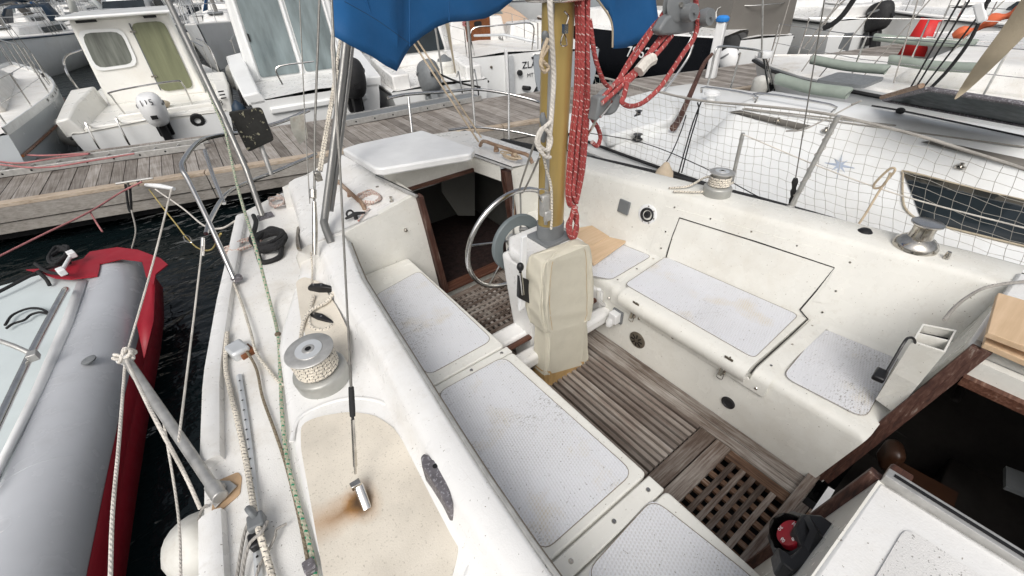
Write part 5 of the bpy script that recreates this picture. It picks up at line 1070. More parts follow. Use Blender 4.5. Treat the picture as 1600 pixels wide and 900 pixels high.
def gridpatch(c4,name,mat,off,par=N1,h=n1h,nu=10,nv=4,**k):
    mb=MB();rows=[]
    for i in range(nv+1):
        r_=[]
        for j in range(nu+1):
            u,v=j/nu,i/nv;x=(c4[0][0]*(1-u)+c4[1][0]*u)*(1-v)+(c4[3][0]*(1-u)+c4[2][0]*u)*v;y=(c4[0][1]*(1-u)+c4[1][1]*u)*(1-v)+(c4[3][1]*(1-u)+c4[2][1]*u)*v;r_.append(march(x,y,h,off=off,**k))
        rows.append(r_)
    mb.loft(rows);return mb.build(name,mat,par,solid=.004,smooth=True)
gridpatch([(1412,270),(1640,322),(1640,394),(1440,344)],'side_window','glass',.010)
mb=MB();mb.tube([march(a_,b_,n1h,off=.012) for a_,b_ in ((1640,322),(1520,294),(1418,268),(1411,274),(1411,312),(1418,330),(1440,344),(1520,365),(1640,394))],.006,6,3);mb.build('window_frame','bandage',N1)
gridpatch([(1137,175),(1156,172),(1267,196),(1246,203)],'long_window','greycanvas',.045,nu=1,nv=1)
gridpatch([(1439,222),(1462,220),(1640,257),(1640,272)],'long_window','greycanvas',.045,nu=2,nv=1)
# star decal
sp_=[]
for k in range(16):
    a_=k*math.tau/16+.2;r_=(24 if k%4==0 else 15) if k%2==0 else 5;sp_.append((1312+math.cos(a_)*r_*1.0,258+math.sin(a_)*r_*.9))
decal(sp_,'star_decal','sticker',.006)
rope([Q(1228,205,z=1.62),Q(1262,200,z=1.66),Q(1330,165,z=1.76),Q(1345,158,z=1.78),Q(1331,163,z=1.77)],.005,'greyrope','thin grey line with an eye leading over the white yacht roof')
for k,(px_,py_) in enumerate(((1290,205),(1215,190),(1500,262))):
    mb=MB();mb.lathe([(.03,0),(.03,.01),(.012,.015),(.012,.03),(0,.032)],march(px_,py_,n1h),(0,0,1),10);mb.build('deck_eye','chrome',N1)
for k,(a0_,a1_) in enumerate((((1100,162),(1400,196)),((1160,170),(1640,235)))):
    mb=MB();mb.tube([march(a0_[0]+(a1_[0]-a0_[0])*t,a0_[1]+(a1_[1]-a0_[1])*t,n1h,off=.012+.004*math.sin(9*t)) for t in fr(0,1,14)],.005,6,1);mb.build('deck_line','greyrope',N1)
for px_,py_,l_ in ((1180,160,.5),(1300,176,.6)):
    p_=march(px_,py_,n1h);mb=MB();mb.tube([p_,p_+V((0,.03,.05)),p_+V((0,l_-.03,.05)),p_+V((0,l_,0))],.011,8,3);mb.build('handrail','steel',N1)
p_=march(1110,158,n1h);mb=MB();mb.lathe([(.05,0),(.05,.05),(.085,.07),(.085,.10),(.03,.13),(0,.13)],p_,(0,0,1),14);mb.build('roof_vent','wplast',N1)
# windscreen doghouse of N1
zb,zt=1.72,1.93
W=[Q(1383,156,z=zb),Q(1660,206,z=zb),Q(1660,172,z=zt),Q(1452,139,z=zt)]
mb=MB();mb.prism([W[0],W[1],W[2],W[3]],V((.01,.004,-.006)));mb.build('windscreen','screen',N1,smooth=False)
for a_,b_ in ((0,1),(3,2),(0,3)):
    mb=MB();mb.tube([W[a_],W[b_]],.022,6,1,flat=.6);mb.build('screen_frame','lead',N1)
mb=MB();mb.tube([Q(1378,152,z=1.78),Q(1420,140,z=1.9),Q(1440,134,z=1.96)],.015,8,3);mb.build('handrail','oak',N1)
mb=MB();mb.tube([march(a_,b_,n1h,off=.01) for a_,b_ in ((1362,165),(1404,172),(1500,192),(1640,222))],.006,6,2);mb.build('jack_line','rubber',N1)
mb=MB();mb.sphere(march(1407,173,n1h,off=.02),.03,(1,1,.7),10);mb.build('deck_knob','rubber',N1)
# deck gear in its stern, all on the aft deck
for px,py,r_,h_,m_ in ((997,182,.04,.06,'black'),(999,192,.055,.05,'black'),(996,218,.045,.05,'black')):
    mb=MB();mb.lathe([(r_*1.1,0),(r_,h_*.2),(r_*.6,h_*.4),(r_*.6,h_*.8),(r_,h_),(0,h_)],Q(px,py,z=1.25),(0,0,1),14);mb.build('deck_winch',m_,N1)
mb=MB();mb.prism([Q(a_,b_,z=1.33) for a_,b_ in ((940,196),(1000,178),(1050,160),(1062,168),(1050,186),(1000,200),(950,212))],(0,0,-.12));mb.build('cockpit_coaming','hullw',N1,bev=.03)
mb=MB();mb.tube([Q(1113,84,y=2.9),Q(1100,100,y=2.9),Q(1082,140,y=2.8),Q(1062,185,y=2.6),Q(1052,200,y=2.5)],lambda t:.017+.018*t,8,4);mb.build('tiller','mahog',N1)
P_=lambda a_,b_,y=3.4:Q(a_,b_,y=y)
def nrail(pts,r=.014,name='stern_rail',par=N1,mat='steel'):
    mb=MB();mb.tube(pts,r,8,5);return mb.build(name,mat,par)
nrail([P_(1102,148),P_(1110,115),P_(1118,80),P_(1126,73),P_(1150,74),P_(1185,79),P_(1192,88),P_(1198,120),P_(1202,150)])
nrail([P_(1138,150),P_(1148,115),P_(1157,82)]);nrail([P_(1195,85),P_(1205,120),P_(1213,148)]);
nrail([P_(1050,112,3.7),P_(1080,60,3.7),P_(1078,50,3.7)]);nrail([P_(1036,145,3.6),P_(1072,95,3.6),P_(1083,70,3.6)])
mb=MB();mb.tube([P_(1190,90),P_(1192,0),P_(1193,-60)],.012,8,1);mb.build('backstay','alu',N1)
mb=MB();mb.lathe([(0,-.05),(.09,-.04),(.1,0),(.09,.04),(0,.05)],P_(1196,85),(0,0,1),12);mb.build('stern_lamp','wplast',N1)
fender(Q(1187,135,y=3.6),.12,.3,'white ball fender on the yacht stern by a black bucket')
mb=MB();mb.lathe([(.05,0),(.07,.12),(.075,.125),(.066,.125),(.045,.01),(0,.01)],Q(1200,144,y=3.5),(0,0,1),16);tag(mb.build('bucket','black',None),'small black bucket on the stern of the white yacht','bucket')
for k,(a0_,a1_,xx) in enumerate((((1345,-20),(1252,112),6.2),((1322,-20),(1262,85),6.6),((1395,-20),(1280,120),7.0),((1440,-20),(1396,130),6.4),((1240,-20),(1205,100),7.2),((1470,-20),(1350,118),7.5),((1590,-20),(1478,90),7.8))):
    rope([Q(*a0_,x=xx),Q(*a1_,x=xx)],.007,'greyrope',ORD_[k]+' of the thin grey stays crossing the far boats right of the blue capped bollard',k=1,n=5,group='thin grey stays')
# ---- our starboard lifeline net, stanchions, shroud
XN=2.93
topp=[Q(a_,b_,x=XN) for a_,b_ in ((930,118),(985,132),(1040,146),(1093,157),(1170,164),(1250,172),(1308,181),(1380,198),(1435,212),(1500,232),(1600,264),(1700,300))]
tops=sorted([(p.y,p.z) for p in topp]);TZ=lambda y:interp(tops,y)
rope([V((XN,y,z)) for y,z in tops],.008,'greyrope','twisted grey top rope of the guardrail net')
mb=MB();y0,y1=tops[0][0],tops[-1][0];nv=int((y1-y0)/.056);bz=1.29;nh=11
def npt(i,j):
    y=y0+(y1-y0)*i/nv;u=j/nh;z=bz+(TZ(y)-bz)*u
    return V((XN+.02*math.sin(y*3+u*2)+.004*math.sin(i*1.7+j*2.3),y+.03*math.sin(u*3.1)*math.sin(y*2.1)+.003*math.sin(i*3.1+j*1.9)-.10*(1-u),z+.004*math.sin(i*2.2+j*1.1)-.015*math.sin(y*9)*(1-abs(2*u-1))))
for i in range(nv+1): mb.tube([npt(i,j) for j in range(nh+1)],.0013,3,1,cap=False)
for j in range(nh+1): mb.tube([npt(i,j) for i in range(nv+1)],.0013,3,1,cap=False)
tag(mb.build('guardrail_net','netm',None),'square mesh white net strung along the far guardrail','net')
def gst(b_,t_,label): 
    a_=Q(*b_,z=1.30);c_=Q(*t_,x=a_.x+.01);mb=MB();mb.tube([a_,c_],.014,10,1);o=mb.build('stanchion','oak' if 0 else 'alu',B,label=label)
    mb=MB();P2=[]
    for k in range(40):
        t=k/39;P2.append(a_.lerp(c_,t)+V((math.cos(k*1.1)*.018,math.sin(k*1.1)*.018,0)))
    mb.tube(P2,.002,4,2);mb.build('lashing','netm',o);mb=MB();mb.lathe([(.035,0),(.03,.03),(.018,.06)],a_-V((0,0,.01)),(0,0,1),12);mb.build('socket','alu',o)
gst((1232,331),(1310,181),'stanchion wrapped in white net lashing')
mb=MB();a_=Q(1143,287,z=1.30);mb.tube([a_,Q(1161,208,x=a_.x)],.013,10,1);mb.build('stanchion','alu',B,label='shorter stanchion behind the silver winch')
rope([Q(a_,b_,x=2.9) for a_,b_ in ((1161,210),(1280,260),(1410,306),(1600,356),(1700,382))],.004,'cord','white middle lifeline in front of the neighbour window')
rope([Q(a_,b_,x=2.88) for a_,b_ in ((900,205),(1000,222),(1100,262),(1200,315),(1330,370))],.0035,'rblack','black lashing line along the net foot')
mb=MB();a_=Q(1236,322,z=1.31);tpp=Q(1289,-5,x=a_.x-.25);mb.tube([a_.lerp(tpp,.16),tpp,a_.lerp(tpp,2.4)],.0035,6,1);mb.build('shroud_wire','wire',B)
mb=MB();mb.tube([a_,a_.lerp(tpp,.06),a_.lerp(tpp,.11),a_.lerp(tpp,.17)],lambda t:.011+.008*math.sin(t*9)**2,8,3);mb.build('black_tape_wrap','rubber',B)
rope([Q(1327,370,x=2.75),Q(1350,338,x=2.8),Q(1378,292,x=2.9),Q(1398,267,x=2.9),Q(1390,264,x=2.9),Q(1368,285,x=2.9),Q(1366,294,x=2.9),Q(1380,290,x=2.9),Q(1392,270,x=2.9)],.006,'rtan','brown cord tied in a loop to the net beside the dark window')
rope([Q(1060,272,z=1.3),Q(1080,200,x=2.92),Q(1096,158,x=2.95)],.005,'rblack','black elastic cord tying net to the rail, left strand')
rope([Q(1065,270,z=1.3),Q(1078,220,x=2.92),Q(1091,175,x=2.92),Q(1090,160,x=2.95)],.005,'rblack','black elastic cord tying net to the rail, right strand')
rope([Q(1032,268,z=1.35),Q(1050,238,z=1.5),Q(1064,205,z=1.66),Q(1072,180,z=1.75)],.004,'rblack','black lanyard of the buff buoy')
mb=MB();c_=Q(1037,276,z=1.33);mb.lathe([(0,-.1),(.065,-.09),(.072,-.03),(.06,.04),(.03,.08),(.02,.10),(0,.11)],c_,(.1,0,1),14);tag(mb.build('buff_buoy','buff',None),'small buff bell shaped fender between the far coaming and net','fender','fenders hanging between the boats')
# beige strap upper right + black lines
mb=MB();mb.tube([Q(1680,-80,y=.35),Q(1600,30,y=.4),Q(1545,95,y=.45),Q(1513,132,y=.5),Q(1492,155,y=.52)],lambda t:.055*(1-t)**.8+.003,8,4,flat=.2);tag(mb.build('beige_strap','bandage',None),'beige tapered cloth strap hanging down at the upper right','strap')
for k,(x1,x2) in enumerate(((1500,1428),(1515,1436),(1548,1447))):
    rope([Q(x1-8,-20,x=4.6),Q(x1,0,x=4.6),Q(x2-8,142,x=4.6)],.006,'rblack',('leftmost','middle','rightmost')[k]+' of the three parallel black rigging lines at upper right',group='black rigging lines',k=1)
rope([Q(1552,-20,x=4.4),Q(1520,55,x=4.4),Q(1485,105,x=4.4),Q(1452,140,x=4.4)],.011,'rblack','thick black mainsheet line joined to a white and blue block')
mb=MB();mb.box(Q(1532,20,x=4.4),(.03,.05,.12),Matrix.Rotation(-.6,3,'X'));tag(mb.build('tackle_block','wplast',None,bev=.01),'white and blue tackle block on the thick black line','block')
rope([Q(1340,-10,x=5),Q(1318,22,x=5),Q(1300,38,x=5),Q(1287,44,x=5)],.022,'rblack','thick black curved hose end at the shroud in the upper right')
rope([Q(1330,-10,x=5.1),Q(1300,20,x=5.1),Q(1255,75,x=5.1)],.008,'greyrope','grey double line left of the black curved hose')
# ================================================================ background boats, built in their own frames (bow +y, waterline 0)
def boat_root(name,x,y,rz,label,cat='motor boat',group='boats moored beyond the pontoon'):
    return root(name,(x,y,0),label,cat,group,world=False,rz=rz)
def hullf(L,W,H,tw=.85,sheer=.35,bowp=2.2):
    def f(t):
        w=W/2*(tw+(1-tw)*min(1,t/.35))*(1-max(0,(t-.35)/.65)**bowp);return max(w,.02),H*(1+sheer*t**1.6)
    return f
def mkhull(r,L,W,H,mat,deck='deckw',tw=.85,sheer=.35,bowp=2.2,strake='rubber',cockpit=None,flare=.82):
    f=hullf(L,W,H,tw,sheer,bowp);rows=[]
    for i in range(17):
        t=i/16;w,h=f(t);y=t*L;rk=L*.07*t**3
        s_=[(w,y+rk,h),(w*.985,y+rk*.8,h*.8),(w*.93,y+rk*.4,h*.4),(w*flare,y,0.02),(w*.45,y-rk*.5,-.3)]
        rows.append([(-a,b,c) for a,b,c in s_]+[(0,y-rk*.5,-.36)]+[(a,b,c) for a,b,c in s_[::-1]])
    mb=MB();mb.loft(rows);mb.b.verts.ensure_lookup_table();mb.face([mb.b.verts[i] for i in range(len(rows[0]))][::-1]);mb.build('hull',mat,r,ang=45)
    mb=MB();rows=[]
    for i in range(17):
        t=i/16;w,h=f(t);y=t*L+L*.07*t**3;rows.append([(-w,y,h),(-w*.96,y,h+.03),(-w*.9,y,h+.012),(0,y,h+.03+.03*w),(w*.9,y,h+.012),(w*.96,y,h+.03),(w,y,h)])
    mb.loft(rows);mb.build('deck',deck,r,ang=35)
    if strake:
        mb=MB();pl=[f(i/16) for i in range(17)];yy=[i/16*L+L*.07*(i/16)**3 for i in range(17)]
        mb.tube([(-w-.012,y,h-.05) for (w,h),y in zip(pl,yy)]+[(w+.012,y,h-.05) for (w,h),y in list(zip(pl,yy))[::-1]],.025,6,1);mb.build('rubbing_strake',strake,r)
    return f
def cabin(r,y0,y1,w0,w1,z0,z1,mat='gelw',name='cabin',lean0=.1,lean1=.5,roof=.04,nw=.08,top=.86):
    mb=MB();mb.loft([[(-w0/2,y0,z0),(w0/2,y0,z0),(w1/2,y1,z0),(-w1/2,y1,z0)],[(-w0/2*(.5+top/2),y0+lean0*.5,(z0+z1)/2),(w0/2*(.5+top/2),y0+lean0*.5,(z0+z1)/2),(w1/2*(.5+top/2),y1-lean1*.45,(z0+z1)/2),(-w1/2*(.5+top/2),y1-lean1*.45,(z0+z1)/2)],[(-w0/2*top,y0+lean0,z1),(w0/2*top,y0+lean0,z1),(w1/2*top,y1-lean1,z1),(-w1/2*top,y1-lean1,z1)]],closed=True,cap=True)
    return mb.build(name,mat,r,bev=nw)
def panel(r,pts,mat,name,th=.012,d=(0,-1,0),rnd=.05):
    mb=MB();mb.prism(rpoly(pts,rnd,3),V(d)*th);return mb.build(name,mat,r,smooth=False)
def loop(r,pts,rad=.014,name='rail',mat='steel',k=5,closed=False):
    mb=MB();mb.tube(pts,rad,6,k,closed=closed);return mb.build(name,mat,r)
def pulpit(r,f,L,t0=.72,h=.55,posts=3):
    P1=[]
    for s_ in (-1,1):
        pass
    L_=[];ts=[t0+(1-t0)*i/posts for i in range(posts+1)]
    for t in ts: w,hh=f(t);L_.append((-w*.92,t*L+L*.07*t**3,hh))
    R_=[(-x,y,z) for x,y,z in L_[::-1]]
    al=L_+R_;loop(r,[(x,y,z+h) for x,y,z in al],.015,'bow_rail')
    for i,(x,y,z) in enumerate(al): loop(r,[(x,y,z),(x*.98,y,z+h)],.011,'rail_post',k=1)
def lifelines(r,f,L,t0=.05,t1=.75,n=5,h=.55):
    for s_ in(-1,1):
        pts=[]
        for i in range(n):
            t=t0+(t1-t0)*i/(n-1);w,hh=f(t);p=V((s_*w*.93,t*L+L*.07*t**3,hh));pts.append(p+V((0,0,h)));loop(r,[p,p+V((0,0,h))],.012,'rail_post',k=1)
        loop(r,pts,.005,'lifeline',k=1);loop(r,[p-V((0,0,h*.45)) for p in pts],.004,'lifeline',k=1)
def outboard(r,x,y,z,s=1.,mat='wplast',tilt=0.,txt=None,cover=None):
    Mx=Matrix.Translation((x,y,z))@Matrix.Rotation(tilt,4,'X')@Matrix.Scale(s,4)
    mb=MB();rows=[]
    for zz,a,b,c in ((0,.10,.14,0),(.05,.16,.22,-.01),(.2,.19,.27,-.03),(.36,.19,.26,-.04),(.46,.17,.23,-.04),(.52,.11,.15,-.04)):
        rows.append([(math.cos(k*math.tau/16)*a,c+math.sin(k*math.tau/16)*b,zz) for k in range(16)])
    mb.loft(rows,closed=True,cap=True);mb.xf(Mx);o=mb.build('outboard_motor',mat,r,sub=1)
    mb=MB();mb.lathe([(.195,.0),(.2,.02),(.195,.04)],(0,-.035,.33),(0,0,1),20,);mb.xf(Mx);mb.build('cowl_band','greyplast',o)
    mb=MB();mb.box((0,0,-.2),(.12,.16,.42));mb.box((0,.02,-.42),(.09,.2,.14));mb.box((0,.12,-.1),(.22,.12,.25));mb.xf(Mx);mb.build('motor_leg','black' if mat!='greyplast' else 'greyplast',o,bev=.02)
    mb=MB();mb.box((0,-.30,.22),(.09,.01,.06));mb.xf(Mx);mb.build('motor_grille','black',o)
    mb=MB();mb.lathe([(0,-.06),(.04,-.05),(.05,0),(.03,.06),(0,.09)],(0,-.16,-.55),(0,-1,0),12)
    for k in range(3):
        a=k*math.tau/3;mb.box((math.cos(a)*.09,-.16,-.55+math.sin(a)*.09),(.10,.015,.07),Matrix.Rotation(-a,3,'Y'))
    mb.xf(Mx);mb.build('propeller','alup',o)
    if txt: text(txt,.13*s,Mx@frame((-.11,-.27,.40),(1,0,0),(0,.12,1)),'letter','motor_lettering',o)
    return o
def mast(r,y,h=9,z=1.2,rad=.06,boom=2.4,cover='blue',bz=.8):
    mb=MB();mb.tube([(0,y,z),(0,y,z+h)],rad,10,1);mb.build('mast','mastgrey',r)
    if boom:
        mb=MB();mb.tube([(0,y-.05,z+bz),(0,y-boom,z+bz+.03)],.045,8,1);mb.build('boom','mastgrey',r)
        if cover:
            mb=MB();mb.tube([(0,y-.02,z+bz+.1),(0,y-boom*.3,z+bz+.16),(0,y-boom*.7,z+bz+.12),(0,y-boom,z+bz+.08)],lambda t:.15-.07*t,10,3,flat=1.4);mb.build('sail_cover',cover,r)
def shrouds(r,f,L,y,z):
    for s_ in(-1,1):
        for dy in(-.15,.35): loop(r,[(s_*f(y/L)[0]*.95,y+dy,f(y/L)[1]),(0,y,z+8)],.006,'shroud','wire',k=1)
# ---- fishing boat with grey-green curtain (upper left)
r=boat_root('fishing_boat',-.30,9.9,-.12,'cream cabin fishing boat with curtained door and white outboard, stern to the pontoon','fishing boat',None)
f=mkhull(r,6.2,2.55,.72,'hullw','hullc',.9,.5);pulpit(r,f,6.2,.6)
for s_ in (-1,1):
    mb=MB();mb.loft([[(s_*1.22,.02,.70),(s_*1.24,.02,.95),(s_*1.05,.02,.98),(s_*.95,.02,.72)],[(s_*1.25,.9,.74),(s_*1.28,.9,1.02),(s_*1.05,.9,1.05),(s_*.95,.9,.75)],[(s_*1.27,1.9,.78),(s_*1.28,1.9,1.12),(s_*.9,1.9,1.14),(s_*.85,1.9,.8)]],cap=True);mb.build('stern_quarter','hullc',r,bev=.03)
mb=MB();mb.bb((-.95,.02,.68),(.95,.28,.80));mb.bb((-.5,.3,.74),(.95,.6,.86));build_each(mb,'transom_step','hullc',r,bev=.02)
CB=2.2;cabin(r,1.75,4.2,1.64,1.45,.78,CB,'hullc',lean0=.12,lean1=.9,nw=.05,top=.93)
mb=MB();mb.prism(rpoly([(-.88,1.58,CB),(.88,1.58,CB),(.82,3.6,CB+.02),(-.82,3.6,CB+.02)],.1,4),(0,0,.05));mb.build('roof','hullw',r,bev=.02)
def cw(x,z): return (x,1.735+.12*(z-.78)/(CB-.78),z)
panel(r,[cw(-.76,1.38),cw(-.06,1.40),cw(-.04,2.02),cw(-.72,2.04)],'hullw','window_frame',.012,(0,-1,0),.15)
panel(r,[cw(-.71,1.43),cw(-.11,1.45),cw(-.09,1.97),cw(-.67,1.99)],'curtain','window',.016,(0,-1,0),.14)
panel(r,[cw(.10,.92),cw(.66,.92),cw(.63,2.08),cw(.10,2.08)],'curtaing','door',.014,(0,-1,0),.12)
loop(r,[cw(.09,.95),cw(.09,2.08)],.012,'door_frame','greyplast',1)
for z in (1.2,1.95): 
    mb=MB();mb.box(V(cw(.09,z))+V((0,-.03,0)),(.09,.02,.03));mb.build('hinge','chrome',r)
mb=MB();mb.box((-.5,1.80,CB-.04),(.3,.03,.04));mb.box((.45,1.82,CB-.04),(.2,.03,.04));build_each(mb,'lamp','black',r)
loop(r,[(-1.18,2.0,1.1),(-1.2,2.0,1.4),(-1.15,2.2,1.62),(-1.0,2.9,1.66)],.018,'side_rail');loop(r,[(1.18,2.0,1.1),(1.2,2.0,1.4),(1.15,2.2,1.62),(1.0,2.9,1.66)],.018,'side_rail')
loop(r,[(-.38,.35,.8),(-.42,.25,1.15),(-.35,.2,1.24),(.5,.2,1.28),(.62,.25,1.2),(.62,.35,.85)],.014,'splash_rail')
outboard(r,.10,-.12,.70,1.0,'wplast',.12,'115')
for x in (-.85,-.45): loop(r,[(x,.05,.78),(x,-.12,.9),(x,-.2,.65),(x,-.2,.45)],.016,'boarding_ladder')
text('968',.12,frame((.93,-.03,.84),(1,0,0),(0,0,1)),'letter','registration',r)
mb=MB()
for k in range(3):
    for j in range(2): mb.box((.99+.16*j,-.015,.95+.055*k),(.09,.01,.02))
mb.build('vent_slots','dark',r,smooth=False)
mb=MB();mb.sphere((.08,.4,.92),.16,(1.4,.8,.5));mb.build('seat_cushion','rrose' if 0 else 'bandage',r)
mb=MB();mb.lathe([(.05,-.03),(.11,-.03),(.11,.03),(.05,.03)],(.62,.0,.66),(0,1,.3),16);mb.build('rubber_bumper','rubber',r)
# ---- sailing boat far left
r=boat_root('moored_sailboat',-2.9,9.1,-.05,'white sailing boat with brown stripe at far left edge, bow beside the fishing boat','sailing boat',None)
f=mkhull(r,6.6,2.5,1.05,'hulllg','deckw',.8,.18,2.0,None)
mb=MB()
for s_ in(-1,1): mb.tube([(s_*(f(i/16)[0]*.98+.012),i/16*6.6+6.6*.07*(i/16)**3,f(i/16)[1]*.72) for i in range(17)],.02,6,1)
mb.build('brown_stripe','brownwood',r)
for s_ in(-1,1):
    mb=MB();mb.loft([[(s_*f(i/16)[0]*1.0,i/16*6.6+6.6*.07*(i/16)**3,f(i/16)[1]-.01),(s_*f(i/16)[0]*1.0,i/16*6.6+6.6*.07*(i/16)**3,f(i/16)[1]+.10),(s_*f(i/16)[0]*.98,i/16*6.6+6.6*.07*(i/16)**3,f(i/16)[1]+.10),(s_*f(i/16)[0]*.98,i/16*6.6+6.6*.07*(i/16)**3,f(i/16)[1])] for i in range(17)]);tr=mb.build('toe_rail','alup',r,smooth=False)
    mb=MB()
    for k in range(14):
        t=.3+k*.045;mb.lathe([(0,0),(.028,0)],(s_*(f(t)[0]*1.0+.006),t*6.6+6.6*.07*t**3,f(t)[1]+.055),(s_,0,0),8)
    mb.build('rail_hole','dark',tr)
cabin(r,1.6,5.2,1.5,.8,1.08,1.42,'deckw',lean0=.05,lean1=.6,nw=.06)
panel(r,[(-.4,2.9,1.425),(.4,2.9,1.425),(.36,3.7,1.425),(-.36,3.7,1.425)],'glass','deck_hatch',.03,(0,0,1));panel(r,[(-.25,5.4,1.19),(.25,5.4,1.19),(.2,5.8,1.2),(-.2,5.8,1.2)],'greyplast','deck_hatch',.03,(0,0,1))
mast(r,3.9,8,1.4,.07,2.3,'greycanvas');shrouds(r,f,6.6,3.9,1.4);pulpit(r,f,6.6,.8);lifelines(r,f,6.6)
mb=MB();mb.lathe([(.025,-.04),(.06,-.03),(.035,0),(.06,.03),(0,.04)],(.85,4.8,1.22),(0,0,1),12);mb.build('deck_winch','black',r)
o=fender((-1.62,10.9,.62),.19,.52,'big dirty white fender with navy top between the leftmost sailboat and fishing boat',(-.75,.1,.5),'fender','navy')
rope([Q(82,175,z=.9),Q(60,205,z=.7),Q(35,238,z=.68)],.012,'greyrope','dark mooring rope across the navy topped fender')
# ---- cruiser with misty glass doors
r=boat_root('cabin_cruiser',2.36,9.35,-.13,'white cabin cruiser with two tall misty glass doors, left of the blue canvas','cabin cruiser',None)
f=mkhull(r,7.5,2.55,.85,'hullw','gelw',.92,.4);pulpit(r,f,7.5,.5);
for s_ in (-1,1):
    mb=MB();mb.loft([[(s_*1.22,.0,.8),(s_*1.26,.0,.98),(s_*.98,.0,1.0),(s_*.9,.0,.82)],[(s_*1.32,1.5,.86),(s_*1.32,1.5,1.25),(s_*1.0,1.5,1.28),(s_*.95,1.5,.86)],[(s_*1.34,2.4,.9),(s_*1.32,2.4,1.36),(s_*1.0,2.4,1.4),(s_*.95,2.4,.9)]],cap=True);mb.build('stern_quarter','hullw',r,bev=.03)
mb=MB();mb.bb((-.9,-.05,.60),(.9,.5,.72));mb.build('swim_platform','hullw',r,bev=.03)
cabin(r,1.7,5.4,2.1,1.7,.88,3.0,'hullw',lean0=.25,lean1=1.8,nw=.06,top=.9)
def cw2(x,z): return (x,1.69+.25*(z-.88)/(3.0-.88),z)
panel(r,[cw2(-.82,.98),cw2(-.04,.98),cw2(-.04,2.9),cw2(-.76,2.9)],'glassg','glass_door',.012);panel(r,[cw2(.08,.98),cw2(.82,.98),cw2(.76,2.9),cw2(.08,2.9)],'glassg','glass_door',.012)
for x in (-.86,.02,.86): loop(r,[cw2(x,.95),cw2(x*.94,2.95)],.03,'door_post','wplast',1)
mb=MB();mb.box(V(cw2(-.78,1.7))+V((0,-.03,0)),(.03,.03,.14));mb.build('door_handle','black',r)
mb=MB();mb.tube([(-1.28,.5,1.0),(-1.3,.55,.7),(-1.26,.6,.45)],.03,6,4);mb.build('mooring_chain','rubber',r)
loop(r,[(-.55,.1,1.05),(-.58,.1,1.3),(-.4,.1,1.36),(.1,.1,1.36)],.014,'grab_rail')
text('lexus',.01,frame((0,-.1,-.3),(1,0,0),(0,0,1)),'letter','x',r) if False else None
outboard(r,.62,-.25,.72,1.35,'rubber',.1)
fender((1.0,9.72,.5),.12,.72,'tall dark teal fender beside the cabin cruiser stern',(0,0,1),'navy')
for k,(x,y,z) in enumerate(((1.55,13.6,.7),(1.5,12.3,.55),(1.62,11.8,.5))):
    fender((x,y,z),.12,.55,('uppermost','middle','lowest')[k]+' of three white fenders on the left side of the cabin cruiser',(0,0,1),'fender',None,'white fenders of the cabin cruiser')
# bright blue cover slip behind
sheet([((385,-40),(390,50),14.5,14.5),((393,-40),(396,64),14.5,14.5),((400,-40),(403,68),14.5,14.5),((406,-40),(405,45),14.5,14.5)],'bluebright','bright blue cover strip hanging by the cabin cruiser','cover','boat cover')
# ---- white boat with tilted outboard and ladder
r=boat_root('motor_boat',4.62,8.62,-.2,'white motor boat with dark windscreen and grey outboard, between cruiser and named sailboat','motor boat')
f=mkhull(r,5.8,2.3,.72,'hullw','gelw',.9,.35);pulpit(r,f,5.8,.6)
mb=MB();mb.loft([[(-.95,.1,.74),(-.95,.1,1.0),(-.6,.1,1.0),(-.6,.1,.74)],[(-1.0,1.9,.78),(-1.0,1.9,1.1),(-.7,1.9,1.1),(-.7,1.9,.78)]],cap=True);mb.loft([[(.95,.1,.74),(.95,.1,1.0),(.6,.1,1.0),(.6,.1,.74)],[(1.0,1.9,.78),(1.0,1.9,1.1),(.7,1.9,1.1),(.7,1.9,.78)]],cap=True);build_each(mb,'side_seat','gelw',r,bev=.03)
cabin(r,2.0,4.2,1.9,1.3,.8,1.75,'gelw',lean0=.1,lean1=.9,nw=.06,top=.85);panel(r,[(-.8,2.02,1.1),(.8,2.02,1.1),(.7,2.1,1.65),(-.7,2.1,1.65)],'glass','windscreen',.02)
outboard(r,-.25,-.2,.62,1.2,'greyplast',-.5)
loop(r,[(.35,0,.85),(.35,-.15,.95),(.35,-.25,.6),(.35,-.25,.2)],.016,'boarding_ladder');loop(r,[(.7,0,.85),(.7,-.15,.95),(.7,-.25,.6),(.7,-.25,.2)],.016,'boarding_ladder')
mb=MB();mb.tube([(.15,.3,.75),(.1,.25,1.8)],.02,8,1);mb.build('ski_post','alu',r)
rope([(4.6,8.7,.95),(4.95,8.4,.75),(5.3,8.2,.64)],.02,'rblack','black mooring rope tied between white motor boat and pontoon')
fender((5.25,9.5,.7),.19,.8,'large white fender hanging left of the named sailboat',(0,0,1),'fender','greyplast')
# ---- sailboat with the name on its transom
r=boat_root('moored_sailboat',6.55,9.0,-.30,'white sailing boat with mahogany door and its name lettered on the transom','sailing boat',None)
f=mkhull(r,6.8,2.35,1.02,'hullw','deckw',.78,.2,2.0,'greyplast',flare=.65)
mb=MB();mb.box((0,-.06,.52),(.05,.12,1.25));rd=mb.build('rudder','wplast',r,bev=.01);mb=MB();mb.box((.10,-.10,.5),(.12,.03,1.0));mb.build('rudder_fitting','alup',rd)
text('ZLAN',.20,frame((.40,-.015,.70),(1,0,0),(0,0,1)),'letter','boat_name',r);text('MT',.12,frame((.52,-.015,.50),(1,0,0),(0,0,1)),'letter','boat_name',r)
mb=MB();mb.lathe([(0,0),(.06,0),(.06,.08),(0,.09)],(.33,0,.62),(0,-1,0),12);mb.lathe([(0,0),(.05,0),(.05,.2),(0,.2)],(.42,0,.28),(.6,-1,0),12);build_each(mb,'exhaust','rubber',r)
mb=MB()
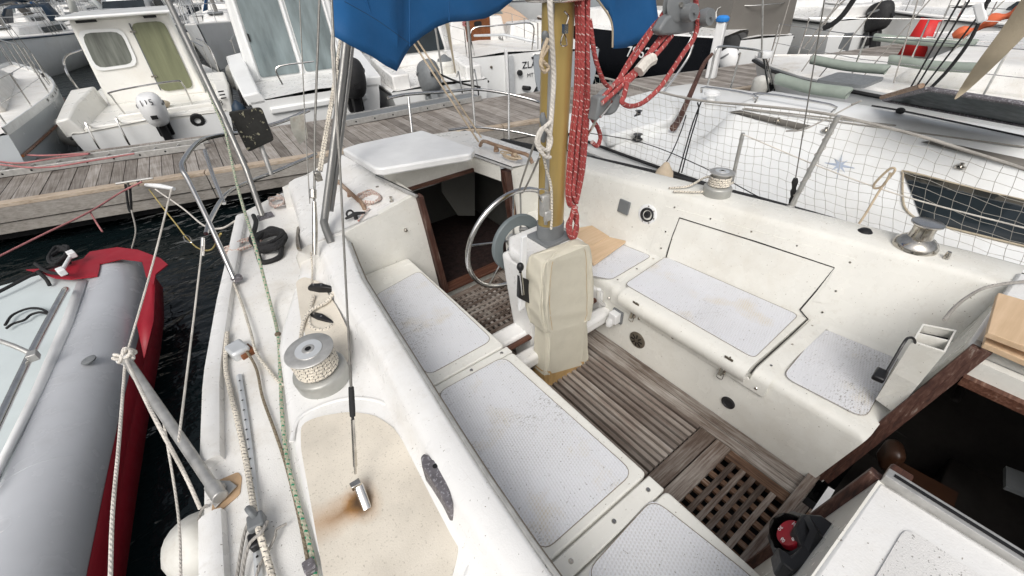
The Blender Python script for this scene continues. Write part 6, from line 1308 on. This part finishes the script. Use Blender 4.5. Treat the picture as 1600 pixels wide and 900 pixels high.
for x in (-.65,-.35): mb.lathe([(0,0),(.03,0),(.03,.02),(0,.02)],(x,0,.8),(0,-1,0),10)
build_each(mb,'drain','bronze',r)
cabin(r,2.1,5.2,1.6,.9,1.04,1.62,'gelw',lean0=.02,lean1=.6,nw=.05)
panel(r,[(-.32,2.1,1.02),(.32,2.1,1.02),(.34,2.12,1.66),(-.34,2.12,1.66)],'brownwood','cabin_door',.03);panel(r,[(-.1,2.06,1.42),(.1,2.06,1.42),(.1,2.07,1.54),(-.1,2.07,1.54)],'dark','door_vent',.01)
mb=MB();mb.loft([[(-.75,2.2,1.65),(-.5,2.35,2.05),(.5,2.35,2.05),(.75,2.2,1.65)],[(-.7,3.3,1.6),(-.45,2.9,2.0),(.45,2.9,2.0),(.7,3.3,1.6)]]);mb.build('spray_hood','clearplastic',r,solid=.01)
mast(r,4.2,8,1.6,.06,2.6,None);shrouds(r,f,6.8,4.2,1.6);lifelines(r,f,6.8,.02,.7,5);loop(r,[(-.7,.1,1.05),(-.72,.08,1.55),(-.2,.05,1.6),(.2,.05,1.6),(.72,.08,1.55),(.7,.1,1.05)],.016,'stern_rail')
loop(r,[(-.3,1.4,1.3),(.2,.6,1.35),(.8,.1,1.2)],.03,'tiller','alup',1)
coil((6.0,11.3,1.5),.14,.05,4,.012,'greyrope','grey rope coil hanging beside the mahogany door',21,(0,-1,.2))
coil((6.9,11.1,1.5),.12,.05,4,.012,'rrose','pale red rope coil hanging right of the mahogany door',22,(0,-1,.2))
# ---- tan tarpaulin boat
r=boat_root('covered_boat',9.2,12.6,-.4,'boat under a pinkish tan tarpaulin behind the named sailboat','boat');f=mkhull(r,6.5,2.6,.95,'hullw','tan',.9,.3)
mb=MB();mb.loft([[(-1.25,0,.95),(-.5,0,1.5),(0,0,1.75),(.5,0,1.5),(1.25,0,.95)],[(-1.35,2,1.0),(-.5,2,1.7),(0,2,2.0),(.5,2,1.7),(1.35,2,1.0)],[(-1.2,4,1.15),(-.5,4,1.6),(0,4,1.85),(.5,4,1.6),(1.2,4,1.15)],[(-.4,6.2,1.3),(-.2,6.2,1.35),(0,6.2,1.4),(.2,6.2,1.35),(.4,6.2,1.3)]],cap=True);mb.build('tarpaulin','tan',r)
# ---- small dark hulled boat with number B86
r=boat_root('motor_boat',8.0,8.5,-.3,'small white boat with dark grey sides and black numbers, just left of the mast','motor boat');f=mkhull(r,5.0,1.9,.95,'hullg','gelw',.9,.3)
text('8864',.22,frame((-.98,2.2,1.05),(0,-1,0),(0,0,1)),'letter','registration',r);cabin(r,2.2,3.6,1.3,1.0,.98,1.4,'gelw',nw=.05)
# ---- black hull with white number
r=boat_root('black_boat',11.55,6.3,.12,'black hulled boat with a white registration number beside the blue capped bollard','boat',None);f=mkhull(r,6.2,2.3,1.12,'hullb','gelw',.88,.15,2.4,None)
# number on the port side, facing the pontoon
text('78620',.36,frame((-1.165,2.35,.60),(0.02,-1,0),(0,0,1)),'letterw','registration',r,.006)
cabin(r,1.6,4.8,1.6,1.0,1.15,1.6,'gelw',nw=.06);text('700',.16,frame((-.82,2.6,1.3),(0.03,-1,0),(-.15,0,1)),'letter','model_number',r)
outboard(r,-.9,-.35,.5,.9,'wplast',-.6)
# ---- boat under grey winter cover with white bow
r=boat_root('covered_boat',12.3,6.1,-.36,'white boat with a tall dark grey canvas cover beyond the blue capped bollard','covered boat',None)
f=mkhull(r,7,2.7,.95,'hullw','gelw',.7,.2,2.2)
mb=MB();mb.loft([[(-.95,.15,.85),(-.9,.2,2.0),(-.5,.25,2.6),(.5,.25,2.6),(.9,.2,2.0),(.95,.15,.85)],[(-1.2,2.5,1.1),(-1.15,2.5,2.5),(-.6,2.5,3.0),(.6,2.5,3.0),(1.15,2.5,2.5),(1.2,2.5,1.1)],[(-1.2,5,1.15),(-1.1,5,2.5),(-.5,5,3.1),(.5,5,3.1),(1.1,5,2.5),(1.2,5,1.15)],[(-.8,6.6,1.2),(-.7,6.6,2.2),(-.4,6.6,2.5),(.4,6.6,2.5),(.7,6.6,2.2),(.8,6.6,1.2)]],cap=True);mb.build('winter_cover','greycanvas',r)
loop(r,[(-.9,.4,1.0),(-1.0,.6,1.6),(-.4,.1,1.65),(.4,.1,1.65),(1.0,.6,1.6),(.9,.4,1.0)],.016,'bow_rail')
# ---- second yacht beyond the neighbour, with padded rails
r=boat_root('second_yacht',8.3,-4.4,.0,'white yacht with dark square hatch and grey green padded rails beyond the neighbour','yacht',None)
f=mkhull(r,8.0,2.7,1.15,'hullw','deckw',.8,.05,6.0);cabin(r,1.5,6.4,1.7,1.5,1.17,1.5,'deckw',lean0=.05,lean1=.3,nw=.08)
hp=Q(1326,124,z=1.52)-V((8.3,-4.4,0));panel(r,[(hp.x-.28,hp.y-.24,1.505),(hp.x+.24,hp.y-.24,1.505),(hp.x+.24,hp.y+.2,1.505),(hp.x-.28,hp.y+.2,1.505)],'greyplast','deck_hatch',.03,(0,0,1))
lifelines(r,f,8,.05,.95,7)
padm=M('grey_green_padding',(.27,.31,.27),.9,var=.1,vs=8,bump=.3,bs=60)
for k,(a_,b_,y) in enumerate((((1268,93),(1386,109),6.9),((1214,123),(1326,146),5.2),((1366,58),(1525,68),9.5),((1390,93),(1535,107),7.4))):
    p,q=Q(*a_,x=y),Q(*b_,x=y);mb=MB();mb.tube([p,p.lerp(q,.05),p.lerp(q,.5)+V((0,0,-.02)),p.lerp(q,.95),q],lambda t:.035+.02*min(1,10*t*(1-t)),10,3);tag(mb.build('rail_padding',padm,None),('grey green padding roll nearest the black rigging lines','short grey green padding roll lying lowest behind the net','far grey green padding roll in front of the red canopy','thin grey green padding roll right of the dark hatch')[k],'rail padding','grey green padding rolls')
# ---- third yacht with cockpit bench
r=boat_root('third_yacht',13.0,-5.8,.02,'white yacht with pale blue cockpit bench at upper right behind the black lines','yacht',None)
f=mkhull(r,8.5,3.0,1.1,'hullw','gelw',.85,.05,6.0);cabin(r,1.2,6.0,2.0,1.6,1.12,1.55,'gelw',nw=.08);lifelines(r,f,8.5,.05,.95,7)
# ---- big motor cruiser upper right, black outboard
def bigmotor(x,y,rz,label,L=8.5,W=3.,H=1.15,ob='black',win='glass',mat='hullw',ht=2.5,grp='boats moored beyond the pontoon',name='motor_cruiser',canvas=None):
    r=boat_root(name,x,y,rz,label,'motor boat',grp);f=mkhull(r,L,W,H,mat,'gelw',.9,.4);pulpit(r,f,L,.45,.6,5)
    cabin(r,L*.3,L*.72,W*.72,W*.5,H,ht,'hullw',lean0=.15,lean1=L*.2,nw=.08,top=.84)
    s_=W*.72/2*.93
    for k in(-1,1): panel(r,[(k*(s_+.03),L*.34,H+(ht-H)*.42),(k*(s_-.02),L*.55,H+(ht-H)*.40),(k*(s_-.08),L*.50,H+(ht-H)*.86),(k*(s_-.05),L*.35,H+(ht-H)*.86)],win,'side_window',.02,(k,0,0),.08)
    panel(r,[(-W*.3,L*.3+.03,H+(ht-H)*.35),(W*.3,L*.3+.03,H+(ht-H)*.35),(W*.27,L*.3+.12,H+(ht-H)*.9),(-W*.27,L*.3+.12,H+(ht-H)*.9)],win,'aft_window',.03)
    mb=MB();mb.bb((-W*.4,.2,H),(W*.4,.6,H+.3));mb.build('stern_bench','gelw',r,bev=.05)
    if ob: outboard(r,0,-.25,H*.75,1.3,ob,-.35)
    if canvas:
        mb=MB();mb.loft([[(-W*.4,L*.02,ht-.35),(0,L*.02,ht-.2),(W*.4,L*.02,ht-.35)],[(-W*.4,L*.3,ht-.02),(0,L*.3,ht+.1),(W*.4,L*.3,ht-.02)]]);mb.build('bimini',canvas,r,solid=.03);
        for k in(-1,1): loop(r,[(k*W*.4,L*.15,H),(k*W*.4,L*.05,ht-.3)],.015,'bimini_pole',k=1)
    return r
bigmotor(15.6,5.0,-.35,'white motor cruiser with black tilted outboard right of the grey cover',8,2.9,1.15,'rubber',ht=2.2)
bigmotor(19.0,4.0,-.35,'white motor cruiser with low cabin, second from the grey cover',8,3.,1.15,None,ht=2.2)
bigmotor(22.5,2.7,-.35,'white motor boat behind the red canopy at upper right',7.5,2.9,1.1,'black',ht=2.1)
bigmotor(17.0,-1.2,.05,'white open motor boat with orange covers at the right frame edge',7,2.6,1.0,None,ht=1.9)
mb=MB();c=Q(1440,60,x=12.5);mb.loft([[c+V((-.1,-.2,-.3)),c+V((-.1,.25,-.3))],[c+V((0,-.15,.3)),c+V((0,.15,.35))],[c+V((.3,-.15,.3)),c+V((.3,.15,.3))]]);tag(mb.build('red_canopy','redb',None,solid=.02),'bright red canopy cloth in the upper right behind the padding roll','canopy')
mb=MB();c=Q(1568,32,x=11);
mb.tube([c+V((0,.5-.1*k,-.25+.06*k+R.uniform(-.04,.04))) for k in range(10)],lambda t:.07+.03*math.sin(t*20),8,3)
tag(mb.build('orange_cloth','orange',None),'crumpled orange cloth heap at the upper right','cloth')
# brown clamp board on the rail
mb=MB();mb.prism([Q(a_,b_,x=10.5) for a_,b_ in ((1320,52),(1333,51),(1324,80),(1309,76))],(0.04,0,0));tag(mb.build('motor_pad','greyplast',None),'small grey brown outboard pad on a rail beside the far white boats','outboard pad')
# ---- rows of boats across the basin
def farboat(x,y,rz,kind,hm,label,L=8,W=2.8,cover='blue',H=1.15,name=None):
    r=boat_root('moored_sailboat' if kind=='s' else 'motor_cruiser',x,y,rz,label,'sailing boat' if kind=='s' else 'motor boat','boats across the basin')
    f=mkhull(r,L,W,H,hm,'deckw',.82,.3,strake=R.choice(['rubber','navy','greyplast',None]))
    mb=MB();al=[]
    for t in (.05,.2,.35,.5,.64,.78,.9,1.0): w,hh=f(t);al.append(V((w*.93,t*L+L*.07*t**3,hh)))
    for s_ in(-1,1):
        pts=[V((p.x*s_,p.y,p.z)) for p in al]
        for p in pts: mb.tube([p,p+V((0,0,.6))],.014,5,1)
        mb.tube([p+V((0,0,.6)) for p in pts],.011,5,1);mb.tube([p+V((0,0,.32)) for p in pts],.006,4,1)
    mb.build('guard_rail','alup',r)
    if kind=='s':
        cabin(r,L*.28,L*.72,W*.6,W*.35,H+.02,H+.5,'gelw',lean0=.05,lean1=.8,nw=.08)
        mb=MB();mb.tube([(0,L*.6,H+.4),(0,L*.6,H+10)],.075,8,1);mb.build('mast','mastgrey',r)
        mb=MB();mb.tube([(0,L*.59,H+1.2),(0,L*.25,H+1.25)],.05,8,1);bo_=mb.build('boom','mastgrey',r)
        mb=MB();mb.tube([(0,L*.59,H+1.32),(0,L*.45,H+1.4),(0,L*.3,H+1.32),(0,L*.25,H+1.3)],lambda t:.17-.08*t,8,3,flat=1.4);mb.build('sail_cover',cover,r)
        mb=MB()
        for s_ in(-1,1):
            for dy in(-.3,0,.3): mb.tube([(s_*W*.45,L*.6+dy,H+.1),(0,L*.6,H+8.5+dy)],.009,4,1)
        mb.tube([(0,L*1.04,H*1.3),(0,L*.6,H+9.9)],.012,4,1);mb.tube([(0,.05,H),(0,L*.6,H+9.9)],.009,4,1);mb.build('rigging','wire',r)
        if R.random()<.6:
            mb=MB();mb.loft([[(-W*.28,L*.28,H+.5),(-W*.2,L*.27,H+1.1),(W*.2,L*.27,H+1.1),(W*.28,L*.28,H+.5)],[(-W*.27,L*.42,H+.5),(-W*.2,L*.36,H+1.0),(W*.2,L*.36,H+1.0),(W*.27,L*.42,H+.5)]]);mb.build('spray_hood',R.choice(['blue','greycanvas','whitecanvas','navy']),r,solid=.02)
        for k in(-1,1): panel(r,[(k*(W*.29),L*.33,H+.15),(k*(W*.25),L*.52,H+.17),(k*(W*.24),L*.52,H+.36),(k*(W*.275),L*.33,H+.36)],'glass','side_window',.03,(k,0,0),.05)
        panel(r,[(-.28,L*.62,H+.48),(.28,L*.62,H+.48),(.26,L*.66,H+.47),(-.26,L*.66,H+.47)],'greyplast','deck_hatch',.05,(0,0,1))
    else:
        cabin(r,L*.28,L*.68,W*.72,W*.5,H+.02,2.4,'hullw',lean0=.15,lean1=L*.16,nw=.08,top=.84)
        panel(r,[(-W*.25,L*.66,H+.5),(W*.25,L*.66,H+.5),(W*.24,L*.57,H+1.05),(-W*.24,L*.57,H+1.05)],'glass','windscreen',.05,(0,.4,.4))
        panel(r,[(-W*.28,L*.28+.04,H+.45),(W*.28,L*.28+.04,H+.45),(W*.25,L*.28+.12,H+1.1),(-W*.25,L*.28+.12,H+1.1)],'glass','aft_window',.03)
        for k in(-1,1): panel(r,[(k*(W*.34),L*.34,H+.55),(k*(W*.30),L*.52,H+.5),(k*(W*.29),L*.50,H+1.0),(k*(W*.31),L*.35,H+1.05)],'glass','side_window',.03,(k,0,0),.08)
        mb=MB();mb.tube([(-W*.3,L*.3,2.4),(-W*.28,L*.27,2.85),(W*.28,L*.27,2.85),(W*.3,L*.3,2.4)],.03,6,3);mb.build('radar_arch','wplast',r)
        if R.random()<.5: outboard(r,0,-.25,H*.7,1.2,R.choice(['rubber','wplast','greyplast']),-.2)
    for k in range(R.randint(1,3)):
        t=R.uniform(.2,.7);s_=R.choice([-1,1]);w,hh=f(t);mb=MB();mb.lathe([(0,-.3),(.08,-.28),(.12,-.2),(.12,.2),(.08,.28),(0,.3)],(s_*(w+.1),t*L,hh*.55),(0,0,1),10);mb.build('fender',R.choice(['fender','fender','navy']),r)
    return r
R.seed(31)
def spx(p):
    p=V(p)-CAM;z=p.dot(fw);return (p.dot(rt)*F/z+800,450-p.dot(up)*F/z) if z>.5 else (-9999,0)
D_=V((math.cos(math.radians(-16.5)),math.sin(math.radians(-16.5)),0));N_=V((-D_.y,D_.x,0));O_=V((-2.3,9.7,0))
ORD='first second third fourth fifth sixth seventh eighth ninth tenth eleventh twelfth thirteenth fourteenth fifteenth sixteenth seventeenth eighteenth nineteenth twentieth'.split()
rowsN=['the nearest row across the basin','the second row across the basin','the third row back across the basin','the fourth row back across the basin','the fifth row back','the farthest row of masts']
hm_=['hullw','hullw','hullw','hulllg','hullc','hullw','hullg','hullmint','hullw','navy']
for ri,(off,flip) in enumerate(((21,1),(24.5,0),(44,1),(47.5,0),(68,1),(71.5,0))):
    n=0;t=-30.+R.uniform(0,1.5)
    while t<62:
        L=R.uniform(7.2,9.2);W=R.uniform(2.6,3.1);p=O_+D_*t+N_*off
        q=spx(p+V((0,0,1.2)));ctr=p+N_*(-L/2 if flip else L/2);qc=spx(ctr+V((0,0,1.5)));qe=spx(p+N_*(-L if flip else L)+V((0,0,1.)))
        vis=any(-60<a_[0]<1660 and -60<a_[1]<200 for a_ in (q,qc,qe))
        if vis and n<18:
            kind=R.choice('sssm' if ri%2 else 'smm');k_=R.randrange(10)
            rz=math.atan2(-D_.x*0+ (N_.x if flip else -N_.x),1) if 0 else (math.radians(-16.5)+(math.pi if flip else 0)+R.uniform(-.05,.05))
            farboat(p.x,p.y,rz,kind,hm_[k_],('sailing boat' if kind=='s' else 'motor cruiser')+' %s from the left in %s'%(ORD[n],rowsN[ri]),L,W,R.choice(['blue','greycanvas','whitecanvas','navy']));n+=1
        t+=W+R.uniform(.35,.9)
mb=MB()
for off in (22.7,45.7,69.7):
    c=O_+D_*20+N_*off;mb.box((c.x,c.y,.42),(140,2.0,.35),Matrix.Rotation(math.radians(-16.5),3,'Z'))
for o_ in build_each(mb,'far_pontoon','dockbeam',None,smooth=False): struct(o_)
for i in range(6):
    x=25.5+i*2.2;y=1.5-i*2.6;farboat(x,y,-.35,'sm'[i%2],['hullw','hullc','hulllg'][i%3],'moored boat at the upper right corner, %s along its row'%(['first','second','third','fourth','fifth','sixth'][i]),R.uniform(7,9),R.uniform(2.6,3),['greycanvas','blue','whitecanvas'][i%3])
# ---------------------------------------------------------------- light
w=bpy.data.worlds.new('World');scene.world=w;w.use_nodes=True;wn=w.node_tree.nodes;sky=wn.new('ShaderNodeTexSky');sky.sky_type='NISHITA';sky.sun_disc=False
EL,AZ=math.radians(48),math.radians(-135)
sky.sun_elevation=EL;sky.sun_rotation=AZ;sky.air_density=1.;sky.dust_density=6.;sky.ozone_density=1.
bg=wn['Background'];hs=wn.new('ShaderNodeHueSaturation');hs.inputs['Saturation'].default_value=.35;w.node_tree.links.new(sky.outputs[0],hs.inputs['Color']);w.node_tree.links.new(hs.outputs[0],bg.inputs[0]);bg.inputs[1].default_value=.125
sl=bpy.data.lights.new('sun','SUN');sl.energy=.9;sl.angle=math.radians(28);sl.color=(1,.985,.965);so=bpy.data.objects.new('sun',sl);C.objects.link(so)
sd=V((math.sin(AZ)*math.cos(EL),math.cos(AZ)*math.cos(EL),math.sin(EL)));so.rotation_euler=sd.to_track_quat('Z','Y').to_euler();so.location=(0,0,20)
scene.view_settings.view_transform='Standard';scene.view_settings.look='None';scene.view_settings.gamma=1;scene.view_settings.exposure=EXPO
scene.view_settings.use_curve_mapping=False
scene.cycles.max_bounces=6;scene.cycles.diffuse_bounces=4
for o in C.objects:
    if '_root' in o: del o['_root']
